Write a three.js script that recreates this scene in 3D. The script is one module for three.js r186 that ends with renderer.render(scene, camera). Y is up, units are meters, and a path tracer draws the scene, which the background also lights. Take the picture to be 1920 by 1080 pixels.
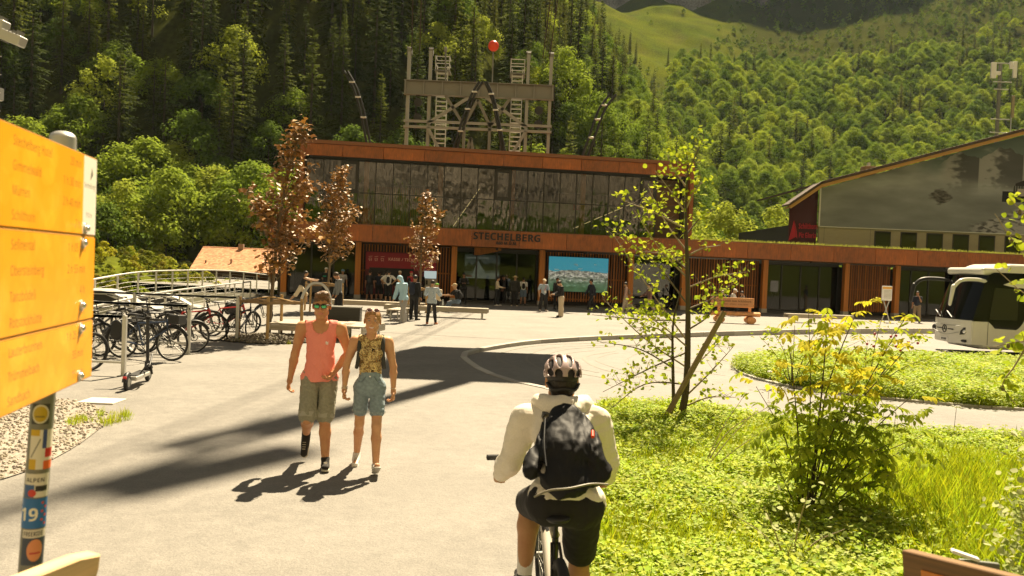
import * as THREE from 'three';
import { mergeGeometries } from 'three/addons/utils/BufferGeometryUtils.js';
import { RoundedBoxGeometry } from 'three/addons/geometries/RoundedBoxGeometry.js';
import { ImprovedNoise } from 'three/addons/math/ImprovedNoise.js';
import { TextGeometry } from 'three/addons/geometries/TextGeometry.js';
import { FontLoader } from 'three/addons/loaders/FontLoader.js';

// ---------------------------------------------------------------- camera, sky, sun, exposure
const scene = new THREE.Scene();
const camera = new THREE.PerspectiveCamera(39.6, 16 / 9, 0.05, 6000);
camera.rotation.order = 'YXZ';
camera.position.set(0, 2.21, 0);
camera.rotation.set(-0.02533, 0, 0.04014);
camera.focus = 21; camera.userData.fStop = 5;
const SUN = new THREE.Vector3(0.158, 0.819, -0.551).normalize();
{
  // a hazy summer sky, brighter round the sun
  const w = 512, h = 256, a = new Float32Array(w * h * 4), d = new THREE.Vector3();
  for (let j = 0; j < h; j++) for (let i = 0; i < w; i++) {
    const el = ((j + 0.5) / h - 0.5) * Math.PI, az = ((i + 0.5) / w - 0.5) * 2 * Math.PI; d.set(Math.cos(el) * Math.cos(az), Math.sin(el), Math.cos(el) * Math.sin(az));
    const s = Math.max(0, d.dot(SUN)), g = 0.5 * Math.pow(s, 6) + 1.6 * Math.pow(s, 60), t = Math.pow(Math.max(0, d.y), 0.55), k = 4 * (j * w + i);
    const c = d.y > 0 ? [0.95 - 0.62 * t, 1.0 - 0.50 * t, 0.98 - 0.30 * t] : [0.4, 0.4, 0.36];
    a[k] = (c[0] + g) * 0.46; a[k + 1] = (c[1] + g * 0.95) * 0.46; a[k + 2] = (c[2] + g * 0.82) * 0.46; a[k + 3] = 1;
  }
  const sky = new THREE.DataTexture(a, w, h, THREE.RGBAFormat, THREE.FloatType); sky.mapping = THREE.EquirectangularReflectionMapping; sky.minFilter = sky.magFilter = THREE.LinearFilter; sky.wrapS = THREE.RepeatWrapping; sky.needsUpdate = true;
  scene.background = sky; scene.environment = sky;
}
scene.environmentIntensity = 0.14; scene.backgroundIntensity = 0.14;
const sun = new THREE.DirectionalLight(new THREE.Color(1.0, 0.83, 0.57), 5.0);
sun.name = 'sun'; sun.position.copy(SUN).multiplyScalar(300).add(new THREE.Vector3(0, 0, -30)); sun.target.position.set(0, 0, -30);
sun.castShadow = true; sun.shadow.mapSize.set(4096, 4096); sun.shadow.radius = 1;
Object.assign(sun.shadow.camera, { left: -320, right: 420, top: 420, bottom: -320, near: 1, far: 1500 });
scene.add(sun, sun.target);
const renderer = new THREE.WebGLRenderer({ antialias: true });
renderer.toneMapping = THREE.LinearToneMapping; renderer.toneMappingExposure = 3.25;
renderer.shadowMap.enabled = true;
scene.fog = new THREE.FogExp2(new THREE.Color(0.66, 0.80, 0.86), 0.00008);

// ---------------------------------------------------------------- helpers
let seed = 7;
const rnd = () => { seed |= 0; seed = seed + 0x6D2B79F5 | 0; let t = Math.imul(seed ^ seed >>> 15, 1 | seed); t = t + Math.imul(t ^ t >>> 7, 61 | t) ^ t; return ((t ^ t >>> 14) >>> 0) / 4294967296; };
const rr = (a, b) => a + (b - a) * rnd();
const pick = (a) => a[Math.floor(rnd() * a.length) % a.length];
const NZ = new ImprovedNoise();
const noise = (x, y, z = 0) => NZ.noise(x, y, z);
const fbm = (x, y, z = 0, o = 4) => { let s = 0, a = 1, n = 0; for (let i = 0; i < o; i++) { s += a * noise(x, y, z); n += a; a *= 0.5; x *= 2.03; y *= 2.03; z *= 2.03; } return s / n; };
const V = (x, y, z) => new THREE.Vector3(x, y, z);
const lerp = (a, b, t) => a + (b - a) * t, clamp = (v, a, b) => Math.min(b, Math.max(a, v));
const sst = (a, b, v) => { const t = clamp((v - a) / (b - a), 0, 1); return t * t * (3 - 2 * t); };
const R = (d) => d * Math.PI / 180;
camera.updateMatrixWorld();
const TAN = Math.tan(R(39.6 / 2));
function spot(px, py, z) {            // the world point at depth z that stands at photograph pixel (px, py)
  const d = V((px - 960) / 540 * TAN, (540 - py) / 540 * TAN, -1).applyQuaternion(camera.quaternion);
  return camera.position.clone().addScaledVector(d, z / d.z);
}
function onGround(px, py, y = 0) {
  const d = V((px - 960) / 540 * TAN, (540 - py) / 540 * TAN, -1).applyQuaternion(camera.quaternion);
  return camera.position.clone().addScaledVector(d, (y - camera.position.y) / d.y);
}
const col = (r, g, b) => new THREE.Color().setRGB(r, g, b);
const mat = (c, rough = 0.8, o = {}) => new THREE.MeshStandardMaterial({ color: Array.isArray(c) ? col(...c) : new THREE.Color(c), roughness: rough, ...o });
const leafMat = (c, t = 0.35, rough = 0.6, o = {}) => new THREE.MeshPhysicalMaterial({ color: col(...c), roughness: Math.max(rough, 0.8), transmission: t, thickness: 0, specularIntensity: 0.12, side: THREE.DoubleSide, ...o });
function tex(n, m, f, rep = [1, 1], srgb = true) {     // a computed colour map: f(u, v) gives linear-looking 0..1 sRGB values
  const a = new Uint8Array(n * m * 4);
  for (let j = 0; j < m; j++) for (let i = 0; i < n; i++) {
    const c = f((i + 0.5) / n, (j + 0.5) / m), k = 4 * (j * n + i);
    a[k] = clamp(c[0], 0, 1) * 255; a[k + 1] = clamp(c[1], 0, 1) * 255; a[k + 2] = clamp(c[2], 0, 1) * 255; a[k + 3] = c.length > 3 ? c[3] * 255 : 255;
  }
  const t = new THREE.DataTexture(a, n, m, THREE.RGBAFormat);
  t.wrapS = t.wrapT = THREE.RepeatWrapping; t.magFilter = THREE.LinearFilter; t.minFilter = THREE.LinearMipmapLinearFilter; t.generateMipmaps = true;
  t.repeat.set(...rep); if (srgb) t.colorSpace = THREE.SRGBColorSpace; t.needsUpdate = true; return t;
}
function canvasTex(w, h, draw) {
  const c = document.createElement('canvas'); c.width = w; c.height = h; draw(c.getContext('2d'), w, h);
  const t = new THREE.CanvasTexture(c); t.colorSpace = THREE.SRGBColorSpace; t.magFilter = THREE.LinearFilter; return t;
}
const tn = (s, u, v, z, o = 3) => { // tiling noise
  const a = fbm(u * s, v * s, z, o), b = fbm((u - 1) * s, v * s, z, o), c = fbm(u * s, (v - 1) * s, z, o), d = fbm((u - 1) * s, (v - 1) * s, z, o);
  const wu = sst(0.75, 1, u), wv = sst(0.75, 1, v); return lerp(lerp(a, b, wu), lerp(c, d, wu), wv);
};
const plain = (g) => { if (g.index) g = g.toNonIndexed(); for (const k of Object.keys(g.attributes)) if (!['position', 'normal', 'uv'].includes(k)) g.deleteAttribute(k); return g; };
const MG = (list) => list.length === 1 ? list[0] : mergeGeometries(list.map(plain), false);
const box = (w, h, d, x = 0, y = 0, z = 0, ry = 0) => { const g = new THREE.BoxGeometry(w, h, d); if (ry) g.rotateY(ry); return g.translate(x, y, z); };
const rbox = (w, h, d, r, x = 0, y = 0, z = 0, s = 2) => new RoundedBoxGeometry(w, h, d, s, r).translate(x, y, z);
const UP = V(0, 1, 0), qq = new THREE.Quaternion();
function bar(a, b, r, r2 = r, n = 7) {                     // a round bar from a to b
  const d = b.clone().sub(a), L = d.length(), g = new THREE.CylinderGeometry(r2, r, L, n, 1);
  g.applyQuaternion(qq.setFromUnitVectors(UP, d.divideScalar(L))); return g.translate((a.x + b.x) / 2, (a.y + b.y) / 2, (a.z + b.z) / 2);
}
function beam(a, b, w, h) {                                // a square bar from a to b, w across, h high
  const d = b.clone().sub(a), L = d.length(); const g = new THREE.BoxGeometry(w, h, L);
  const m = new THREE.Matrix4().lookAt(V(0, 0, 0), d.clone().negate(), Math.abs(d.y) > 0.95 * L ? V(0, 0, 1) : UP);
  g.applyMatrix4(m); return g.translate((a.x + b.x) / 2, (a.y + b.y) / 2, (a.z + b.z) / 2);
}
const tube = (pts, r, seg = 24, n = 7) => new THREE.TubeGeometry(new THREE.CatmullRomCurve3(pts), seg, r, n);
function taper(pts, r0, r1, seg = 12, n = 6) {             // a tapering round limb along points
  const c = new THREE.CatmullRomCurve3(pts), g = new THREE.TubeGeometry(c, seg, 1, n), p = g.attributes.position, q = c.getSpacedPoints(seg);
  for (let i = 0; i <= seg; i++) { const r = lerp(r0, r1, i / seg), o = c.getPointAt(i / seg); for (let j = 0; j <= n; j++) { const k = i * (n + 1) + j; p.setXYZ(k, o.x + (p.getX(k) - o.x) * r, o.y + (p.getY(k) - o.y) * r, o.z + (p.getZ(k) - o.z) * r); } }
  return g;
}
const used = {};
function numbered(n) { used[n] = (used[n] || 0) + 1; return used[n] === 1 ? n : n + '_' + String(used[n] - 1).padStart(3, '0'); }
function tag(o, label, category, group, kind) { if (label) o.userData.label = label; if (category) o.userData.category = category; if (group) o.userData.group = group; if (kind) o.userData.kind = kind; return o; }
function shade(o) { o.traverse((m) => { if (m.isMesh) { m.castShadow = true; m.receiveShadow = true; } }); }
function thing(name, label, category, p = [0, 0, 0], turn = 0, group, parent = scene) {
  const o = new THREE.Group(); o.name = numbered(name); o.position.set(p[0], p[1], p[2]); o.rotation.y = turn; parent.add(o); return tag(o, label, category, group);
}
function part(name, geo, m, parent, label) {
  const o = new THREE.Mesh(Array.isArray(geo) ? MG(geo) : geo, m); o.name = parent === scene ? numbered(name) : name; parent.add(o); if (label) o.userData.label = label; return o;
}
function copy(root, label, group) { const c = root.clone(); c.name = numbered(root.name.replace(/_\d{3}$/, '')); c.userData = { ...root.userData }; if (label) c.userData.label = label; if (group) c.userData.group = group; scene.add(c); return c; }
const struct = (name, geo, m) => tag(part(name, geo, m, scene), null, null, null, 'structure');
const flat = (pts, y, hol = []) => {                       // a flat sheet over a polygon of [x, z], uv in metres; y a number or f(x, z)
  const s = new THREE.Shape(pts.map(([x, z]) => new THREE.Vector2(x, -z))); for (const h of hol) s.holes.push(new THREE.Path(h.map(([x, z]) => new THREE.Vector2(x, -z))));
  const g = new THREE.ShapeGeometry(s).rotateX(-Math.PI / 2), p = g.attributes.position, uv = g.attributes.uv;
  for (let i = 0; i < p.count; i++) { uv.setXY(i, p.getX(i), p.getZ(i)); p.setY(i, typeof y === 'number' ? y : y(p.getX(i), p.getZ(i))); }
  g.computeVertexNormals(); return g;
};
const smooth = (pts, per = 4, closed = false) => { const c = new THREE.CatmullRomCurve3(pts.map(([x, z]) => V(x, 0, z)), closed, 'centripetal'); return c.getPoints(per * pts.length).map((p) => [p.x, p.z]); };
const inside = (poly, x, z) => { let c = false; for (let i = 0, j = poly.length - 1; i < poly.length; j = i++) { const [a, b] = poly[i], [e, f] = poly[j]; if ((b > z) !== (f > z) && x < (e - a) * (z - b) / (f - b) + a) c = !c; } return c; };
function leafGeo(list) {                                   // list of [p0, p1, p2, p3] quads (p3 may be missing) -> one geometry
  const P = [], U = [], I = []; let k = 0;
  for (const q of list) { for (const p of q) P.push(p.x, p.y, p.z); U.push(0, 0, 1, 0, 1, 1); if (q.length > 3) U.push(0, 1); I.push(k, k + 1, k + 2); if (q.length > 3) I.push(k, k + 2, k + 3); k += q.length; }
  const g = new THREE.BufferGeometry(); g.setAttribute('position', new THREE.Float32BufferAttribute(P, 3)); g.setAttribute('uv', new THREE.Float32BufferAttribute(U, 2)); g.setIndex(I); g.computeVertexNormals(); return g;
}
const dirv = (az, el) => V(Math.cos(el) * Math.sin(az), Math.sin(el), Math.cos(el) * Math.cos(az));
function leafQuad(c, dir, nrm, L, Wd, fold = 0.12) {       // a pointed leaf: base, side, tip, side
  const s = V(0, 0, 0).crossVectors(dir, nrm).normalize(), n = V(0, 0, 0).crossVectors(s, dir);
  const m = c.clone().addScaledVector(dir, L * 0.45).addScaledVector(n, Wd * fold);
  return [c.clone(), m.clone().addScaledVector(s, Wd * 0.5), c.clone().addScaledVector(dir, L), m.clone().addScaledVector(s, -Wd * 0.5)];
}
const fontLoader = new FontLoader();
const fontB = await fontLoader.loadAsync('fonts/droid/droid_sans_bold.typeface.json');
function letters(text, size, depth) { const g = new TextGeometry(text, { font: fontB, size, depth, curveSegments: 3 }); g.computeBoundingBox(); const b = g.boundingBox; return g.translate(-(b.max.x + b.min.x) / 2, -(b.max.y + b.min.y) / 2, 0); }
// ---------------------------------------------------------------- terrain: valley floor, the forested slope ahead and the rock wall across the valley
const APEX = [[-470, -430, 245, .56], [-330, -450, 250, .57], [-215, -430, 240, .57], [-110, -440, 232, .575], [-35, -455, 215, .56], [12, -490, 190, .58], [79, -520, 192, .575], [136, -545, 200, .57], [215, -585, 236, .585], [310, -610, 262, .59], [420, -630, 282, .58], [540, -640, 296, .58]];
function hillCones(x, z) { let h = -1e9; for (const [ax, az, ah, s] of APEX) { const dx = (x - ax) * (ax < 10 && x > ax ? 1.25 + 1.9 * sst(0, 90, x + 20) : 1.25), dz = z - az, d = Math.hypot(dx, dz); const v = ah - s * Math.max(0, d - 8) - (z < az ? 0.25 * (az - z) : 0); h = h < -1e8 ? v : Math.max(h, v) + 3 * Math.exp(-Math.abs(h - v) / 4); } return h; }
function terrainY(x, z) {
  let y = -0.4;
  if (z < -60) { const hc = hillCones(x, z) - 12 + 7 * fbm(x * 0.012, z * 0.012, 3) + 3 * fbm(x * 0.04, z * 0.04, 9); y = lerp(y, Math.max(y, hc), sst(-84, -150, z)); }
  // the ground drops behind the railing on the left, then a grassy bank
  if (x < -14.4 && z > -200) { const t = sst(-14.4, -19, x) * sst(8, -6, z); y = Math.max(y - 1.9 * t, y < 0 ? -2.3 * t - 0.1 : y); y += 4.2 * Math.exp(-(((x + 33) / 8) ** 2) - (((z + 66) / 9) ** 2)); }
  if (z > 30) y = 0.3 * Math.max(0, z - 60);
  return y;
}
const axis = (list) => { const o = []; for (const [a, b, s] of list) for (let v = a; v < b - 1e-6; v += s) o.push(v); o.push(list[list.length - 1][1]); return o; };
{
  const xs = axis([[-560, -220, 14], [-220, -60, 5], [-60, 50, 2.5], [50, 260, 4.5], [260, 640, 12]]), zs = axis([[-760, -560, 9], [-560, -60, 4.5], [-60, 12, 2.5], [12, 120, 9]]);
  const P = [], U = [], C = [], I = [], nx = xs.length;
  for (const z of zs) for (const x of xs) {
    const y = terrainY(x, z); P.push(x, y, z); U.push(x, z);
    const sl = Math.hypot(terrainY(x + 2, z) - y, terrainY(x, z + 2) - y) / 2, n = fbm(x * 0.05, z * 0.05, 1), m = fbm(x * 0.3, z * 0.3, 2);
    // concave = gully: scree
    const cv = z < -270 && x > 8 ? (hillCones(x + 3, z) + hillCones(x - 3, z) - 2 * hillCones(x, z)) / 3 : 0, scree = sst(0.12, 0.34, cv + 0.1 * n) * sst(-270, -320, z) * sst(-530, -500, z);
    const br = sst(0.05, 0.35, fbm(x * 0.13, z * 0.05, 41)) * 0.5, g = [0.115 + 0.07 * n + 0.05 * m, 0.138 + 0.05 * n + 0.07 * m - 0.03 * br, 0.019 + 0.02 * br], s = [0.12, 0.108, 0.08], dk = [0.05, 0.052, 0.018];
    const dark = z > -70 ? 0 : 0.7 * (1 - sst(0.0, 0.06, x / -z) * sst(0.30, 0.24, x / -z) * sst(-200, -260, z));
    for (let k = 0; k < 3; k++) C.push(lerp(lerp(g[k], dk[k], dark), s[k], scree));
  }
  for (let j = 0; j < zs.length - 1; j++) for (let i = 0; i < nx - 1; i++) { const a = j * nx + i; I.push(a, a + nx, a + 1, a + 1, a + nx, a + nx + 1); }
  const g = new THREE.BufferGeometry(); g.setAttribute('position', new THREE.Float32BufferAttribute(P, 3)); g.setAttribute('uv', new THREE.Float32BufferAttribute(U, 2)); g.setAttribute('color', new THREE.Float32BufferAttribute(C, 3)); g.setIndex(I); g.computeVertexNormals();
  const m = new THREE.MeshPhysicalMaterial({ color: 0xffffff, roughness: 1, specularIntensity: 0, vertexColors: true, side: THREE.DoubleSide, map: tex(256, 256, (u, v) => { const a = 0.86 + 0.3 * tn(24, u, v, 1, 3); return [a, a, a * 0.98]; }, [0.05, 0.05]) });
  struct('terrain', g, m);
}
// rock walls
function rockWall(name, x0, x1, zf, y0, y1, stepX, stepY, face, ks, tone = 1) {
  const xs = axis([[x0, x1, stepX]]), ys = axis([[y0, y1, stepY]]), P = [], U = [], C = [], I = [], nx = xs.length;
  for (const y of ys) for (const x of xs) {
    const layer = 0.5 + 0.5 * Math.sin(y * 0.22 * ks + 3 * fbm(x * 0.01, y * 0.02, 5)), n = fbm(x * 0.02 * ks, y * 0.03 * ks, 4, 5), f = fbm(x * 0.09 * ks, y * 0.12 * ks, 7, 3);
    const z = zf(x, y) + face * (9 * n + 3.5 * f + 2.2 * layer - 3 * Math.max(0, fbm(x * 0.03 * ks, y * 0.005, 8)) * 4) / ks;
    P.push(x, y, z); U.push(x * 0.05, y * 0.05);
    const st = sst(0.02, 0.25, fbm(x * 0.035 * ks, y * 0.006 * ks, 12)), v = 0.8 + 0.35 * layer + 0.4 * f, moss = sst(0.12, 0.26, fbm(x * 0.03, y * 0.05, 15) - 0.1 * layer);
    const c = [0.56 * v * tone, 0.475 * v * tone, 0.35 * v * tone]; for (let k = 0; k < 3; k++) C.push(lerp(lerp(c[k], [0.13, 0.11, 0.09][k], st * 0.75), [0.07, 0.085, 0.025][k], moss * 0.8));
  }
  for (let j = 0; j < ys.length - 1; j++) for (let i = 0; i < nx - 1; i++) { const a = j * nx + i; I.push(a, a + 1, a + nx, a + 1, a + nx + 1, a + nx); }
  const g = new THREE.BufferGeometry(); g.setAttribute('position', new THREE.Float32BufferAttribute(P, 3)); g.setAttribute('uv', new THREE.Float32BufferAttribute(U, 2)); g.setAttribute('color', new THREE.Float32BufferAttribute(C, 3)); g.setIndex(I); g.computeVertexNormals();
  struct(name, g, mat([1, 1, 1], 0.92, { vertexColors: true, side: THREE.DoubleSide, map: tex(256, 256, (u, v) => { const a = 0.85 + 0.35 * tn(14, u, v, 2, 4); return [a, a, a]; }) }));
}
rockWall('cliff', -120, 760, (x, y) => -640 - 0.25 * Math.max(0, x - 250) - 0.1 * (y - 150) + 10 * Math.sin(x * 0.03), 90, 460, 7, 5, 1, 1);
rockWall('cliff', -330, 330, (x, y) => 100 + 0.16 * y, 36, 330, 5, 5, -1, 1, 0.6);
rockWall('cliff', -85, 95, (x, y) => 90 + 0.10 * y, -1, 48, 1.1, 0.9, -1, 2.6, 0.6);

// ---------------------------------------------------------------- plaza, road, kerbs, island, meadow, gravel
const asph = (k, warm) => tex(1024, 1024, (u, v) => {
  const f = rndAt(u, v), big = tn(5, u, v, 3, 4), mid = tn(40, u, v, 6, 3), seam = Math.max(0, 1 - Math.abs(v - 0.5 - 0.02 * big) * 300) * 0.0;
  const s = k * (1 + 0.15 * big + 0.11 * mid + 0.20 * (f - 0.5)) - seam; return [s, s * (1 - 0.03 * warm), s * (1 - 0.085 * warm)];
}, [1 / 7, 1 / 7]);
function rndAt(u, v) { const a = Math.sin(u * 127137.1 + v * 311733.7) * 43758.5453; return a - Math.floor(a); }
const bumpA = tex(512, 512, (u, v) => { const s = 0.5 + 0.5 * (rndAt(u, v) - 0.5) + 0.5 * tn(60, u, v, 4, 2); return [s, s, s]; }, [1 / 2.5, 1 / 2.5], false);
const M = {
  plaza: mat([1, 1, 1], 0.85, { map: asph(0.465, 1), bumpMap: bumpA, bumpScale: 0.006, side: THREE.DoubleSide }),
  road: mat([1, 1, 1], 0.8, { map: asph(0.45, 0.8), bumpMap: bumpA, bumpScale: 0.006, side: THREE.DoubleSide }),
  kerb: mat([0.38, 0.36, 0.31], 0.85), kerb2: mat([0.32, 0.30, 0.265], 0.85), kerb3: mat([0.43, 0.41, 0.36], 0.85),
  steel: mat([0.30, 0.305, 0.29], 0.5, { metalness: 0.4 }), steelD: mat([0.20, 0.20, 0.18], 0.55, { metalness: 0.35 }), zinc: mat([0.55, 0.54, 0.50], 0.42, { metalness: 0.6 }),
  black: mat([0.015, 0.015, 0.016], 0.5), rubber: mat([0.018, 0.018, 0.018], 0.85), white: mat([0.78, 0.77, 0.74], 0.4), chrome: mat([0.7, 0.7, 0.7], 0.2, { metalness: 1 }),
  bark: mat([0.16, 0.12, 0.075], 0.95), barkD: mat([0.075, 0.058, 0.04], 0.95), stake: mat([0.42, 0.27, 0.11], 0.8),
};
const KERB = smooth([[27, -43], [19.5, -39.3], [12.7, -35.1], [8.6, -32], [5.56, -29.4], [3.0, -27.2], [.72, -24.6], [-.39, -22.5], [-1.04, -20.8], [-1.15, -19.8], [-.98, -18.7], [-.55, -17], [.07, -15.6], [.67, -14.9], [1.3, -13.6], [1.5, -12.9]], 4);
const roadY = (x, z) => 0.009 * (z + 13) - 0.004;
const MEADOW = smooth([[0.35, 3], [0.42, -2.5], [.66, -5.75], [1.0, -8.4], [1.3, -10.8], [1.5, -12.55], [1.97, -12.85], [2.95, -12.6], [4, -11.7], [5.66, -11.2], [7.4, -11.25], [14, -11.6], [24, -12]], 3).concat([[24, 3]]);
const ISLAND = smooth([[24, -14.8], [9.42, -14.54], [7.58, -15.15], [6.43, -15.83], [5.79, -16.75], [5.47, -18.35], [5.68, -19.93], [6.3, -21.4], [8, -22.8], [11, -24.2], [14.6, -24.3], [24, -24.4]], 3);
const GRAVEL = smooth([[-14.2, -11.9], [-7.55, -11.86], [-6.64, -11.79], [-6.09, -11.5], [-5.47, -10.88], [-5.26, -10.54], [-4.97, -9.58], [-4.75, -8.36], [-4.8, -7.46], [-5.6, -6.6], [-14.2, -6]], 3);
{
  struct('plaza', flat([...KERB.slice().reverse(), [40, -48], [60, -62], [60, -78], [-40, -78], [-40, -62], [-14.4, -56], [-14.4, 40], [0.5, 40], [0.5, 0], [.9, -5.75], [1.3, -8.4]].slice(0), 0), M.plaza);
  struct('road', flat([...KERB, [1.7, -12.4], [2.5, -12.0], [5, -10.9], [8, -10.6], [60, -10.6], [60, -62], [40, -48]], roadY), M.road);
  // white line on the road edge of the bus bay
  struct('road_marking', flat([[9.6, -30.2], [9.75, -30.05], [17.6, -25.35], [17.45, -25.5]], (x, z) => roadY(x, z) + 0.006), mat([0.72, 0.71, 0.66], 0.8));
  // darker tyre tracks round the loop and tar seams on the plaza
  const tm = mat([0.19, 0.18, 0.155], 0.85, { side: THREE.DoubleSide }), arc = (cx, cz, r, a0, a1, w, f) => { const o = [], i2 = []; for (let i = 0; i <= 24; i++) { const a = lerp(a0, a1, i / 24), q = r + 0.25 * noise(a * 2, r, 1); o.push([cx + Math.cos(a) * q, cz + Math.sin(a) * q]); i2.unshift([cx + Math.cos(a) * (q - w), cz + Math.sin(a) * (q - w)]); } return flat(o.concat(i2), f); };
  const tracks = []; for (let i = 0; i < 9; i++) tracks.push(arc(6.5, -20.2, 2.6 + i * 0.52 + rr(-.1, .1), rr(2.2, 2.7), rr(3.6, 4.5), rr(.03, .10), (x, z) => roadY(x, z) + 0.0035 + 0.0003 * i)); struct('tyre_tracks', MG(tracks), tm);
  struct('tar_seam', MG([flat(smooth([[-9, -26.2], [-4, -25.3], [0.2, -24.6], [0.2, -24.56], [-4, -25.25], [-9, -26.15]], 2), 0.004)]), mat([0.13, 0.12, 0.105], 0.8, { side: THREE.DoubleSide }));
  const k = new THREE.Group(); k.name = 'kerb'; scene.add(k); k.userData.kind = 'structure';
  const L = [0]; for (let i = 1; i < KERB.length; i++) L.push(L[i - 1] + Math.hypot(KERB[i][0] - KERB[i - 1][0], KERB[i][1] - KERB[i - 1][1]));
  const atL = (s) => { let i = 1; while (i < L.length - 1 && L[i] < s) i++; const t = (s - L[i - 1]) / (L[i] - L[i - 1]); return V(lerp(KERB[i - 1][0], KERB[i][0], t), 0, lerp(KERB[i - 1][1], KERB[i][1], t)); };
  for (let s = 0; s < L[L.length - 1] - 0.4;) {
    const far = s < 44, step = far ? 1.0 : 0.5, a = atL(s), b = atL(Math.min(s + step, L[L.length - 1])), d = b.clone().sub(a), len = d.length() - 0.012;
    const g = rbox(0.17, 0.34, len, 0.018, 0, -0.155, 0, 1); const o = part('kerb_stone', g, pick([M.kerb, M.kerb2, M.kerb3]), k);
    o.position.set((a.x + b.x) / 2, rr(0, 0.004), (a.z + b.z) / 2); o.rotation.y = Math.atan2(d.x, d.z); s += step;
  }
  // lower gutter stones in front of the far kerb
  const k2 = new THREE.Group(); k2.name = numbered('kerb'); k2.name = 'gutter'; scene.add(k2); k2.userData.kind = 'structure';
  for (let s = 0; s < 26; s += 1) { const a = atL(s), b = atL(s + 1), d = b.clone().sub(a), n = V(d.z, 0, -d.x).normalize().multiplyScalar(-0.62); const o = part('kerb_stone', rbox(0.3, 0.2, d.length() - 0.012, 0.015, 0, -0.1, 0, 1), pick([M.kerb, M.kerb3]), k2); o.position.set((a.x + b.x) / 2 + n.x, roadY(0, (a.z + b.z) / 2) + 0.035, (a.z + b.z) / 2 + n.z); o.rotation.y = Math.atan2(d.x, d.z); }
  // island kerb
  const k3 = new THREE.Group(); k3.name = 'island_kerb'; scene.add(k3); k3.userData.kind = 'structure';
  for (let i = 0; i < ISLAND.length - 1; i++) { const [ax, az] = ISLAND[i], [bx, bz] = ISLAND[i + 1]; const n = Math.max(1, Math.round(Math.hypot(bx - ax, bz - az) / 0.9)); for (let j = 0; j < n; j++) { const a = V(lerp(ax, bx, j / n), 0, lerp(az, bz, j / n)), b = V(lerp(ax, bx, (j + 1) / n), 0, lerp(az, bz, (j + 1) / n)), d = b.clone().sub(a); const o = part('kerb_stone', rbox(0.12, 0.2, d.length() - 0.008, 0.012, 0, 0, 0, 1), pick([M.kerb, M.kerb3]), k3); o.position.set((a.x + b.x) / 2, roadY(0, (a.z + b.z) / 2) - 0.055, (a.z + b.z) / 2); o.rotation.y = Math.atan2(d.x, d.z); } }
  const soil = mat([0.07, 0.06, 0.03], 0.95, { side: THREE.DoubleSide });
  struct('island', flat(ISLAND, (x, z) => roadY(x, z) + 0.03), soil);
  struct('meadow', flat(MEADOW, 0.03), soil);
  const gm = mat([1, 1, 1], 0.95, { map: tex(512, 512, (u, v) => { const f = rndAt(Math.floor(u * 170) / 170, Math.floor(v * 170) / 170), s = 0.42 + 0.22 * f + 0.1 * tn(6, u, v, 8); return [s, s * 0.95, s * 0.87]; }, [0.5, 0.5]), side: THREE.DoubleSide });
  struct('gravel_bed', flat(GRAVEL, 0.012), gm);
  // loose stones on the gravel
  const st = new THREE.InstancedMesh(new THREE.IcosahedronGeometry(0.022, 0), mat([0.34, 0.31, 0.26], 0.95), 9000); st.name = 'gravel'; st.userData = { kind: 'stuff', label: 'grey crushed stone gravel spread beside the asphalt path', category: 'gravel' };
  const o = new THREE.Object3D(), c = new THREE.Color(); let n = 0;
  while (n < 9000) { const x = rr(-11, -4.6), z = rr(-12, -6); if (!inside(GRAVEL, x, z)) continue; o.position.set(x, 0.016, z); o.rotation.set(rr(0, 6), rr(0, 6), rr(0, 6)); o.scale.set(rr(.5, 1.3), rr(.4, .9), rr(.5, 1.3)); o.updateMatrix(); st.setMatrixAt(n, o.matrix); const v = rr(0.6, 1.5); st.setColorAt(n, c.setRGB(v, v * rr(.92, 1), v * rr(.84, .98))); n++; }
  scene.add(st);
  tag(part('utility_cover', [rbox(0.52, 0.05, 0.42, 0.01, -5.95, 0, -11.7)], mat([0.55, 0.52, 0.45], 0.85), scene), 'pale square concrete utility cover at the corner of the gravel bed', 'utility cover');
}
// ---------------------------------------------------------------- forest on the slope
function spruceGeo(h, wid, sd) {
  seed = sd; const q = [];
  const levels = Math.round(h * 1.35);
  for (let i = 0; i < levels; i++) {
    const t = i / levels, y = h * (0.08 + 0.9 * t), L = wid * Math.pow(1 - t, 0.8) * rr(0.75, 1.1) + 0.25, nb = Math.round(lerp(11, 5, t)), a0 = rr(0, 6);
    for (let b = 0; b < nb; b++) {
      const az = a0 + b / nb * 6.283 + rr(-.25, .25), Lb = L * rr(0.5, 1.18), up = lerp(-0.42, 0.35, t) + rr(-.12, .12), d = dirv(az, up), s = V(d.z, 0, -d.x).normalize();
      const p0 = V(0, y + rr(-.55, .55), 0), ns = Math.max(2, Math.round(Lb * 1.9));
      for (let k = 0; k < ns; k++) { const f0 = (k + 0.15) / ns, c = p0.clone().addScaledVector(d, Lb * f0); c.y += -0.10 * Lb * f0 * f0; const w = lerp(0.62, 0.3, f0) * (0.5 + Lb * 0.15), l = Lb / ns * 1.7;
        for (const sg of [-1, 1]) { const e = d.clone().multiplyScalar(0.8).addScaledVector(s, sg * rr(.5, .9)).normalize(); e.y -= rr(.1, .45); q.push([c.clone(), c.clone().addScaledVector(d, l * .5).addScaledVector(e, w * 0.35).add(V(0, rr(0, .12), 0)), c.clone().addScaledVector(e, w * 1.35 + .1)]); } }
    }
  }
  q.push([V(-.12, h * .93, 0), V(.12, h * .93, 0), V(0, h * 1.03, 0)], [V(0, h * .93, -.12), V(0, h * .93, .12), V(0, h * 1.03, 0)]);
  return leafGeo(q);
}
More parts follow.
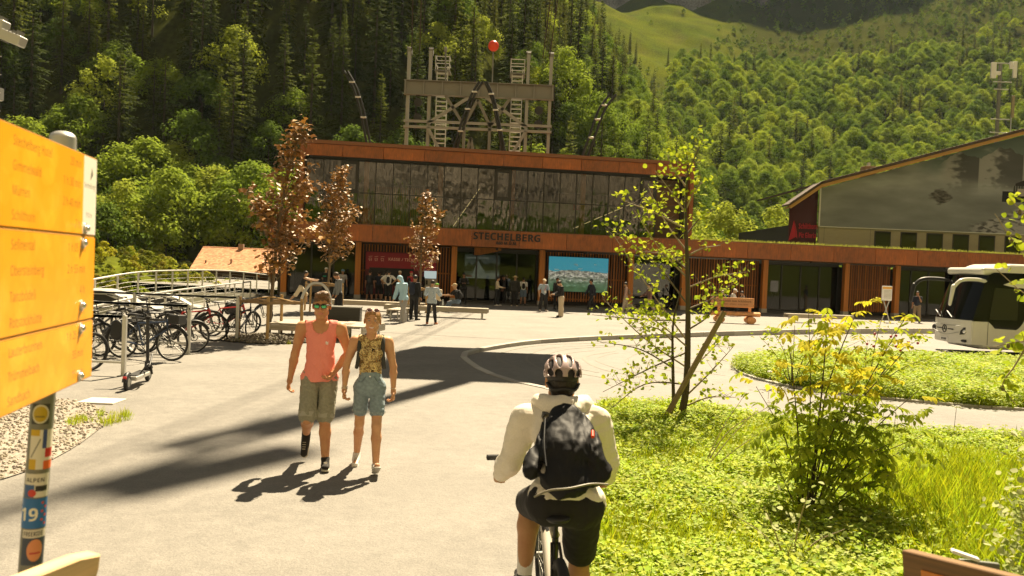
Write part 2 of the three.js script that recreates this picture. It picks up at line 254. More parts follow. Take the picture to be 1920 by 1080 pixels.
function broadGeo(h, w, sd, lobes, perLobe, ls, low = 0.16) {
  seed = sd; const q = []; const cl = [];
  for (let i = 0; i < lobes; i++) {
    const az = rr(0, 6.283), t = Math.pow(rnd(), 0.75), y = h * lerp(low, 0.93, t), prof = Math.sin(Math.PI * Math.pow(clamp((t + 0.12) / 1.14, 0, 1), 0.8)), r = w * prof * Math.sqrt(rr(.4, 1));
    cl.push([V(Math.sin(az) * r, y, Math.cos(az) * r), rr(.6, 1.3) * w * 0.28]);
  }
  for (const [c, r] of cl) for (let k = 0; k < perLobe; k++) {
    const az = rr(0, 6.283), el = Math.asin(rr(-.55, 1)), d = dirv(az, el), p = c.clone().addScaledVector(d, r * Math.pow(rr(.3, 1), .5)); p.y -= 0.1 * r;
    const nrm = d.clone().add(V(rr(-.7, .7), rr(0, 1), rr(-.7, .7))).normalize(), dir = V(rr(-1, 1), rr(-.8, .3), rr(-1, 1)).normalize(); dir.addScaledVector(nrm, -dir.dot(nrm)).normalize();
    q.push(leafQuad(p, dir, nrm, ls * rr(.7, 1.4), ls * rr(.6, 1.1)));
  }
  return leafGeo(q);
}
const trunkGeo = (h, r) => new THREE.CylinderGeometry(r * 0.35, r, h, 6, 1).translate(0, h / 2 - 0.8, 0);
const SPR = [], BRO = [], SHR = [];
for (let i = 0; i < 5; i++) SPR.push([spruceGeo(rr(19, 24), rr(2.5, 3.3), 100 + i), trunkGeo(18, 0.28)]);
for (let i = 0; i < 5; i++) BRO.push([broadGeo(rr(10.5, 13.5), rr(4.4, 5.6), 200 + i, 36, 84, 0.38, 0.2), trunkGeo(7, 0.22)]);
for (let i = 0; i < 3; i++) SHR.push([broadGeo(rr(3.6, 5), rr(1.5, 2.0), 300 + i, 18, 50, 0.26, 0.05), trunkGeo(1.5, 0.1)]);
seed = 41;
const sprM = [leafMat([0.05, 0.068, 0.014], 0.22, 1), leafMat([0.08, 0.10, 0.016], 0.25, 1), leafMat([0.115, 0.138, 0.018], 0.28, 1)];
const broM = [leafMat([0.195, 0.272, 0.028], 0.36, 1), leafMat([0.255, 0.33, 0.032], 0.38, 1), leafMat([0.125, 0.192, 0.024], 0.34, 1), leafMat([0.315, 0.365, 0.04], 0.4, 1)];
const spots = [];
{
  const jit = (step, x0, x1, z0, z1, f) => { for (let z = z0; z > z1; z -= step) for (let x = x0; x < x1; x += step) { const X = x + rr(-.48, .48) * step, Z = z + rr(-.48, .48) * step; f(X, Z); } };
  const grow = (fine) => (x, z) => {
    if (fine ? x < 14 - 0.02 * (z + 90) : x >= 14 - 0.02 * (z + 90)) return;
    if (Math.abs(x) > 40 + 0.80 * -z) return;
    const px = 960 + 1500 * x / -z; if (px < -420 || px > 2350) return;
    if (z > -92 && x > -16 && x < 60) return;                                  // buildings
    if (z > -122 && x > 20 && x < 64) return;
    if (x > -44 && x < -20 && z > -88) return;                                // house
    const y = terrainY(x, z), clump = fbm(x * 0.02, z * 0.02, 21), left = sst(60, -20, x - 0.05 * (-z - 200));
    const upper = sst(-330, -440, z) * sst(0, 30, x);                          // open grassy cones
    const cv = terrainY(x + 7, z) + terrainY(x - 7, z) - 2 * y;
    let dens = lerp(0.97, lerp(0.30, 0.85, sst(150, 260, x)), upper); const dAp = Math.min(Math.hypot(x - 79, z + 520), Math.hypot(x - 133, z + 545), Math.hypot(x - 30, z + 470) + 10, Math.hypot(x - 20, z + 500)); const bare = x > 4 ? sst(250, 120, dAp) : 0; dens *= lerp(1, 0.10, sst(190, 90, dAp) * (x > 4 ? 1 : 0) * sst(0.28, 0.22, x / -z)) * lerp(1, 0.5, bare * sst(0.28, 0.22, x / -z)); const an = x / -z, open2 = sst(0.07, 0.10, an) * sst(0.21, 0.16, an) * sst(-275, -330, z), strip = sst(0.005, 0.03, an) * sst(0.10, 0.08, an) * sst(-350, -400, z), opn = Math.max(open2, strip); dens *= lerp(1, 0.40 + 0.6 * sst(-0.12, 0.25, clump + 0.5 * fbm(x * 0.06, z * 0.06, 31)), opn);
    if (z < -300 && x > 8 && (hillCones(x + 6, z) + hillCones(x - 6, z) - 2 * hillCones(x, z)) > 2.4) dens *= 0.12;
    if (rnd() > dens) return;
    const lowEdge = sst(-118, -92, z);
    let pSpr = lerp(0.08, 0.74, left) + 0.42 * clump - 0.9 * lowEdge; if (upper > 0.5) pSpr = 0.25;
    let kind = rnd() < pSpr ? 0 : 1; if (upper > 0.4 && rnd() < 0.6 + .4 * bare) kind = 2; if (opn > 0.3) kind = rnd() < 0.10 ? 0 : 2; const tiny = opn > 0.3 ? 0.62 : 1;
    const k2 = x > 14 ? 0.72 : 1;
    spots.push({ x, z, y, kind, v: Math.floor(rnd() * 5), s: (kind === 0 ? rr(.5, 1.12) * k2 : kind === 1 ? rr(.5, 1.1) * (x > 14 ? 0.78 : 1) : rr(.4, 1.1)) * tiny, m: rnd(), r: rr(0, 6.28), d: -z, px });
  };
  jit(5.3, -330, 20, -87, -620, grow(false)); jit(4.5, 10, 520, -87, -620, grow(true));
  // a row of trees below the rock wall across the valley
  for (let x = -70; x < 80; x += 4.2) spots.push({ x: x + rr(-1, 1), z: rr(68, 80), y: 1, kind: 1, v: Math.floor(rnd() * 5), s: rr(.9, 1.4), m: rnd() * .5, r: rr(0, 6), d: 400, px: -999 });
  // the trees along the foot of the slope and beside the buildings
  for (const [px, py, z, s, k] of [[230, 470, -88, .9, 1], [310, 470, -92, 1.05, 1], [400, 440, -98, 1.0, 1], [190, 480, -84, .8, 1], [470, 440, -96, 1.1, 1], [270, 450, -104, 1.2, 1], [1360, 440, -84, .95, 1], [1400, 440, -92, 1.0, 1], [1330, 430, -98, .9, 1], [1450, 430, -106, 1.0, 1], [530, 440, -92, 1.0, 1], [350, 440, -110, 1.15, 1]]) { const p = spot(px, py, z); spots.push({ x: p.x, z, y: terrainY(p.x, z), kind: k, v: Math.floor(rnd() * 5), s, m: rnd(), r: rr(0, 6), d: -z, px }); }
}
{
  const inView = (s) => s.px > -40 && s.px < 1960; const seen = spots.filter(inView);
  seen.sort((a, b) => (a.d / (a.s * (a.kind ? 1 : 1.7))) - (b.d / (b.s * (b.kind ? 1 : 1.7))));
  const lim = [150, 140, 0], cnt = [0, 0, 0], single = new Set();
  for (const s of seen) if (cnt[s.kind] < lim[s.kind]) { cnt[s.kind]++; single.add(s); }
  const protos = {};
  const zone = (s) => {
    const e = (s.y + 6 - 2.2) / s.d, up = e < 0.1 ? 'at the slope foot' : e < 0.18 ? 'low on the slope' : e < 0.26 ? 'midway up the slope' : 'high on the slope';
    return up + ' ' + (s.px < 170 ? 'above the orange signpost' : s.px < 350 ? 'above the bicycle racks' : s.px < 500 ? 'above the tiled house' : s.px < 640 ? 'over the tall copper maple' : s.px < 770 ? 'left of the tower' : s.px < 900 ? 'behind the left half of the tower' : s.px < 1040 ? 'behind the right half of the tower' : s.px < 1180 ? 'right of the tower' : s.px < 1330 ? 'over the right end of the station' : s.px < 1500 ? 'between station and mural building' : s.px < 1700 ? 'above the mural roof' : 'beside the antenna mast'); };
  for (const s of single) {
    const mi = s.kind ? Math.floor(s.m * 4) : Math.floor(s.m * 3), key = s.kind + '_' + s.v + '_' + mi;
    const nm = s.kind ? ['dark', 'bright', 'deep', 'pale yellow'][[2, 1, 0, 3].indexOf(mi) >= 0 ? [2, 1, 0, 3].indexOf(mi) : 0] : ['very dark', 'dark', 'mid'][mi];
    const label = s.kind ? `${['mid green', 'bright green', 'dark green', 'yellow green'][mi]} broadleaf tree ${zone(s)}` : `${nm} green pointed spruce ${zone(s)}`, group = (s.kind ? `${['mid green', 'bright green', 'dark green', 'yellow green'][mi]} broadleaf trees ` : `${nm} green spruces `) + zone(s);
    let o;
    if (!protos[key]) {
      o = thing(s.kind ? 'broadleaf_tree' : 'spruce_tree', label, 'tree', [0, 0, 0], 0, group); const [cg, tg] = (s.kind ? BRO : SPR)[s.v];
      part('crown', cg, s.kind ? broM[mi] : sprM[mi], o); part('trunk', tg, M.barkD, o); protos[key] = o;
    } else o = copy(protos[key], label, group);
    o.position.set(s.x, s.y, s.z); o.rotation.y = s.r; o.scale.setScalar(s.s); if (s.kind) o.scale.y *= rr(.9, 1.15);
  }
  const F = thing('forest', 'mixed forest of spruces and broadleaf trees covering the mountain slope', 'forest', [0, 0, 0]); F.userData.kind = 'stuff';
  const o = new THREE.Object3D(), c = new THREE.Color();
  for (const [kind, set, base] of [[0, SPR, sprM[1]], [1, BRO, broM[0]], [2, SHR, broM[2]]]) set.forEach(([cg, tg], v) => {
    const list = spots.filter((s) => s.kind === kind && s.v % set.length === v && !single.has(s)); if (!list.length) return;
    const im = new THREE.InstancedMesh(cg, base, list.length), it = new THREE.InstancedMesh(tg, M.barkD, list.length); im.name = ['spruce_crowns', 'broadleaf_crowns', 'shrub_crowns'][kind]; it.name = 'trunks'; im.userData.kind = it.userData.kind = 'stuff';
    list.forEach((s, i) => { o.position.set(s.x, s.y, s.z); o.rotation.set(0, s.r, 0); o.scale.setScalar(s.s); o.updateMatrix(); im.setMatrixAt(i, o.matrix); it.setMatrixAt(i, o.matrix); const b = kind ? lerp(.65, 1.6, s.m) : lerp(.6, 1.55, s.m); im.setColorAt(i, c.setRGB(b * lerp(.85, 1.2, s.m), b, b * rr(.7, 1.2))); });
    F.add(im, it);
  });
    console.log('trees', spots.length, 'single', single.size);
}
// ---------------------------------------------------------------- station building
const TH = R(8);
const ST = V(-1.95, 0, -46.2);                               // canopy front at the entrance
const stationAt = (u, w) => V(ST.x + u * Math.cos(TH) + w * Math.sin(TH), 0, ST.z - u * Math.sin(TH) + w * Math.cos(TH));
const woodTex = (base, n, vert = true, ring = 1) => tex(512, 512, (u, v) => {
  const a = vert ? u : v, b = vert ? v : u, g = tn(26 * ring, a, b * 0.06, n, 3), p = tn(4, a, b * 0.4, n + 3, 3), f = tn(90, a, b * 0.05, n + 5, 2); const s = 1 + 0.26 * g + 0.2 * p + 0.12 * f; return [base[0] * s, base[1] * s * (1 - 0.05 * g), base[2] * s * (1 - 0.1 * g)];
});
const fascM = [1.0, 0.93, 1.07, 0.98].map((k, i) => mat([1, 1, 1], 0.55, { map: woodTex([0.55 * k, 0.305 * k, 0.125 * k], 30 + i) }));
const capM = mat([0.20, 0.075, 0.03], 0.5, { metalness: 0.2 });
const glulam = mat([1, 1, 1], 0.6, { map: woodTex([0.72, 0.45, 0.17], 40) }), slatM = [0, 1, 2].map((i) => mat([1, 1, 1], 0.65, { map: woodTex([[0.60, 0.37, 0.15], [0.55, 0.33, 0.13], [0.66, 0.41, 0.17]][i], 44 + i) }));
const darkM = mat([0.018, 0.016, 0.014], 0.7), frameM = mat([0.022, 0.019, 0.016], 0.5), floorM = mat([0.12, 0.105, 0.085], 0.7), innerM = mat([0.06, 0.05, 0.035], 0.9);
const glassM = new THREE.MeshPhysicalMaterial({ color: col(0.34, 0.34, 0.27), roughness: 0.03, transmission: 1, thickness: 0, ior: 1.95, bumpMap: tex(128, 128, (u, v) => { const a = 0.5 + 0.5 * tn(3, u, v, 17, 2); return [a, a, a]; }, [1, 1], false), bumpScale: 0.012 });
const glassG = new THREE.MeshPhysicalMaterial({ color: col(0.3, 0.31, 0.26), roughness: 0.03, transmission: 1, thickness: 0, ior: 1.5 });
const S = thing('station_building', 'two-storey cable car station with orange wooden fascia bands and a glazed upper floor', 'station', [ST.x, 0, ST.z], TH);
const U0 = -10.35, U1 = 12.95, CL = -11.7, CR = 42, ZU = -0.9, ZW = -2.3;   // upper block, canopy, upper front, ground floor wall
{
  // upper block: roof slab, fascia panels, end fins
  part('roof', [box(U1 - U0, 0.5, 15, (U0 + U1) / 2, 8.62, ZU - 7.6)], capM, S);
  part('roof_cap', [box(U1 - U0 + 0.06, 0.2, 0.16, (U0 + U1) / 2, 8.95, ZU + 0.03)], capM, S);
  for (let i = 0; i < 10; i++) { const w = (U1 - U0) / 10; part('fascia_panel', rbox(w - 0.025, 0.66, 0.06, 0.008, U0 + w * (i + 0.5), 8.5, ZU, 1), fascM[(i * 7) % 4], S); }
  part('roof_soffit', box(U1 - U0, 0.06, 0.5, (U0 + U1) / 2, 8.13, ZU - 0.28), darkM, S);
  for (const u of [U0 + 0.12, U1 - 0.12]) part('end_fin', rbox(0.24, 4.6, 0.7, 0.01, u, 6.42, ZU - 0.12, 1), fascM[1], S);
  part('side_wall', [box(0.2, 4.4, 14, U0 + 0.35, 6.3, ZU - 7.6), box(0.2, 4.4, 14, U1 - 0.35, 6.3, ZU - 7.6)], darkM, S);
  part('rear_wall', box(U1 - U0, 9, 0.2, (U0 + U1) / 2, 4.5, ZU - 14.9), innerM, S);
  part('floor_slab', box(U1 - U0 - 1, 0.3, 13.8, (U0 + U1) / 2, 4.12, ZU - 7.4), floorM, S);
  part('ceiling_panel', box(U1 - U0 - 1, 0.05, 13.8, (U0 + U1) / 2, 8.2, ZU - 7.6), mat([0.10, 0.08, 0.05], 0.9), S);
  // glazing: panes with mullions and a transom; three opening windows with dark frames
  const n = 21, gu0 = U0 + 0.28, gu1 = U1 - 2.15, pw = (gu1 - gu0) / n, zg = ZU - 0.42, y0 = 4.38, y1 = 8.02, ym = 6.2;
  const opening = new Set([2, 11, 20]);
  for (let i = 0; i < n; i++) {
    const u = gu0 + pw * (i + 0.5), tilt = rr(-.013, .013), tilt2 = rr(-.008, .008);
    for (const [a, b] of [[y0, ym], [ym, y1]]) {
      if (opening.has(i) && a === ym) continue;
      const p = part('window_pane', new THREE.PlaneGeometry(pw - 0.05, b - a - 0.05), glassM, S); p.position.set(u, (a + b) / 2, zg); p.rotation.set(tilt2, tilt, 0);
    }
    if (opening.has(i)) {
      const f = part('window_frame', [box(pw - 0.06, 0.16, 0.14, u, y1 - 0.1, zg + 0.02), box(pw - 0.06, 0.16, 0.14, u, ym + 0.1, zg + 0.02), box(0.14, y1 - ym - 0.36, 0.14, u - pw / 2 + 0.1, (ym + y1) / 2, zg + 0.02), box(0.14, y1 - ym - 0.36, 0.14, u + pw / 2 - 0.1, (ym + y1) / 2, zg + 0.02)], frameM, S);
      const p = part('pane', new THREE.PlaneGeometry(pw - 0.34, y1 - ym - 0.36), glassM, f); p.position.set(u, (ym + y1) / 2, zg + 0.03); p.rotation.x = -0.05;
    }
  }
  for (let i = 0; i <= n; i++) part('mullion', box(0.055, y1 - y0, 0.09, gu0 + pw * i, (y0 + y1) / 2, zg + 0.005), frameM, S);
  part('transom', box(gu1 - gu0, 0.05, 0.075, (gu0 + gu1) / 2, ym, zg + 0.004), frameM, S);
  part('head_rail', box(U1 - U0 - 0.5, 0.1, 0.12, (U0 + U1) / 2, y1 + 0.05, zg + 0.01), frameM, S);
  // timber clad bay at the right end
  for (let i = 0; i < 18; i++) part('cladding_board', box(1.75, 0.19, 0.03, U1 - 1.22, 4.5 + i * 0.2, zg - 0.5 + rr(0, .012)), mat([0.10 * rr(.8, 1.2), 0.055, 0.022], 0.7), S);
  // posts behind the glass
  for (let i = 0; i < 5; i++) part('timber_post', rbox(0.28, 3.9, 0.28, 0.01, gu0 + pw * 3.45 + i * pw * 4.35, 6.25, zg - 0.45, 1), glulam, S);
  for (let i = 0; i < 24; i++) part('inner_slat', box(0.05, 2.4, 0.05, gu0 + pw * 3.9 + i * 0.115, 5.5, zg - 0.75), slatM[i % 3], S);
  // the exhibition picture hung inside the upper floor
  const pic = part('display_picture', box(3.1, 2.0, 0.05, 4.9, 5.3, zg - 1.6), mat([1, 1, 1], 0.7, { map: tex(128, 96, (u, v) => { const r = fbm(u * 7, v * 7, 3), m = v > 0.62 + 0.1 * fbm(u * 5, 1, 2) ? [0.62, 0.62, 0.58] : [0.45 + 0.3 * r, 0.42 + 0.28 * r, 0.34 + 0.2 * r]; if (Math.hypot((u - .48) * 1.4, v - .5) < 0.09) return [.75, .72, .68]; if (u > .86 && v > .82) return [.6, .1, .1]; return m; }) }), S);
  pic.rotation.y = 0;
  for (const [a, b] of [[V(-1.45, 4.55, zg - 0.9), V(0.15, 7.0, zg - 1.5)], [V(5.9, 4.75, zg - 0.9), V(9.9, 6.6, zg - 1.6)]]) {
    const d = b.clone().sub(a), ls = []; for (let k = 0; k < 6; k++) ls.push(bar(a.clone().addScaledVector(d, k / 6 + 0.01), a.clone().addScaledVector(d, (k + 0.86) / 6), 0.022));
    for (const g of ls) part('strip_light', g, mat([0.7, 0.6, 0.35], 0.6, { emissive: col(1.0, 0.78, 0.40), emissiveIntensity: 0.35 }), S);
  }
  part('counter', rbox(3.4, 1.0, 0.8, 0.02, -0.3, 4.8, zg - 2.4), mat([0.09, 0.08, 0.05], 0.7), S);
  // canopy: slab with green roof, fascia panels, soffit
  part('canopy_slab', [box(CR - CL, 0.5, 13, (CL + CR) / 2, 3.72, -6.6)], darkM, S);
  part('canopy_soffit', box(CR - CL, 0.05, 2.3, (CL + CR) / 2, 3.36, -1.25), mat([1, 1, 1], 0.7, { map: woodTex([0.5, 0.33, 0.15], 60, false) }), S);
  const seams = []; for (let u = CL; u < CR - 1; u += rr(2.75, 2.85)) seams.push(u); seams.push(CR);
  for (let i = 0; i < seams.length - 1; i++) part('fascia_panel', rbox(seams[i + 1] - seams[i] - 0.02, 0.92, 0.07, 0.008, (seams[i] + seams[i + 1]) / 2, 3.82, 0, 1), fascM[(i * 5 + 1) % 4], S);
  part('canopy_cap', box(CR - CL + 0.04, 0.05, 0.2, (CL + CR) / 2, 4.31, -0.06), capM, S);
  part('canopy_end', rbox(0.07, 0.92, 3, 0.008, CL - 0.036, 3.82, -1.52, 1), fascM[2], S);
  // green roof on the low part
  const q = []; seed = 77; for (let i = 0; i < 11000; i++) { const b = V(rr(U1 + 0.1, CR), 4.24, -Math.pow(rnd(), 2.2) * 6 - 0.12), d = V(rr(-.4, .4), 1, rr(-.4, .4)).normalize(), h = rr(.1, .32), s = V(rr(-1, 1), 0, rr(-1, 1)).normalize().multiplyScalar(rr(.02, .05)); q.push([b.clone().sub(s), b.clone().add(s), b.clone().addScaledVector(d, h)]); }
  part('green_roof', box(CR - U1, 0.08, 12, (U1 + CR) / 2, 4.2, -6.3), mat([0.12, 0.13, 0.03], 0.95), S);
  const gr = part('roof_grass', leafGeo(q), leafMat([0.34, 0.36, 0.07], 0.4, 0.9, { specularIntensity: 0.2 }), S); gr.userData.kind = 'stuff';
  // ground floor: bays between posts; slatted, glazed or dark
  const posts = [CL + 0.55, -6.95, -1.35, 3.95, 9.5, 12.9, 18.2, 23.7, 27.2, 32.6, 38];
  posts.forEach((u, i) => {
    part('timber_post', rbox(0.32, 3.1, 0.34, 0.012, u, 1.82, -1.65, 1), glulam, S);
    part('post_foot', box(0.36, 0.28, 0.38, u, 0.14, -1.65), M.kerb, S);
    const sh = new THREE.Shape([[0, 0], [0.32, 0], [1.6, 0.32], [1.6, 0.45], [0, 0.45]].map(([x, y]) => new THREE.Vector2(x, y)));
    part('bracket', new THREE.ExtrudeGeometry(sh, { depth: 0.26, bevelEnabled: false }).translate(-0.16, 2.88, -1.78), glulam, S);
    part('downlight', rbox(0.12, 0.14, 0.12, 0.02, u + 2.4, 3.26, -0.35, 1), M.black, S);
  });
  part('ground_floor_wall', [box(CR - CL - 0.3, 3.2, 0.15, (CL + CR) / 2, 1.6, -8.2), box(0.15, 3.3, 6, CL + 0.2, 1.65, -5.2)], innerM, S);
  part('floor', box(CR - CL, 0.06, 8.2, (CL + CR) / 2, 0.0, -4.15), mat([0.10, 0.095, 0.085], 0.7), S);
  const kinds = ['dark', 'slat', 'door', 'slat', 'open', 'slat', 'dark', 'slat', 'open', 'slat'];
  for (let i = 0; i < posts.length - 1; i++) {
    const a = posts[i] + 0.18, b = posts[i + 1] - 0.18, k = kinds[i], w = b - a;
    if (i === 4) { for (const u of [a + w / 2]) part('window_pane', new THREE.PlaneGeometry(w, 3.2), glassG, S).position.set(u, 1.65, ZW - 0.3); part('window_frame', [box(0.08, 3.2, 0.1, a + 0.05, 1.6, ZW - 0.28), box(0.08, 3.2, 0.1, b - 0.05, 1.6, ZW - 0.28)], frameM, S); continue; }
    if (k === 'slat') {
      const ns = Math.floor(w / 0.165);
      for (let j = 0; j < ns; j++) part('slat', box(0.07, 3.0, 0.09, a + (j + 0.5) * w / ns + rr(-.006, .006), 1.78, ZW + 0.25), slatM[j % 3], S);
      for (const y of [0.42, 1.7]) part('rail', box(w, 0.09, 0.05, (a + b) / 2, y, ZW + 0.17), slatM[1], S);
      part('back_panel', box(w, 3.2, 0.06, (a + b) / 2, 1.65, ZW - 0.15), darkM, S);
    } else {
      const np = Math.round(w / 1.25);
      for (let j = 0; j < np; j++) {
        const u = a + (j + 0.5) * w / np; part('window_pane', new THREE.PlaneGeometry(w / np - 0.09, 2.95), glassG, S).position.set(u, 1.58, ZW);
        part('mullion', box(0.09, 3.1, 0.1, a + j * w / np, 1.6, ZW + 0.003), frameM, S);
      }
      part('mullion', box(0.09, 3.1, 0.1, b, 1.6, ZW + 0.003), frameM, S); part('head_rail', box(w, 0.22, 0.12, (a + b) / 2, 3.2, ZW + 0.006), frameM, S);
      part('base_rail', box(w, 0.12, 0.12, (a + b) / 2, 0.1, ZW + 0.006), frameM, S);
    }
  }
  // raised lettering on the canopy
  part('lettering', letters('STECHELBERG', 0.41, 0.06).scale(1.05, 1, 1).translate(1.55, 3.97, 0.036), darkM, S);
  part('small_lettering', letters('860 M.Ü.M.', 0.17, 0.05).translate(1.55, 3.63, 0.036), darkM, S);
}
const onS = (o) => { o.rotation.y = TH; return o; };
// ticket sign, panorama board, film screen
function stSign(name, label, category, u, y, w, h, w0, m, frame, depth = 0.08) {
  const p = stationAt(u, w0), o = thing(name, label, category, [p.x, 0, p.z], TH); part('panel', rbox(w, h, depth, 0.01, 0, y, 0, 1), frame, o); const f = part('face', new THREE.PlaneGeometry(w - 0.06, h - 0.06), m, o); f.position.set(0, y, depth / 2 + 0.004); return o;
}
{
  const tick = canvasTex(1024, 256, (g, w, h) => {
    g.fillStyle = '#8e1426'; g.fillRect(0, 0, w, h); g.fillStyle = '#e0a58f'; g.strokeStyle = '#e0a58f'; g.font = 'bold 62px sans-serif'; g.fillText('KASSE / TICKETS', 318, 118);
    g.lineWidth = 6; for (const x of [40, 125, 215, 800, 880, 955]) { g.strokeRect(x, 90, 38, 26); g.beginPath(); g.moveTo(x - 6, 66); g.lineTo(x + 48, 60); g.stroke(); g.beginPath(); g.arc(x + 8, 128, 6, 0, 7); g.arc(x + 32, 128, 6, 0, 7); g.fill(); }
  });
  const t = stSign('ticket_office_sign', 'dark red ticket office board reading KASSE / TICKETS fixed to wooden slats', 'sign', -4.45, 1.6, 4.2, 2.5, -1.9, mat([0.10, 0.006, 0.012], 0.6), mat([0.12, 0.008, 0.014], 0.5), 0.12);
  part('header', new THREE.PlaneGeometry(4.1, 1.0), mat([1, 1, 1], 0.6, { map: tick }), t).position.set(0, 2.3, 0.068);
  part('dark_window', rbox(2.6, 1.0, 0.05, 0.01, -0.55, 1.4, 0.06, 1), darkM, t);
  const k = thing('ticket_machine', 'white ticket machine with a pale screen at the right end of the ticket board', 'ticket machine', (() => { const p = stationAt(-2.72, -1.7); return [p.x, 0, p.z]; })(), TH);
  part('cabinet', rbox(0.78, 1.2, 0.35, 0.02, 0, 0.75, 0), mat([0.34, 0.31, 0.24], 0.6), k); part('screen', rbox(0.72, 0.44, 0.06, 0.01, 0, 1.6, 0.1, 1), mat([0.1, 0.1, 0.1], 0.3, { emissive: col(.36, .44, .42), emissiveIntensity: 0.32 }), k);
  for (const s of [-.2, .2]) part('card_slot', rbox(0.12, 0.26, 0.03, 0.005, s, 1.14, 0.18, 1), M.black, k);
  const pano = tex(512, 256, (u, v) => {
    const sk = 0.62 + 0.10 * fbm(u * 5, 1, 3) - 0.06 * Math.abs(u - 0.42); const r = fbm(u * 14, v * 14, 4, 5), r2 = fbm(u * 40, v * 30, 9, 3);
    if (v > sk) return [0.02, 0.58 + 0.04 * r, 0.66]; const gr = sst(0.5, 0.05, v + 0.12 * r); const rock = [0.55 + 0.7 * r + 0.6 * r2, 0.55 + 0.65 * r + 0.6 * r2, 0.5 + 0.6 * r + .4 * r2], gn = [0.16 + 0.2 * r, 0.38 + 0.2 * r, 0.24 + 0.2 * r]; return rock.map((c, i) => lerp(c, gn[i], gr));
  });
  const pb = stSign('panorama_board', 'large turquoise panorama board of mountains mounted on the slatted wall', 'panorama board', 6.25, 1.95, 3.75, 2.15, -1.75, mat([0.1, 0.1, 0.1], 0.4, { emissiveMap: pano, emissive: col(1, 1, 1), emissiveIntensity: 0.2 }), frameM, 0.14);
  for (let i = 0; i < 7; i++) part('name_plate', box(rr(.14, .3), 0.03, 0.01, rr(-1.6, 1.6), rr(1.3, 2.75), 0.08), M.white, pb);
  const film = canvasTex(512, 320, (g, w, h) => {
    const gr = g.createLinearGradient(0, 0, 0, h); gr.addColorStop(0, '#6a7370'); gr.addColorStop(.5, '#98a09c'); gr.addColorStop(1, '#59605c'); g.fillStyle = gr; g.fillRect(0, 0, w, h);
    g.fillStyle = '#2c3531'; g.beginPath(); g.moveTo(0, 170); for (const [x, y] of [[60, 110], [110, 150], [170, 90], [230, 60], [290, 130], [380, 100], [512, 120], [512, 200], [0, 230]]) g.lineTo(x, y); g.fill();
    g.fillStyle = '#c4ccc8'; g.beginPath(); g.moveTo(120, 260); for (const [x, y] of [[150, 170], [180, 110], [205, 84], [230, 130], [260, 170], [310, 250], [512, 230], [512, 320], [0, 320]]) g.lineTo(x, y); g.fill();
    g.fillStyle = '#4a524e'; for (let i = 0; i < 40; i++) g.fillRect(130 + rnd() * 160, 130 + rnd() * 130, 3 + rnd() * 14, 2 + rnd() * 5);
    g.fillStyle = '#eef0ee'; g.font = 'bold 34px sans-serif'; g.fillText('Legendary Moments', 20, 52); g.fillStyle = '#a02030'; g.fillRect(30, 285, 80, 16);
  });
  stSign('film_screen', 'glowing screen with a snowy mountain picture inside the station entrance', 'screen', 0.45, 2.2, 2.2, 1.5, -2.75, mat([0.05, 0.05, 0.05], 0.4, { emissiveMap: film, emissive: col(1, 1, 1), emissiveIntensity: 0.10 }), frameM);
  // timetable stand in front of the right slatted bay
  const p = onGround(1660, 604), s = thing('timetable_stand', 'white timetable board on crossed legs in front of the right slatted wall', 'timetable', [p.x, 0, p.z], TH);
  part('board', rbox(0.62, 0.82, 0.05, 0.02, 0, 1.62, 0), M.white, s); part('header', box(0.56, 0.12, 0.01, 0, 1.92, 0.032), mat([0.75, 0.4, 0.06], 0.6), s);
  for (let i = 0; i < 7; i++) part('text_line', box(0.44, 0.02, 0.006, 0.03, 1.78 - i * 0.07, 0.03), mat([0.35, 0.33, 0.3], 0.8), s);
  for (const d of [-1, 1]) part('leg', beam(V(d * 0.25, 0, 0.02 * d), V(-d * 0.2, 1.25, 0.02 * d), 0.04, 0.04), M.zinc, s);
}
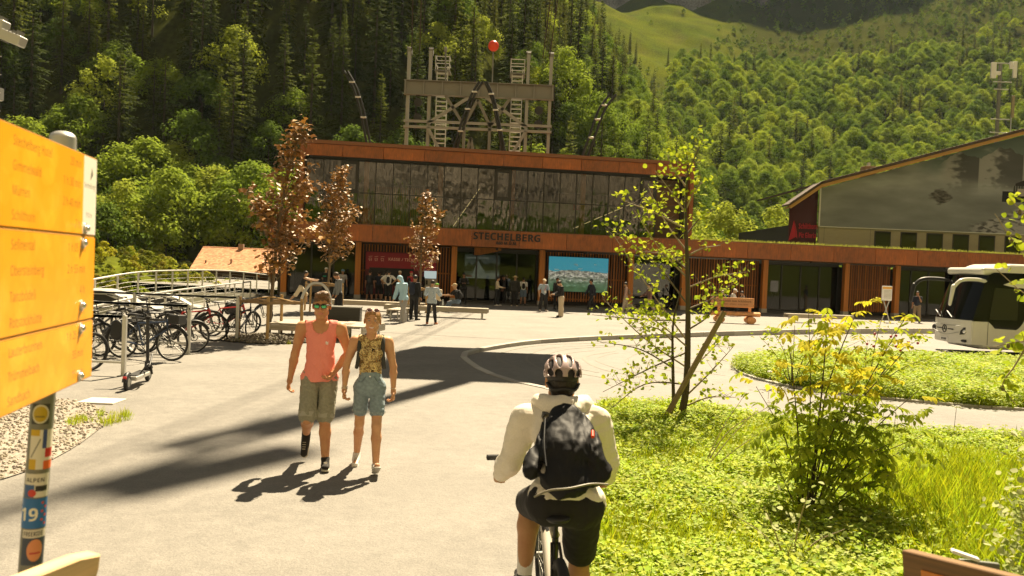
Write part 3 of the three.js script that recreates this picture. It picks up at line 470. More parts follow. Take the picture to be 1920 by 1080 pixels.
// ---------------------------------------------------------------- cable car tower, ropes and curved guide rails on the station roof
{
  const zt = -57, P = (px, py, dz = 0) => spot(px, py, zt + dz), t = thing('cable_car_tower', 'galvanised steel cable car tower with ladders and cross bracing above the station roof', 'tower', [0, 0, 0]);
  const xl0 = P(768, 95).x, xl1 = P(1034, 112).x, base = 5;
  const top = P(768, 95).y, bt = P(768, 152).y, bb = P(768, 178).y, mid = P(766, 232).y + 0.05;
  const W1 = 1.9, legs = [[xl0, 0], [xl0 + W1 * 0.8, 0], [xl1 - W1 * 0.85, 0], [xl1, 0]];
  for (const zz of [0]) for (const [x] of legs) { part('leg', [box(0.22, top - base - (x === legs[1][0] || x === legs[2][0] ? 0 : 0.2), 0.06, x, (top + base) / 2, zt + zz + 0.15), box(0.22, top - base - 0.2, 0.06, x, (top + base) / 2, zt + zz - 0.15), box(0.06, top - base - 0.2, 0.25, x, (top + base) / 2, zt + zz)], M.steel, t); }
  for (const zz of [0.25]) { const rear = zz < 0;
    const b = part('main_beam', [box(xl1 - xl0 + 0.5, 0.06, 0.42, (xl0 + xl1) / 2, bt, zt + zz), box(xl1 - xl0 + 0.5, 0.06, 0.42, (xl0 + xl1) / 2, bb, zt + zz), box(xl1 - xl0 + 0.5, bt - bb - 0.06, 0.05, (xl0 + xl1) / 2, (bt + bb) / 2, zt + zz)], M.steelD, t);
    for (let i = 0; i <= 8; i++) part('stiffener', box(0.04, bt - bb - 0.06, 0.36, lerp(xl0 - 0.15, xl1 + 0.15, i / 8), (bt + bb) / 2, zt + zz + 0.008), M.steel, b);
    if (rear) continue;
    for (const dy of [0.12, -0.28]) part('cross_beam', box(xl1 - xl0 + 0.4, 0.16, 0.2, (xl0 + xl1) / 2, mid + dy, zt + zz), M.steel, t);
    part('cross_beam', box(xl1 - xl0, 0.12, 0.12, (xl0 + xl1) / 2, mid - 2.6, zt + zz), M.steel, t);
    const X = (f) => lerp(xl0 + W1 * 0.8, xl1 - W1 * 0.85, f), zb = zt + zz;
    for (const [a, b2, ya, yb] of [[0, 0.42, mid, bb], [1, 0.58, mid, bb], [0.17, 0.37, bb, mid - 0.1], [0.83, 0.63, bb, mid - 0.1], [0.5, 0.37, bb - 0.2, mid], [0.5, 0.63, bb - 0.2, mid], [0, 0.22, mid - 0.3, mid - 3], [1, 0.78, mid - 0.3, mid - 3], [0.44, 0.36, mid - .9, mid - 3.4], [0.44, 0.52, mid - .9, mid - 3.4], [0.37, 0.37, mid, base], [0.63, 0.63, mid, base]]) part('brace', beam(V(X(a), ya, zb), V(X(b2), yb, zb), 0.2, 0.2), a % 1 ? M.steelD : M.steel, t);
  }
  // stair ladders with treads beside the legs
  for (const [xa, sgn] of [[xl0 + W1 * 0.8 + 0.75, 1], [xl1 - W1 * 0.85 - 0.75, -1]]) {
    for (const s of [-.38, .38]) part('stair_stringer', box(0.06, top - base - 0.8, 0.25, xa + s, (top + base) / 2 - 0.3, zt - 1.2), M.zinc, t);
    const n = 34; for (let i = 0; i < n; i++) part('stair_tread', box(0.7, 0.06, 0.24, xa, base + (top - base - 0.9) * i / n, zt - 1.2), M.zinc, t);
    for (const y of [top - 0.55, top - 0.05]) part('guard_rail', [box(1.0, 0.05, 0.05, xa, y, zt - 1.0), box(1.0, 0.05, 0.05, xa, y, zt - 2.2), box(0.05, 0.05, 1.2, xa - 0.5, y, zt - 1.6), box(0.05, 0.05, 1.2, xa + 0.5, y, zt - 1.6)], M.zinc, t);
    part('platform', box(1.1, 0.08, 1.4, xa, top - 1.05, zt - 1.6), M.steelD, t);
    for (const s of [-.5, .5]) part('guard_post', box(0.05, 1.1, 0.05, xa + s, top - 0.55, zt - 1.0), M.zinc, t);
  }
  for (const y of [mid - 2.2, mid - 2.9]) part('guard_rail', [box(xl1 - xl0 - 2, 0.05, 0.05, (xl0 + xl1) / 2, y, zt - 2.5), box(xl1 - xl0 - 2, 0.05, 0.05, (xl0 + xl1) / 2, y, zt - 4.2)], M.zinc, t);
  for (let i = 0; i < 9; i++) part('guard_post', box(0.06, 1.6, 0.06, lerp(xl0 + 1, xl1 - 1, i / 8), mid - 2.5, zt - 2.5), M.zinc, t);
  for (const x of [xl0, legs[1][0], legs[2][0], xl1]) part('saddle_head', [rbox(0.3, 0.4, 0.7, 0.05, x, top + 0.0, zt - 0.2), bar(V(x - 0.18, top + 0.22, zt), V(x + 0.18, top + 0.22, zt), 0.06)], M.steelD, t);
  for (const [x, ys] of [[xl0 + 0.75, [1, 0.4, -0.5]], [xl1 - 0.75, [1, 0.2, -0.6]]]) for (const f of ys) part('sheave', new THREE.CylinderGeometry(0.3, 0.3, 0.12, 14).rotateX(Math.PI / 2).translate(x, lerp(mid, bb, 0.5) + f * 1.2, zt + 0.1), M.black, t);
  // lamp masts and the red marker ball
  part('mast', [bar(V(P(836, 160).x, bt, zt + 0.3), V(P(836, 95).x, P(836, 95).y, zt + 0.3), 0.06), rbox(0.2, 0.3, 0.2, 0.03, P(836, 95).x, P(836, 95).y, zt + 0.3)], M.steelD, t);
  const mp = part('mast', bar(V(P(923, 160).x, bt, zt + 0.3), V(P(925, 98).x, P(925, 98).y, zt + 0.3), 0.05), M.steelD, t, 'thin pole carrying the red marker ball');
  const bl = P(925.5, 88.5); part('marker_ball', new THREE.SphereGeometry(0.38, 24, 16).translate(bl.x, bl.y, zt + 0.3), mat([0.72, 0.06, 0.015], 0.35), mp);
  // ropes
  const ropeM = mat([0.06, 0.045, 0.035], 0.6, { metalness: 0.4 });
  const far = [[-9.8, 205, 150], [-8.6, 205, 150], [4.2, 205, 150], [5.1, 205, 150], [5.9, 205, 150]];
  [[772, 774], [787, 790], [1018, 1032], [1022, 1037], [1030, 1046]].forEach(([x0, x1], i) => {
    const a = P(x0, i < 2 ? 95 : 110), b = spot(x1, -2, -54), d = b.clone().sub(a), e = a.clone().addScaledVector(d, 80);
    tag(part('track_rope', tube([a, a.clone().addScaledVector(d, 4), a.clone().addScaledVector(d, 30), e], i === 3 ? 0.018 : 0.036, 60, 6), ropeM, scene), i < 2 ? `${i ? 'right' : 'left'} steel rope of the pair rising from the left head of the cable car tower` : `${['left', 'thin middle', 'right'][i - 2]} steel rope of the three rising from the right head of the tower`, 'cable');
  });
  // curved twin guide rails standing in front of the tower
  const guide = (name, label, offs, pts, z) => { const g = thing(name, label, 'guide rail', [0, 0, 0]); for (const o of offs) { const p3 = pts.map(([x, y], i) => { const q = spot(x, y, z - i * 0.01); q.x += o * 0.95; q.y -= o * 0.15; return q; }); part('rail', tube(p3, 0.075, 30, 8), M.black, g); } for (let i = 1; i < 4; i++) { const c = new THREE.CatmullRomCurve3(pts.map(([x, y]) => spot(x, y, z))).getPoint(i / 4); part('clamp', rbox(0.34, 0.1, 0.14, 0.02, c.x, c.y, z + 0.05, 1), M.zinc, g); } };
  guide('guide_rail', 'black curved guide rail standing alone left of the cable car tower', [-.12, .12], [[648, 133], [664, 162], [678, 205], [691, 270]], -49);
  guide('guide_rail', 'black curved guide rail leaning right at the middle of the tower, left of the apex', [-.1, .1], [[902, 153], [886, 180], [868, 232], [850, 290]], -49);
  guide('guide_rail', 'black curved guide rail falling right from the apex at the middle of the tower', [-.07, .07], [[911, 153], [924, 185], [934, 230], [946, 290]], -49);
  guide('guide_rail', 'black curved twin guide rails standing alone right of the tower', [-.15, .2], [[1149, 176], [1128, 205], [1113, 245], [1094, 300]], -49);
}
// ---------------------------------------------------------------- gondola crossing overhead (out of the frame): its shadow lies on the plaza
{
  const c = thing('cable_car_cabin', 'white cable car cabin hanging high above the plaza', 'cable car', [0, 0, 0]);
  const sh = V(-0.75, 0, -18.4), hC = 15, k = hC / SUN.y, o = sh.clone().addScaledVector(SUN, k);
  part('cabin_body', rbox(3.7, 2.6, 4.6, 0.06, o.x + 0.0, o.y, o.z), M.white, c);
  part('cabin_windows', rbox(3.74, 1.1, 4.64, 0.05, o.x, o.y + 0.4, o.z), M.black, c);
  const at = (x, z, h) => V(x, 0, z).addScaledVector(SUN, h / SUN.y);
  part('hanger_arm', [beam(at(-0.9, -15.4, 16.2), at(-1.6, -13.6, 24), 0.5, 0.5), beam(at(-1.6, -13.6, 24), at(-3.0, -10.2, 38), 0.5, 0.5)], M.steelD, c);
  part('carriage', [beam(at(-2.4, -9.2, 43), at(-3.6, -7.3, 43), 0.7, 0.5), beam(at(-2.9, -11.4, 42), at(-3.9, -9.0, 44), 0.35, 0.35), beam(at(-3.0, -10.0, 44), at(-4.6, -5.4, 46), 0.3, 0.3)], M.steelD, c);
}
// ---------------------------------------------------------------- gabled building with the mural, chimney, mast
{
  const z = -62, P = (px, py) => spot(px, py, z), bl = thing('mural_building', 'long gabled building with a mountain mural above a concrete band of windows', 'building', [0, 0, 0]);
  const xm = P(1536, 430).x, xr = 46, yb = 6.35, yt = (x) => P(1530, 352).y - 0.15 + (x - P(1530, 352).x) * 0.305, xk = P(1530, 352).x, xe = P(1472, 388).x, ye = P(1472, 388).y;
  const mural = tex(1024, 512, (u, v) => {
    // soft cloud, with far snowy peaks and a dark rock terrace on the right
    const c = fbm(u * 4, v * 6, 3, 5), cl = 0.54 + 0.17 * c + 0.10 * sst(0.2, 0.8, v + 0.3 * c) - 0.05 * u; let k = [cl * .93, cl * .96, cl * .95];
    const ridge = 0.60 + 0.17 * Math.max(0, 1 - Math.abs(u - 0.60) * 10) + 0.21 * Math.max(0, 1 - Math.abs(u - 0.78) * 6.5) + 0.16 * Math.max(0, 1 - Math.abs(u - 0.98) * 5) + 0.05 * fbm(u * 20, 1, 2, 4), low = 0.44 + 0.08 * c;
    const sky = sst(0.5, 0.62, v) * sst(0.35, 0.55, u); k = k.map((x, i) => lerp(x, [0.40, 0.46, 0.44][i] * (1 - .18 * v), sky * (1 - sst(0.0, 0.3, c))));
    if (u > 0.5 && v < ridge && v > low - 0.1) { const s = fbm(u * 16 + v * 9, v * 16 - u * 7, 6, 5), pk = u < 0.69 ? 0.60 : u < 0.885 ? 0.78 : 0.98, w = lerp(0.27, 0.55, sst(0.03, -0.03, u - pk + 0.11 * s + 0.25 * (ridge - v) * (noise(u * 40, v * 26, 3) + 0.2))); const f = sst(low - 0.1, low + 0.14, v) * sst(0.5, 0.56, u); k = k.map((x, i) => lerp(x, w * [1, 1, .98][i], f * 0.9)); }
    const isl = Math.hypot((u - 0.53) * 2.2, (v - 0.33) * 1.5) + 0.09 * fbm(u * 24, v * 24, 2, 4); { const q = 0.30 + 0.35 * fbm(u * 46, v * 46, 8), f = sst(0.12, 0.06, isl); k = k.map((x, i) => lerp(x, q * [1, .98, .92][i], f)); }
    const snow = 0.10 + 0.24 * sst(0.66, 1.0, u) + 0.05 * c; if (u > 0.64) { const s = fbm(u * 30, v * 40, 9, 4), f = sst(snow, snow - 0.04, v) * sst(0.64, 0.72, u); const q = lerp(0.30, 0.60, sst(-0.15, 0.2, s + (snow - v) * 1.2)); k = k.map((x) => lerp(x, q, f)); }
    if (u > 0.80 && u < 0.99 && v > 0.30 && v < 0.40) k = [0.08, 0.085, 0.08]; if (u > 0.845 && u < 0.98 && v >= 0.40 && v < 0.455) { k = ((u * 90) % 1) < 0.25 ? [.5, .5, .48] : [.2, .21, .2]; } if (u > 0.855 && u < 0.975 && v >= 0.455 && v < 0.53 - Math.abs(u - 0.915) * 0.9) k = [0.13, 0.11, 0.1]; if (u > 0.865 && u < 0.90 && v > 0.36 && v < 0.43) k = [.6, .58, .56];
    return k;
  });
  const fw = new THREE.Shape([[xm, yb], [xr, yb], [xr, yt(xr)], [xk, yt(xk)], [xm, yt(xm) - 0.02]].map(([x, y]) => new THREE.Vector2(x, y))), fg = new THREE.ExtrudeGeometry(fw, { depth: 0.2, bevelEnabled: false }).translate(0, 0, z - 0.2);
  { const p = fg.attributes.position, uv = fg.attributes.uv; for (let i = 0; i < p.count; i++) uv.setXY(i, (p.getX(i) - xm) / 17.5, (p.getY(i) - yb) / 8.2); }
  part('mural_wall', fg, mat([1, 1, 1], 0.85, { map: mural }), bl);
  part('mural_edge', [box(xr - xm, 0.06, 0.1, (xm + xr) / 2, yb - 0.0, z + 0.02), box(0.1, yt(xm) - yb, 0.1, xm - 0.05, (yt(xm) + yb) / 2, z + 0.02)], M.zinc, bl);
  const rw = new THREE.Shape([[xe + 0.5, 3.5], [xm - 0.1, 3.5], [xm - 0.1, yt(xm) - 0.1], [xe + 0.5, ye + 0.28]].map(([x, y]) => new THREE.Vector2(x, y)));
  const red = part('red_side_wall', new THREE.ExtrudeGeometry(rw, { depth: 0.2, bevelEnabled: false }).translate(0, 0, z - 0.5), mat([0.055, 0.008, 0.016], 0.75), bl);
  // red mountain mark and two lines of lettering
  const lm = mat([0.42, 0.008, 0.03], 0.6), cx = P(1503, 420).x, cy = P(1503, 430).y;
  for (const tri of [[[-0.55, -0.95], [-0.05, -0.62], [-0.22, 0.75]], [[-0.16, 0.55], [0.0, -0.15], [0.06, -0.75], [-0.02, -0.62]]]) part('mountain_mark', new THREE.ExtrudeGeometry(new THREE.Shape(tri.map(([x, y]) => new THREE.Vector2(x * 1.1 - 0.25, y * 0.95))), { depth: 0.03, bevelEnabled: false }).translate(cx, cy, z - 0.298), lm, red);
  part('lettering', letters('Schilthorn', 0.3, 0.03).scale(0.72, 1.35, 1).translate(cx + 0.62, cy + 0.28, z - 0.298), lm, red); part('lettering', letters('Piz Gloria', 0.3, 0.03).scale(0.72, 1.35, 1).translate(cx + 0.60, cy - 0.42, z - 0.298), lm, red);
  // concrete band with square windows
  const conc = mat([1, 1, 1], 0.85, { map: tex(256, 256, (u, v) => { const s = 0.62 + 0.06 * tn(5, u, v, 1, 3) + 0.03 * (rndAt(u, v) - .5); return [s, s * .95, s * .78]; }, [0.4, 0.4]) });
  part('concrete_band', box(xr - xm, 2.9, 0.2, (xm + xr) / 2, yb - 1.48, z - 0.16), conc, bl);
  for (let i = 0; i < 6; i++) { const x = P(1655 + i * 49, 450).x; const f = part('window', box(1.26, 1.36, 0.08, x, 5.5, z - 0.05), frameM, bl); part('pane', new THREE.PlaneGeometry(1.12, 1.22).translate(x, 5.5, z - 0.004), glassG, f); part('sill', box(1.32, 0.06, 0.14, x, 4.78, z - 0.02), M.zinc, f); }
  for (const px of [1545, 1632]) part('joint', box(0.03, 1.8, 0.02, P(px, 450).x, 5.4, z - 0.055), mat([0.2, 0.19, 0.15], .9), bl);
  // roof edge following the kink, fascia timber under it
  const ov = 1.1, timber = mat([1, 1, 1], 0.7, { map: woodTex([0.66, 0.5, 0.25], 70, false) }), tiles = mat([0.07, 0.045, 0.03], 0.9);
  const pts = [[xe, ye], [xk, yt(xk) + 0.28], [xr, yt(xr) + 0.28]];
  for (let i = 0; i < 2; i++) { const [a, b] = [pts[i], pts[i + 1]]; const d = V(b[0] - a[0], b[1] - a[1], 0), L = d.length(), an = Math.atan2(d.y, d.x);
    const f = new THREE.BoxGeometry(L, 0.24, 0.08).rotateZ(an).translate((a[0] + b[0]) / 2, (a[1] + b[1]) / 2 - 0.1, z + ov); part('barge_board', f, timber, bl);
    part('roof', new THREE.BoxGeometry(L + 0.1, 0.14, i ? 16 : 1.8).rotateZ(an).translate((a[0] + b[0]) / 2, (a[1] + b[1]) / 2 + 0.12, z + ov - (i ? 7.9 : 0.8)), tiles, bl); part('soffit', new THREE.BoxGeometry(L, 0.05, ov).rotateZ(an).translate((a[0] + b[0]) / 2, (a[1] + b[1]) / 2 - 0.12, z + ov / 2), timber, bl);
    const nt = Math.round(L / 0.34); for (let j = 0; j < nt; j++) { const t = (j + 0.5) / nt; part('edge_tile', rbox(0.32, 0.06, 0.4, 0.015, 0, 0, 0, 1).rotateZ(an + 0.05).translate(lerp(a[0], b[0], t), lerp(a[1], b[1], t) + 0.22, z + ov - 0.1), tiles, bl); } }
  const cp = P(1644, 320); const ch = part('chimney', rbox(0.9, 1.2, 0.9, 0.03, cp.x, cp.y - 0.1, z - 1.5), mat([0.30, 0.2, 0.1], .9), bl); part('chimney_pot', bar(V(cp.x, cp.y + .4, z - 1.5), V(cp.x, cp.y + .8, z - 1.5), .14), M.zinc, ch);
  part('side_walls', [box(0.2, 6, 14, xe + 0.7, 3.4, z - 7.6)], darkM, bl);
}
{
  const z = -80, P = (px, py) => spot(px, py, z), t = thing('antenna_mast', 'grey lattice phone mast with white panel antennas behind the mural building', 'mast', [0, 0, 0]), c = P(1876, 120), yb = 2;
  part('pole', bar(V(c.x, yb, z), c, 0.22, 0.17, 10), M.steelD, t);
  for (let i = 0; i < 26; i++) part('step', box(0.6, 0.04, 0.04, c.x, c.y - 0.6 - i * 0.32, z + 0.18), M.steelD, t);
  for (const [px, py, w, h] of [[1857, 134, .52, 1.55], [1897, 133, .36, 1.6], [1890, 125, .3, 0.7]]) { const p = P(px, py); part('panel_antenna', rbox(w, h, 0.2, 0.03, p.x, p.y, z + 0.5), M.white, t); }
  for (const [py, x0, x1] of [[120, -1.0, 1.1], [155, -.8, 1.0], [169, -.7, .7], [225, -.9, 1.0], [250, -.9, 1.0]]) { const y = P(1876, py).y; part('cross_arm', bar(V(c.x + x0, y, z + .3), V(c.x + x1, y, z + .3), 0.06), M.zinc, t); }
  const s = P(1897, 200); part('whip_antenna', rbox(0.28, 2.2, 0.2, .04, s.x + .1, s.y, z), mat([.3, .25, .15], .7), t); part('whip_antenna', bar(V(s.x, s.y - 3, z), V(s.x, s.y - 1, z), .05), M.zinc, t); part('radio_unit', rbox(.5, .35, .3, .04, c.x - .4, c.y - 1.0, z + .3), M.white, t);
}
// ---------------------------------------------------------------- red-tiled house, railing, parked cars on the left
{
  const z = -78, P = (px, py, dz = 0) => spot(px, py, z + dz), h = thing('tiled_house', 'low house with a broad orange tiled roof behind the railing', 'house', [0, 0, 0]);
  const el = P(355, 506).x, er = P(530, 514).x, ye = P(420, 509).y, rl = P(381, 464, -6), rr2 = P(540, 470, -6), yr = rl.y;
  const tileM = [[0.50, 0.24, 0.11], [0.56, 0.28, 0.13], [0.44, 0.21, 0.10], [0.60, 0.32, 0.16]].map((c) => mat(c, 0.85)), rows = 20, A = (f, g) => V(lerp(lerp(el, er, f), lerp(rl.x, er - 0.5, f), g), lerp(ye, yr, g), lerp(z, z - 6, g));
  const lists = [[], [], [], []]; seed = 9;
  for (let r = 0; r < rows; r++) { const n = 44; for (let i = 0; i < n; i++) { const a = A((i + .5) / n, (r + .5) / rows), w = (er - el) / n * 0.96; lists[Math.floor(rnd() * 4)].push(new THREE.BoxGeometry(w, 0.045, 0.5).rotateX(Math.atan2(yr - ye, 6) - 0.1).translate(a.x, a.y + 0.03 + rr(0, .015), a.z)); } }
  const roof = part('roof', leafGeo([[A(0, 0), A(1, 0), A(1, 1), A(0, 1)], [A(0, 1), A(1, 1), V(er, ye, z - 12), V(el, ye, z - 12)], [A(0, 0), A(0, 1), V(el, ye, z - 12)]]), tileM[2], h); roof.material.side = THREE.DoubleSide;
  lists.forEach((l, i) => { part('roof_tiles', l, tileM[i], roof).userData.kind = 'stuff'; });
  part('ridge', bar(A(0, 1), A(1, 1), 0.14), tileM[0], roof);
  for (const [f, g, w, hh] of [[.42, .96, .5, .6], [.13, .3, .14, .35], [.40, .32, .16, .5]]) { const a = A(f, g); part('chimney', rbox(w, hh, w, .02, a.x, a.y + hh / 2, a.z), mat([.25, .17, .11], .9), roof); }
  part('wall', box(er - el - 1, ye + 2.6, 10.5, (el + er) / 2 + .3, ye / 2 - 1.35, z - 6), mat([0.10, 0.06, 0.035], 0.9), h);
  for (let i = 0; i < 4; i++) { const x = lerp(el + 1.2, er - 1.2, i / 3); const w = part('window', box(0.9, 0.7, 0.08, x, ye - 0.7, z - 0.72), mat([.5, .45, .35], .7), h); part('pane', box(.76, .56, .02, x, ye - 0.7, z - 0.67), darkM, w); }
}
{
  const post = new THREE.BoxGeometry(0.06, 1.16, 0.06).translate(0, 0.58, 0);
  function railing(label, pts, hgt, gap, name = 'railing') {
    const r = thing(name, label, 'railing', [0, 0, 0]), p3 = pts.map(([x, y, z]) => V(x, y, z)), c = new THREE.CatmullRomCurve3(p3, false, 'centripetal'), L = c.getLength(), n = Math.round(L / gap);
    part('hand_rail', tube(p3.map((p) => p.clone().add(V(0, hgt, 0))), 0.035, 60, 7), M.zinc, r);
    for (let i = 0; i <= n; i++) { const q = c.getPointAt(i / n), o = part('post', post, M.zinc, r); o.position.copy(q); o.scale.y = hgt / 1.16; }
    for (let k = 1; k < 6; k++) part('wire', tube(p3.map((p) => p.clone().add(V(0, hgt * k / 6, 0))), 0.007, 40, 4), M.zinc, r);
    return r;
  }
  const g = (px, py, top, z) => { const p = spot(px, top, z); return p; };
  const A = [[60, 540, -26], [155, 527, -30], [255, 511, -34], [350, 507, -39], [430, 508, -44], [505, 516, -49]].map(([x, y, z]) => { const p = spot(x, y, z); return [p.x, p.y - 1.1, p.z]; });
  railing('far galvanised railing curving in front of the tiled house', A, 1.1, 1.6);
  const B = [[40, 598, -17], [160, 578, -21.5], [300, 549, -28], [470, 528, -42]].map(([x, y, z]) => { const p = spot(x, y, z); return [p.x, p.y - 1.15, p.z]; });
  railing('near white-topped railing running behind the parked bicycles', B, 1.15, 1.7);
  tag(part('retaining_wall', [beam(V(A[1][0] - .1, A[1][1] - .7, A[1][2]), V(A[3][0] - .1, A[3][1] - .7, A[3][2]), .25, 1.4), beam(V(A[3][0] - .1, A[3][1] - .7, A[3][2]), V(A[5][0] - .1, A[5][1] - .7, A[5][2]), .25, 1.4)], mat([.42, .39, .31], .9), scene), 'low pale concrete wall under the far railing', 'wall');
  // two cars parked below, seen between the rails
  const car = (label, px, py, z, turn, c) => { const p = spot(px, py, z), o = thing('parked_car', label, 'car', [p.x, p.y - 1.62, p.z], turn);
    const prof = new THREE.Shape(); prof.moveTo(-2.1, .3); prof.lineTo(2.1, .3); prof.lineTo(2.12, .75); prof.quadraticCurveTo(1.7, .95, 1.15, .98); prof.quadraticCurveTo(.6, 1.4, .1, 1.44); prof.lineTo(-1.1, 1.42); prof.quadraticCurveTo(-1.8, 1.3, -2.0, .95); prof.lineTo(-2.1, .3);
    part('body', new THREE.ExtrudeGeometry(prof, { depth: 1.6, bevelEnabled: true, bevelSize: .06, bevelThickness: .08, bevelSegments: 2 }).translate(0, 0, -.8), c, o);
    const w = new THREE.Shape([[-1.75, 1.0], [1.0, 1.0], [.25, 1.34], [-1.15, 1.34]].map(([x, y]) => new THREE.Vector2(x, y))); part('side_window', new THREE.ExtrudeGeometry(w, { depth: 1.8, bevelEnabled: false }).translate(0, 0, -.9), M.black, o);
    for (const x of [-1.3, 1.3]) for (const s of [-.78, .78]) part('wheel', new THREE.CylinderGeometry(.32, .32, .2, 18).rotateX(Math.PI / 2).translate(x, .32, s), M.rubber, o); for (const s of [-.6, .6]) part('tail_light', rbox(.08, .12, .24, .02, -2.1, .8, s, 1), mat([.5, .06, .02], .4), o); };
  car('white car parked below the near railing beside the bicycle rack', 195, 536, -30, 0.25, mat([.5, .5, .48], .3)); car('silver car parked farther along, only its roof above the rail', 305, 545, -33, 0.4, M.zinc);
  struct('lower_road', flat([[-30, -8], [-15.4, -8], [-15.4, -44], [-30, -44]], -1.2), M.road);
}
// ---------------------------------------------------------------- bodies: distance fields of tapered limbs, meshed by surface nets
class Field {
  constructor(lo, hi, cell) { this.lo = lo; this.c = cell; this.n = [0, 1, 2].map((i) => Math.ceil((hi.getComponent(i) - lo.getComponent(i)) / cell) + 1); this.f = new Float32Array(this.n[0] * this.n[1] * this.n[2]).fill(1); }
  each(lo, hi, fn) {
    const { n, c, f } = this, a = [0, 1, 2].map((i) => clamp(Math.floor((lo.getComponent(i) - this.lo.getComponent(i)) / c), 0, n[i])), b = [0, 1, 2].map((i) => clamp(Math.ceil((hi.getComponent(i) - this.lo.getComponent(i)) / c) + 1, 0, n[i]));
    for (let z = a[2]; z < b[2]; z++) for (let y = a[1]; y < b[1]; y++) { let k = (z * n[1] + y) * n[0] + a[0]; for (let x = a[0]; x < b[0]; x++, k++) f[k] = fn(this.lo.x + x * c, this.lo.y + y * c, this.lo.z + z * c, f[k]); }
  }
  join(f, d, k) { const h = Math.max(k - Math.abs(f - d), 0); return Math.min(f, d) - h * h / (4 * k); }
  cap(a, b, ra, rb, k = 0.02, flatDir = null, e = 1) {       // tapered capsule, optionally flattened along flatDir by e
    const m = Math.max(ra, rb) + k + 2 * this.c, lo = a.clone().min(b).subScalar(m), hi = a.clone().max(b).addScalar(m), dx = b.x - a.x, dy = b.y - a.y, dz = b.z - a.z, L = dx * dx + dy * dy + dz * dz + 1e-9;
    this.each(lo, hi, (x, y, z, f) => {
      const t = clamp(((x - a.x) * dx + (y - a.y) * dy + (z - a.z) * dz) / L, 0, 1); let qx = x - a.x - dx * t, qy = y - a.y - dy * t, qz = z - a.z - dz * t;
      if (flatDir) { const s = (qx * flatDir.x + qy * flatDir.y + qz * flatDir.z) * (1 / e - 1); qx += flatDir.x * s; qy += flatDir.y * s; qz += flatDir.z * s; }
      return this.join(f, Math.sqrt(qx * qx + qy * qy + qz * qz) - (ra + (rb - ra) * t), k);
    }); return this;
  }
  ell(c, r, q, k = 0.015, cut = false) {                      // ellipsoid turned by quaternion q; cut = carve it out
    const m = Math.max(r.x, r.y, r.z) + k + 2 * this.c, iq = q ? q.clone().invert() : null, p = V(0, 0, 0), mr = Math.min(r.x, r.y, r.z);
    this.each(c.clone().subScalar(m), c.clone().addScalar(m), (x, y, z, f) => {
      p.set(x - c.x, y - c.y, z - c.z); if (iq) p.applyQuaternion(iq); const k0 = Math.sqrt((p.x / r.x) ** 2 + (p.y / r.y) ** 2 + (p.z / r.z) ** 2), d = (k0 - 1) * Math.max(mr, k0 > 0 ? Math.sqrt(p.x * p.x + p.y * p.y + p.z * p.z) / Math.max(k0, 0.2) * 0.9 : mr);
      return cut ? -this.join(-f, d, k) : this.join(f, d, k);
    }); return this;
  }
  clip(pt, nrm) { const { n, c, f } = this; let k = 0; for (let z = 0; z < n[2]; z++) for (let y = 0; y < n[1]; y++) for (let x = 0; x < n[0]; x++, k++) { const d = (this.lo.x + x * c - pt.x) * nrm.x + (this.lo.y + y * c - pt.y) * nrm.y + (this.lo.z + z * c - pt.z) * nrm.z; if (d > f[k]) f[k] = d; } return this; }
  add(fn) { const { n, c, f } = this; let k = 0; for (let z = 0; z < n[2]; z++) for (let y = 0; y < n[1]; y++) for (let x = 0; x < n[0]; x++, k++) if (Math.abs(f[k]) < 0.08) f[k] += fn(this.lo.x + x * c, this.lo.y + y * c, this.lo.z + z * c); return this; }
  mesh(uvs = 1) {
    const { n, c, f, lo } = this, [nx, ny, nz] = n, id = new Int32Array(f.length).fill(-1), P = [], N = [], U = [], I = [];
    const at = (x, y, z) => f[(z * ny + y) * nx + x];
    for (let z = 0; z < nz - 1; z++) for (let y = 0; y < ny - 1; y++) for (let x = 0; x < nx - 1; x++) {
      const k = (z * ny + y) * nx + x, v = [f[k], f[k + 1], f[k + nx], f[k + nx + 1], f[k + nx * ny], f[k + nx * ny + 1], f[k + nx * ny + nx], f[k + nx * ny + nx + 1]];
      let m = 0; for (let i = 0; i < 8; i++) if (v[i] < 0) m++; if (m === 0 || m === 8) continue;
      let sx = 0, sy = 0, sz = 0, cn = 0;
      for (let i = 0; i < 8; i++) for (const b of [1, 2, 4]) { if (i & b) continue; const j = i | b; if ((v[i] < 0) === (v[j] < 0)) continue; const t = v[i] / (v[i] - v[j]); sx += (i & 1) + (b === 1 ? t : 0); sy += ((i >> 1) & 1) + (b === 2 ? t : 0); sz += ((i >> 2) & 1) + (b === 4 ? t : 0); cn++; }
      sx /= cn; sy /= cn; sz /= cn; id[k] = P.length / 3; P.push(lo.x + (x + sx) * c, lo.y + (y + sy) * c, lo.z + (z + sz) * c);
      const gx = (v[1] - v[0]) * (1 - sy) * (1 - sz) + (v[3] - v[2]) * sy * (1 - sz) + (v[5] - v[4]) * (1 - sy) * sz + (v[7] - v[6]) * sy * sz, gy = (v[2] - v[0]) * (1 - sx) * (1 - sz) + (v[3] - v[1]) * sx * (1 - sz) + (v[6] - v[4]) * (1 - sx) * sz + (v[7] - v[5]) * sx * sz, gz = (v[4] - v[0]) * (1 - sx) * (1 - sy) + (v[5] - v[1]) * sx * (1 - sy) + (v[6] - v[2]) * (1 - sx) * sy + (v[7] - v[3]) * sx * sy, l = Math.hypot(gx, gy, gz) || 1;
      N.push(gx / l, gy / l, gz / l); U.push((lo.x + (x + sx) * c) * uvs, (lo.y + (y + sy) * c) * uvs);
    }
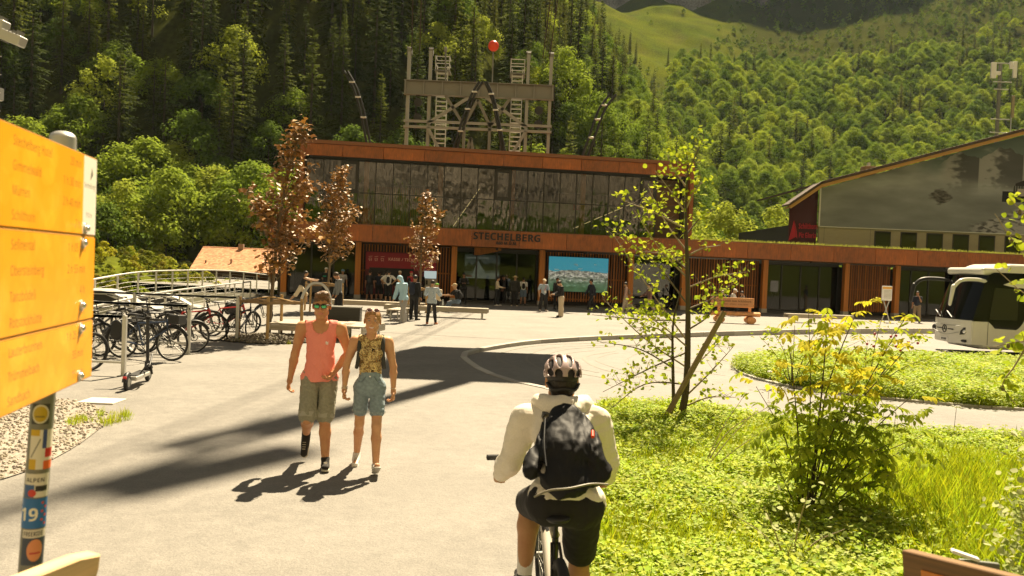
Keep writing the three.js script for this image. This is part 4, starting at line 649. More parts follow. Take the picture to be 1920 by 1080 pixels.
    for (let z = 1; z < nz - 1; z++) for (let y = 1; y < ny - 1; y++) for (let x = 1; x < nx - 1; x++) {
      const k = (z * ny + y) * nx + x, s = f[k] < 0;
      const quad = (a, b, d, e, flip) => { if (a < 0 || b < 0 || d < 0 || e < 0) return; if (flip) I.push(a, d, b, a, e, d); else I.push(a, b, d, a, d, e); };
      if (s !== f[k + 1] < 0) quad(id[k - nx - nx * ny], id[k - nx * ny], id[k], id[k - nx], !s);
      if (s !== f[k + nx] < 0) quad(id[k - 1 - nx * ny], id[k - 1], id[k], id[k - nx * ny], !s);
      if (s !== f[k + nx * ny] < 0) quad(id[k - 1 - nx], id[k - nx], id[k], id[k - 1], !s);
    }
    const g = new THREE.BufferGeometry(); g.setAttribute('position', new THREE.Float32BufferAttribute(P, 3)); g.setAttribute('normal', new THREE.Float32BufferAttribute(N, 3)); g.setAttribute('uv', new THREE.Float32BufferAttribute(U, 2)); g.setIndex(I); return g;
  }
}
const dv = (p, o, s) => V(Math.sin(o) * s, -Math.cos(p) * Math.cos(o), Math.sin(p) * Math.cos(o));
// pose angles in degrees: [forward, outward]; person faces +z, its left is +x
function skeleton(H, P) {
  const j = {}, lean = R(P.lean || 0), up = V(0, Math.cos(lean), Math.sin(lean)).applyAxisAngle(V(0, 0, 1), R(P.side || 0)), bend = R((P.lean || 0) + (P.hunch || 0)), up2 = V(0, Math.cos(bend), Math.sin(bend)).applyAxisAngle(V(0, 0, 1), R(P.side || 0)), tw = R(P.twist || 0);
  const sc = P.build || 1; j.H = H; j.up = up; j.up2 = up2; j.sc = sc;
  j.pel = V(0, 0, 0); j.waist = up.clone().multiplyScalar(0.09 * H); j.chest = j.waist.clone().addScaledVector(up2, 0.11 * H); j.neck = j.chest.clone().addScaledVector(up2, 0.105 * H);
  const hb = R((P.head || [0])[0]) + bend * 0.5, hy = R((P.head || [0, 0])[1] || 0);
  j.hq = new THREE.Quaternion().setFromEuler(new THREE.Euler(hb, hy, R(P.tilt || 0), 'YXZ')); const hu = V(0, 1, 0).applyQuaternion(j.hq);
  j.skullBase = j.neck.clone().addScaledVector(hu.clone().lerp(up2, .4).normalize(), 0.034 * H); j.head = j.skullBase.clone().addScaledVector(hu, 0.068 * H).add(V(0, 0, 0.012 * H).applyQuaternion(j.hq));
  j.fwd = V(0, 0, 1).applyAxisAngle(UP, tw); const sx = V(1, 0, 0).applyAxisAngle(UP, tw);
  for (const [k, s] of [['L', 1], ['R', -1]]) {
    j['hip' + k] = V(0.05 * H * s, -0.015 * H, 0); const th = P['th' + k] || [0, 3], sh = P['sh' + k] || th;
    j['knee' + k] = j['hip' + k].clone().addScaledVector(dv(R(th[0]), R(th[1]), s), 0.245 * H); j['ank' + k] = j['knee' + k].clone().addScaledVector(dv(R(sh[0]), R(sh[1]), s), 0.235 * H);
    const fp = R((P['ft' + k] || [0, 8])[0]), fy = R((P['ft' + k] || [0, 8])[1]) * s; j['fd' + k] = V(Math.sin(fy) * Math.cos(fp), Math.sin(fp), Math.cos(fy) * Math.cos(fp));
    j['toe' + k] = j['ank' + k].clone().addScaledVector(j['fd' + k], 0.095 * H).add(V(0, -0.026 * H, 0)); j['heel' + k] = j['ank' + k].clone().addScaledVector(j['fd' + k], -0.022 * H).add(V(0, -0.026 * H, 0));
    j['sho' + k] = j.chest.clone().addScaledVector(up2, 0.078 * H).addScaledVector(sx, 0.104 * H * s * (P.shw || 1)); const ua = P['ua' + k] || [4, 9], fa = P['fa' + k] || [16, 4];
    j['elb' + k] = j['sho' + k].clone().addScaledVector(dv(R(ua[0]), R(ua[1]), s), 0.165 * H); j['wri' + k] = j['elb' + k].clone().addScaledVector(dv(R(fa[0]), R(fa[1]), s), 0.145 * H);
    j['hd' + k] = dv(R((P['hn' + k] || [fa[0] + 8, fa[1]])[0]), R((P['hn' + k] || fa)[1]), s);
  }
  let dy; if (P.sit) dy = P.sit + 0.055 * H; else dy = -Math.min(j.toeL.y, j.toeR.y, j.heelL.y, j.heelR.y) + 0.016 * H;
  for (const k in j) if (j[k].isVector3 && !['up', 'up2', 'fwd', 'fdL', 'fdR', 'hdL', 'hdR'].includes(k)) j[k].y += dy;
  return j;
}
function bounds(j, m) { const lo = V(9, 9, 9), hi = V(-9, -9, -9); for (const k in j) if (j[k].isVector3 && !['up', 'up2', 'fwd', 'fdL', 'fdR', 'hdL', 'hdR'].includes(k)) { lo.min(j[k]); hi.max(j[k]); } return [lo.subScalar(m), hi.addScalar(m)]; }
const boundOf = (pts, m) => { const lo = V(9, 9, 9), hi = V(-9, -9, -9); for (const p of pts) { lo.min(p); hi.max(p); } return [lo.subScalar(m), hi.addScalar(m)]; };
function torsoTo(F, j, g, k = 0.03) { const H = j.H, s = j.sc, h = H / 1.75; F.cap(j.hipL, j.hipR, .092 * s * h + g, .092 * s * h + g, k, j.fwd, .94); F.cap(j.pel.clone().addScaledVector(j.up, .03 * H), j.waist, .118 * s * h + g, .108 * s * h + g, k, j.fwd, .8); F.cap(j.waist, j.chest.clone().addScaledVector(j.up2, .015 * H), .112 * s * h + g, .136 * s * h + g, k, j.fwd, .74); F.cap(j.shoL.clone().lerp(j.shoR, .14), j.shoR.clone().lerp(j.shoL, .14), .06 * s * h + g, .06 * s * h + g, .05, null); F.cap(j.neck.clone().addScaledVector(j.up2, -.02 * H).lerp(j.shoL, .45), j.neck.clone().addScaledVector(j.up2, -.02 * H).lerp(j.shoR, .45), .042 * s * h + g, .042 * s * h + g, .04); }
function armTo(F, j, s, g, t0 = 0, t1 = 2, k = 0.018) { const h = j.H / 1.75 * j.sc, S = j['sho' + s], E = j['elb' + s], W = j['wri' + s]; const u = Math.min(1, t1); F.cap(S, S.clone().lerp(E, u), .053 * h + g, lerp(.053, .040, u) * h + g, k); if (t1 >= 0.55) F.cap(S.clone().lerp(E, .25), S.clone().lerp(E, Math.min(.55, t1)), .048 * h + g, .046 * h + g, k); if (t1 > 1) { const v = t1 - 1; F.cap(E, E.clone().lerp(W, Math.min(.3, v)), .040 * h + g, .043 * h + g, k); F.cap(E.clone().lerp(W, Math.min(.3, v)), E.clone().lerp(W, v), .043 * h + g, lerp(.041, .0265, v) * h + g, k); } }
function legTo(F, j, s, g, t1 = 2, k = 0.02, g2 = g) { const h = j.H / 1.75 * j.sc, A = j['hip' + s], K = j['knee' + s], N = j['ank' + s], u = Math.min(1, t1); F.cap(A, A.clone().lerp(K, u), .081 * h + g, lerp(.081, .055, u) * h + lerp(g, g2, u / t1), k); if (t1 > 1) { const v = t1 - 1; const bk = V(0, 0, -.012 * h); F.cap(K, K.clone().lerp(N, Math.min(.32, v)).add(bk), .053 * h + g2, .057 * h + g2, k); F.cap(K.clone().lerp(N, Math.min(.32, v)).add(bk), K.clone().lerp(N, v), .057 * h + g2, lerp(.055, .036, v) * h + g2, k); } }
function shoeTo(F, j, s, g) { const h = j.H / 1.75, hl = j['heel' + s], t = j['toe' + s], m = hl.clone().lerp(t, .55); F.cap(hl, t, .036 * h + g, .037 * h + g, .02); F.cap(j['ank' + s].clone().add(V(0, -.012 * h, 0)), m, .042 * h + g, .032 * h + g, .03); }
function handTo(F, j, s, curl, side, thin = 1) {              // palm, four fingers, thumb; curl 0..1
  const h = j.H / 1.75, W = j['wri' + s], d = j['hd' + s].clone().normalize(), sg = s === 'L' ? 1 : -1, pn = V(-sg, 0, .15).applyAxisAngle(UP, R(side || 0)); pn.addScaledVector(d, -pn.dot(d)).normalize(); const w = V(0, 0, 0).crossVectors(d, pn).multiplyScalar(sg).normalize();  // pn: palm side, w: towards the thumb
  if (w.z < 0 && !side) w.negate();
  const K = W.clone().addScaledVector(d, .088 * h); F.cap(W, W.clone().addScaledVector(d, .03 * h), .026 * h, .03 * h, .012); F.cap(W.clone().addScaledVector(d, .028 * h), K, .03 * h, .034 * h, .012, pn, .48);
  for (let i = 0; i < 4; i++) { const L = [.078, .086, .08, .062][i] * h, o = K.clone().addScaledVector(w, (.027 - .018 * i) * h); let p = o.clone().addScaledVector(d, -.012 * h), dd = d.clone(); const ax = V(0, 0, 0).crossVectors(d, pn).normalize(), rad = .0092 * h * thin; for (let q = 0; q < 3; q++) { dd.applyAxisAngle(ax, R(8 + (55 + 7 * i) * curl * (q ? 1 : .7))); const e = p.clone().addScaledVector(dd, L * [.48, .3, .24][q] + (q ? 0 : .012 * h)); F.cap(p, e, rad * (1 - .08 * q), rad * (.92 - .08 * q), .004); p = e; } }
  const tb = W.clone().addScaledVector(d, .022 * h).addScaledVector(w, .022 * h), t1 = tb.clone().addScaledVector(d, .036 * h).addScaledVector(w, .026 * h).addScaledVector(pn, .012 * h), t2 = t1.clone().addScaledVector(d, .034 * h).addScaledVector(w, .004 * h).addScaledVector(pn, .012 * h * (1 + curl)); F.cap(tb, t1, .014 * h, .011 * h, .01); F.cap(t1, t2, .0105 * h, .0085 * h, .004);
}
function headTo(F, j, fine) {
  const h = j.H / 1.75 * 1.07, q = j.hq, T = (x, y, z) => V(x * h, y * h, z * h).applyQuaternion(q).add(j.head);
  F.cap(j.neck.clone().addScaledVector(j.up2, -.03 * h), j.skullBase.clone().add(V(0, .02 * h, 0)), .058 * h * j.sc, .053 * h * j.sc, .025);
  F.ell(T(0, .02, -.012), V(.077 * h, .092 * h, .096 * h), q, .02); F.ell(T(0, -.045, .018), V(.058 * h, .072 * h, .07 * h), q, .03);
  if (!fine) { F.cap(T(0, .0, .085), T(0, -.028, .1), .009 * h, .013 * h, .01); for (const s of [-1, 1]) F.ell(T(s * .078, -.01, -.01), V(.008 * h, .03 * h, .018 * h), q, .006); return; }
  F.cap(T(-.028, -.112, .052), T(.028, -.112, .052), .015 * h, .015 * h, .02); F.cap(T(-.05, -.07, .0), T(-.024, -.106, .06), .018 * h, .014 * h, .02); F.cap(T(.05, -.07, .0), T(.024, -.106, .06), .018 * h, .014 * h, .02);   // chin, jaw
  F.cap(T(-.034, .026, .078), T(.034, .026, .078), .012 * h, .012 * h, .014);   // brow
  for (const s of [-1, 1]) { F.ell(T(s * .031, .004, .086), V(.017 * h, .011 * h, .013 * h), q, .008, true); F.ell(T(s * .031, .003, .074), V(.0135 * h, .0125 * h, .0125 * h), q, .003); F.ell(T(s * .044, -.03, .06), V(.02 * h, .016 * h, .022 * h), q, .016); F.ell(T(s * .08, -.008, -.012), V(.008 * h, .032 * h, .02 * h), q.clone().multiply(new THREE.Quaternion().setFromAxisAngle(UP, s * .5)), .006); F.ell(T(s * .088, -.006, -.008), V(.006 * h, .018 * h, .010 * h), q, .004, true); F.ell(T(s * .0115, -.035, .094), V(.009 * h, .008 * h, .010 * h), q, .006); }
  F.cap(T(0, .018, .087), T(0, -.028, .106), .0075 * h, .0115 * h, .008);      // nose
  F.cap(T(-.02, -.0645, .083), T(.02, -.0645, .083), .0065 * h, .0065 * h, .005); F.cap(T(-.016, -.074, .081), T(.016, -.074, .081), .0078 * h, .0078 * h, .005); F.cap(T(-.024, -.069, .089), T(.024, -.069, .089), .001, .001, .001);
}
function paintHead(g, j, skin, o = {}) {                       // lips, brows, eyes: their own colours as vertex colours
  const h = j.H / 1.75 * 1.07, iq = j.hq.clone().invert(), p = g.attributes.position, C = new Float32Array(p.count * 3), v = V(0, 0, 0);
  for (let i = 0; i < p.count; i++) {
    v.set(p.getX(i), p.getY(i), p.getZ(i)).sub(j.head).applyQuaternion(iq).divideScalar(h); let c = skin;
    if (v.z > .06 && v.length() < .14) { const ax = Math.abs(v.x); const bx = ax - .031;
      if (o.smile ? (Math.abs(v.y + .0695 - .010 * (ax / .026) ** 2) < .0048 && ax < .023) : 0) c = [.75, .72, .66]; else if (Math.abs(v.y + .069) < .013 - ax * .28 && ax < .027) c = o.lip || [skin[0] * .95, skin[1] * .58, skin[2] * .58];
      else if (Math.abs(v.y - .0245 + bx * bx * 7) < .0042 && Math.abs(bx) < .019) c = o.brow || [skin[0] * .35, skin[1] * .3, skin[2] * .25];
      else if (Math.hypot(bx * .62, v.y - .003) < .0072 && v.z > .076) c = Math.hypot(bx, v.y - .003) < .0062 ? [.05, .035, .02] : [.62, .58, .53]; }
    C.set(c, 3 * i);
  }
  g.setAttribute('color', new THREE.BufferAttribute(C, 3)); return g;
}
function paintSkin(g, skin) { const p = g.attributes.position, C = new Float32Array(p.count * 3); for (let i = 0; i < p.count; i++) { const a = 1 + .10 * noise(p.getX(i) * 14, p.getY(i) * 9, p.getZ(i) * 14) + .05 * noise(p.getX(i) * 60, p.getY(i) * 60, p.getZ(i) * 60); C.set([skin[0] * a, skin[1] * a * a, skin[2] * a * a], 3 * i); } g.setAttribute('color', new THREE.BufferAttribute(C, 3)); return g; }
const skinMat = new THREE.MeshPhysicalMaterial({ color: 0xffffff, vertexColors: true, roughness: 0.5, specularIntensity: 0.5 });
const cloth = (c, r = 0.9) => mat(c, r);
// A figure at the size of the background: body, clothes, hair, shoes; extras by name
function person(label, at, turn, H, P, o) {
  const c = o.cell || 0.02, j = skeleton(H, P), g = thing('person', label, 'person', [at.x, o.y || 0, at.z], turn), skin = o.skin || [0.42, 0.22, 0.13];
  const [lo, hi] = bounds(j, 0.2); let F = new Field(lo, hi, c); torsoTo(F, j, 0); for (const s of 'LR') { armTo(F, j, s, 0); legTo(F, j, s, 0); const W = j['wri' + s], d = j['hd' + s]; F.cap(W, W.clone().addScaledVector(d, .05), .027, .033, .015); F.cap(W.clone().addScaledVector(d, .06), W.clone().addScaledVector(d, .14), .03, .018, .012); F.cap(j['heel' + s], j['toe' + s], .03, .03, .02); } headTo(F, j, false);
  part('body', paintSkin(F.mesh(), skin), skinMat, g);
  if (o.top) { F = new Field(lo, hi, c); torsoTo(F, j, .014 + (o.baggy || 0)); if (o.sleeve) for (const s of 'LR') armTo(F, j, s, .013 + (o.baggy || 0), 0, o.sleeve); F.clip(j.pel.clone().addScaledVector(j.up, -(o.hem || 0.04)), j.up.clone().negate()); F.clip(j.neck.clone().addScaledVector(j.up2, .012), j.up2); F.add((x, y, z) => 0.008 * noise(x * 13, y * 11, z * 13)); part(o.topName || 'shirt', F.mesh(3), o.top, g); }
  if (o.bottom) { F = new Field(lo, hi, c); const b = o.loose || .012; F.cap(j.hipL, j.hipR, .108 * j.sc * H / 1.75 + .012, .108 * j.sc * H / 1.75 + .012, .03, j.fwd, .92); F.cap(j.pel, j.waist.clone().lerp(j.pel, .55), .118 * j.sc * H / 1.75 + .012, .11 * j.sc * H / 1.75 + .012, .03, j.fwd, .82); for (const s of 'LR') legTo(F, j, s, b, o.len || 2, .02, b * (o.flare || 1.2)); F.clip(j.pel.clone().addScaledVector(j.up, .055 * H), j.up); part(o.len && o.len < 1.5 ? 'shorts' : 'trousers', F.mesh(3), o.bottom, g); }
  for (const s of 'LR') { const [a, b] = boundOf([j['heel' + s], j['toe' + s], j['ank' + s]], .09); F = new Field(a, b, c * .7); shoeTo(F, j, s, .006); F.clip(j['ank' + s].clone().add(V(0, .03, 0)), UP); part('shoe', F.mesh(), o.shoes || cloth([.03, .03, .03]), g); }
  const h = H / 1.75 * 1.05, T = (x, y, z) => V(x * h, y * h, z * h).applyQuaternion(j.hq).add(j.head);
  if (o.hood) { F = new Field(j.head.clone().subScalar(.2), j.head.clone().addScalar(.2), c * .8); F.ell(T(0, .02, -.02), V(.1, .118, .115), j.hq, .02); F.cap(T(0, -.08, -.03), j.neck, .09, .085, .03); F.ell(T(0, -.02, .1), V(.06, .09, .07), j.hq, .01, true); part('hood', F.mesh(), o.hood, g); }
  else if (o.hair) { F = new Field(j.head.clone().subScalar(.22), j.head.clone().addScalar(.2), c * .7); F.ell(T(0, .028, -.018), V(.084 * h, .095 * h, .102 * h), j.hq, .02); if (o.long) F.cap(T(0, -.02, -.07), T(0, -.17, -.075), .06, .04, .03); if (o.bun) F.ell(T(0, .04, -.12), V(.04, .04, .04), j.hq, .02); F.ell(T(0, -.055, .07), V(.075 * h, .095 * h, .09 * h), j.hq, .008, true); F.add((x, y, z) => 0.005 * noise(x * 40, y * 40, z * 40)); part('hair', F.mesh(), o.hair, g); }
  if (o.cap || o.hat) { const m = o.cap || o.hat; const q = new THREE.Group(); F = new Field(j.head.clone().subScalar(.24), j.head.clone().addScalar(.24), c * .6); F.ell(T(0, .05, -.012), V(.09 * h, .075 * h, .105 * h), j.hq, .01); if (o.hat) { F.clip(T(0, .03, 0), V(0, -1, 0).applyQuaternion(j.hq)); F.ell(T(0, .04, -.01), V(.2, .014, .21), j.hq, .01); } else { F.clip(T(0, .03, 0), V(0, -1, 0).applyQuaternion(j.hq)); F.ell(T(0, .034, (o.capBack ? -1 : 1) * .105), V(.07, .01, .075), j.hq, .008); } part(o.hat ? 'hat' : 'cap', F.mesh(), m, g); }
  if (o.helmet) { F = new Field(j.head.clone().subScalar(.2), j.head.clone().addScalar(.24), c * .6); F.ell(T(0, .055, -.01), V(.105, .09, .135), j.hq, .01); F.clip(T(0, .025, 0), V(0, -1, 0).applyQuaternion(j.hq)); part('helmet', F.mesh(), o.helmet, g); }
  if (o.pack) { const b = j.chest.clone().addScaledVector(j.up2, -.03 * H); F = new Field(b.clone().subScalar(.42), b.clone().addScalar(.42), c * .8); const bk = V(0, 0, -1).applyAxisAngle(V(1, 0, 0), R((P.lean || 0) + (P.hunch || 0))), ps = o.packSize || 1; F.cap(b.clone().addScaledVector(bk, .17).addScaledVector(j.up2, -.13 * ps), b.clone().addScaledVector(bk, .16).addScaledVector(j.up2, .11 * ps), .135 * ps, .12 * ps, .02, bk, .62); F.cap(b.clone().addScaledVector(bk, .24).addScaledVector(j.up2, -.12 * ps), b.clone().addScaledVector(bk, .23).addScaledVector(j.up2, -.02), .085 * ps, .08 * ps, .02, bk, .5); for (const s of ['shoL', 'shoR']) { const q = j[s].clone().lerp(j.neck, .4).add(V(0, .025, 0)); F.cap(q.clone().addScaledVector(bk, .1).addScaledVector(j.up2, -.05), q, .022, .022, .02); F.cap(q, q.clone().addScaledVector(bk, -.12).addScaledVector(j.up2, -.2), .022, .02, .01); } part('backpack', F.mesh(), o.pack, g); }
  if (o.extra) o.extra(g, j);
  return g;
}
// ---------------------------------------------------------------- people on the plaza
const blk = cloth([.013, .013, .014]), blk2 = cloth([.022, .022, .025]), navy = cloth([.016, .02, .035]), wht = cloth([.68, .66, .62]), cream = cloth([.62, .53, .38]), grey = cloth([.34, .33, .32]), hairD = cloth([.016, .011, .008], .6), hairB = cloth([.06, .035, .018], .6);
const whtShoe = cloth([.62, .6, .56]), lb = cloth([.36, .55, .68]), denim = cloth([.12, .17, .24]), olive = cloth([.10, .095, .05]), red = cloth([.42, .015, .02]), pinkish = cloth([.42, .27, .22]);
const gp = (x, y) => onGround(x, y);
const face = (p) => Math.atan2(-p.x, -p.z);        // turn that looks at the camera
const SK2 = [.33, .17, .1], SK3 = [.25, .13, .08], SKA = [.46, .28, .17];
person('person in black tank top and cream shorts leaning forward, pushing with both arms', gp(563, 570), R(100), 1.75, { lean: 22, head: [-8, 0], thL: [38, 4], shL: [4, 3], thR: [-30, 4], shR: [-48, 3], ftR: [-35, 6], uaL: [78, 6], faL: [86, 2], uaR: [70, 6], faR: [84, 2] }, { top: blk, bottom: cream, len: 1.02, loose: .03, hair: hairD, skin: SKA });
person('person in black shirt and white cap seen from behind the staked tree', gp(609, 561), R(172), 1.78, { lean: 6, uaL: [25, 14], faL: [50, -4], uaR: [25, 14], faR: [50, -4] }, { top: blk, sleeve: .7, bottom: blk2, cap: wht, skin: SKA, extra: (g, j) => part('shirt_print', rbox(.2, .05, .01, .004, 0, j.chest.y, -.155, 1), mat([.02, .35, .2], .8), g) });
person('person in grey hoodie and black shorts looking down beside the dark planter box', gp(634, 597), R(-62), 1.78, { lean: 3, head: [34, -8], uaL: [6, 6], faL: [20, -2], uaR: [6, 6], faR: [20, -2], thL: [-4, 3], thR: [6, 3] }, { top: cloth([.17, .18, .19]), topName: 'hoodie', sleeve: 2, baggy: .012, bottom: blk, len: 1.1, loose: .035, hair: hairB, shoes: blk, extra: (g, j) => { const F = new Field(j.neck.clone().subScalar(.22), j.neck.clone().addScalar(.2), .016); F.cap(j.neck.clone().add(V(-.08, -.02, -.08)), j.neck.clone().add(V(.08, -.02, -.08)), .055, .055, .02); F.cap(j.neck.clone().add(V(.09, -.01, -.04)), j.neck.clone().add(V(.06, -.05, .1)), .04, .03, .03); F.cap(j.neck.clone().add(V(-.09, -.01, -.04)), j.neck.clone().add(V(-.06, -.05, .1)), .04, .03, .03); part('hood', F.mesh(), blk2, g); } });
person('person in white shirt and blue helmet standing by the left glass wall', gp(641, 562), R(20), 1.7, { uaR: [30, 14], faR: [70, 6], head: [5, 0] }, { top: grey, sleeve: .7, bottom: blk2, helmet: cloth([.1, .2, .3]), skin: SK2 });
// the queue at the ticket board
const back = R(178);
person('leftmost person of the ticket queue, all in black with bare legs and backpack', gp(692, 566), back, 1.76, { thL: [4, 5], thR: [-4, 5] }, { top: blk, sleeve: .7, bottom: blk2, len: 1, loose: .03, pack: blk2, hair: hairD, skin: SK2 });
person('slim person in dark clothes second from left in the ticket queue', gp(709, 565), back, 1.7, { uaL: [20, 10], faL: [80, -10] }, { top: navy, sleeve: .6, bottom: blk, len: 1, loose: .02, hair: hairD, skin: SK2 });
person('person in white top with dark long hair left of the akimbo figure at the tickets', gp(719, 564), R(165), 1.72, { lean: 6 }, { top: wht, sleeve: .7, bottom: blk, len: 1.1, hair: hairD, long: 1, skin: SKA });
person('person in white T-shirt with hands on hips and dark backpack at the ticket board', gp(727, 568), back, 1.8, { uaL: [-12, 48], faL: [12, -46], uaR: [-12, 48], faR: [12, -46], lean: 5 }, { top: wht, sleeve: .75, baggy: .01, bottom: blk, len: 1.1, loose: .04, pack: blk, packSize: .75, hair: hairD, skin: SKA });
person('tall person in dark jacket between the white shirts and red cap in the queue', gp(741, 563), R(190), 1.84, {}, { top: blk2, sleeve: 2, bottom: blk, hair: hairB, skin: SK2 });
person('person in black with cream cap behind the light blue hoodie', gp(748, 566), R(186), 1.76, { head: [10, 0] }, { top: blk, sleeve: 2, bottom: blk2, cap: cream, skin: SKA });
person('person in bright red cap and red shirt at the ticket counter', gp(769, 568), R(150), 1.76, { uaL: [20, 16], faL: [70, -8] }, { top: red, sleeve: .9, bottom: blk, cap: red, pack: blk2, packSize: .8, skin: SKA });
person('dark silhouette reading the ticket screen right of the red cap', gp(787, 566), R(200), 1.75, {}, { top: blk, sleeve: 2, bottom: blk2, hair: hairD, skin: SK3 });
person('person in light blue hoodie with hood up and light grey trousers', gp(755, 605), R(-38), 1.78, { lean: 8, hunch: 6, head: [22, -10], thL: [16, 3], shL: [2, 3], thR: [-14, 3], shR: [-20, 3], uaL: [8, 8], faL: [20, 0], uaR: [10, 8], faR: [24, 0] }, { top: lb, topName: 'hoodie', sleeve: 2, baggy: .022, hem: .09, bottom: grey, loose: .028, hood: lb, shoes: grey, skin: SKA });
person('person all in black with dark backpack standing beside the blue hoodie', gp(775, 600), R(150), 1.76, { head: [18, 20], uaL: [20, 12], faL: [60, -6], thL: [3, 5], thR: [-2, 5] }, { top: blk, topName: 'jacket', sleeve: 2, baggy: .015, bottom: blk, loose: .02, pack: navy, hair: hairD, skin: SK2 });
person('small person in white and blue patterned shirt and dark trousers', gp(808, 608), R(172), 1.62, { uaL: [30, 22], faL: [95, -8], uaR: [30, 22], faR: [95, -8], thL: [0, 5], thR: [2, 6], head: [15, 0] }, { top: mat([1, 1, 1], .85, { map: tex(128, 128, (u, v) => { const s = ((u * 10) % 1) < .35 && fbm(u * 8, v * 30, 2) > -.15; return s ? [.22, .36, .52] : [.74, .78, .8]; }, [.8, .8]) }), sleeve: 1.15, baggy: .02, hem: .1, bottom: blk2, loose: .012, hair: hairD, shoes: cloth([.5, .2, .1]), skin: SKA });
person('seated person in green cap and beige top on the long bench', gp(819, 586), R(-160), 1.72, { sit: .45, lean: 12, thL: [82, 8], shL: [4, 4], thR: [82, 8], shR: [4, 4], uaL: [40, 12], faL: [80, -6], uaR: [40, 12], faR: [80, -6] }, { top: cream, sleeve: 1.6, baggy: .012, bottom: blk2, cap: cloth([.16, .36, .04]), skin: SKA });
person('seated person in black shirt and beige cap with backpack at the bench end', gp(858, 586), R(-98), 1.76, { sit: .45, lean: 16, head: [-4, 0], thL: [84, 6], shL: [18, 4], thR: [84, 6], shR: [4, 4], uaL: [48, 8], faL: [84, 0], uaR: [44, 8], faR: [80, 0] }, { top: blk, sleeve: .8, bottom: denim, cap: cloth([.42, .34, .2]), pack: blk2, packSize: .85, skin: SKA });
person('dark figure with crossed arms standing before the left entrance glass', gp(868, 571), R(6), 1.78, { uaL: [25, 16], faL: [95, -40], uaR: [25, 16], faR: [95, -40] }, { top: blk, sleeve: 2, bottom: blk, cap: blk2, skin: SK3 });
person('person in cream long-sleeved top and black trousers in profile at the entrance', gp(931, 573), R(84), 1.66, { head: [14, 0], uaL: [18, 4], faL: [78, 0], uaR: [18, 4], faR: [78, 0], thL: [6, 2], thR: [-5, 2] }, { top: cream, sleeve: 2, bottom: blk, loose: .025, hair: hairD, long: 1, shoes: whtShoe, skin: SKA });
person('dark figure facing the cream top person at the entrance', gp(944, 570), R(-80), 1.7, { head: [12, 0] }, { top: blk2, sleeve: 2, bottom: blk, cap: blk, skin: SK3 });
person('tall dark figure standing under the film screen in the entrance', gp(952, 569), R(170), 1.82, {}, { top: blk, sleeve: 2, bottom: blk, hair: hairD, skin: SK3 });
person('person in wide straw hat and long dark coat at the entrance', gp(964, 574), R(176), 1.74, { thL: [3, 5], thR: [-3, 5] }, { top: cloth([.028, .028, .024]), topName: 'coat', sleeve: 2, baggy: .03, hem: .32, bottom: blk, loose: .02, hat: cloth([.58, .42, .2]), shoes: cream, skin: SKA });
person('person in white T-shirt, denim shorts and small black backpack from behind', gp(980, 573), R(182), 1.66, { thL: [4, 3], thR: [-8, 3], shR: [-16, 3] }, { top: wht, sleeve: .7, bottom: denim, len: .7, loose: .03, pack: blk, packSize: .7, hair: hairD, skin: SK2 });
person('person in light blue short-sleeved shirt with red strap and lanyard badge', gp(1018, 584), R(18), 1.68, { uaL: [-14, 26], faL: [16, 10], uaR: [-10, 22], faR: [14, -8], head: [6, 8], thL: [2, 6], thR: [2, 7] }, { top: cloth([.30, .37, .46]), sleeve: .8, baggy: .016, bottom: blk, len: 1.7, loose: .04, cap: cream, shoes: whtShoe, skin: SKA, extra: (g, j) => { part('strap', [tube([j.shoL.clone().lerp(j.neck, .5).add(V(0, .06, .02)), j.chest.clone().add(V(.06, .02, .15)), j.waist.clone().add(V(-.04, .04, .15))], .012, 14, 5)], cloth([.5, .04, .04]), g); part('badge', rbox(.09, .13, .01, .004, .02, j.waist.y - .02, .17, 1), wht, g); } });
person('dark haired figure in black half hidden behind the beige trousers', gp(1043, 580), R(30), 1.74, {}, { top: blk2, sleeve: 2, bottom: blk, hair: hairD, skin: SK2 });
person('person in black top and wide beige trousers looking at a phone', gp(1051, 594), R(-80), 1.7, { lean: 3, head: [34, 0], uaL: [14, 4], faL: [74, 0], uaR: [14, 4], faR: [74, 0], thL: [3, 2], thR: [-4, 2] }, { top: blk, topName: 'jacket', sleeve: 2, baggy: .02, bottom: cloth([.55, .46, .33]), loose: .05, flare: 1.3, hair: hairD, bun: 1, shoes: blk, skin: SKA, extra: (g, j) => part('phone', rbox(.07, .012, .14, .004, j.wriL.x - .06, j.wriL.y + .03, j.wriL.z + .08, 1), whtShoe, g) });
person('person in dark jacket walking past the panorama board', gp(1108, 584), R(-70), 1.78, { lean: 4, thL: [24, 2], shL: [10, 2], thR: [-16, 2], shR: [-42, 2], ftR: [-30, 5], uaL: [-18, 6], faL: [2, 2], uaR: [20, 6], faR: [38, 2] }, { top: navy, topName: 'jacket', sleeve: 2, baggy: .014, bottom: blk2, loose: .014, pack: blk2, packSize: .7, hair: hairD, shoes: cloth([.2, .18, .15]), skin: SK2 });
person('person in pale pink top and beige trousers behind the young alder', gp(1172, 587), R(-95), 1.66, { head: [10, 0], thL: [12, 2], thR: [-8, 2] }, { top: pinkish, sleeve: 2, bottom: cloth([.45, .38, .3]), loose: .03, hair: hairD, pack: cloth([.2, .15, .1]), packSize: .7, shoes: whtShoe, skin: SKA });
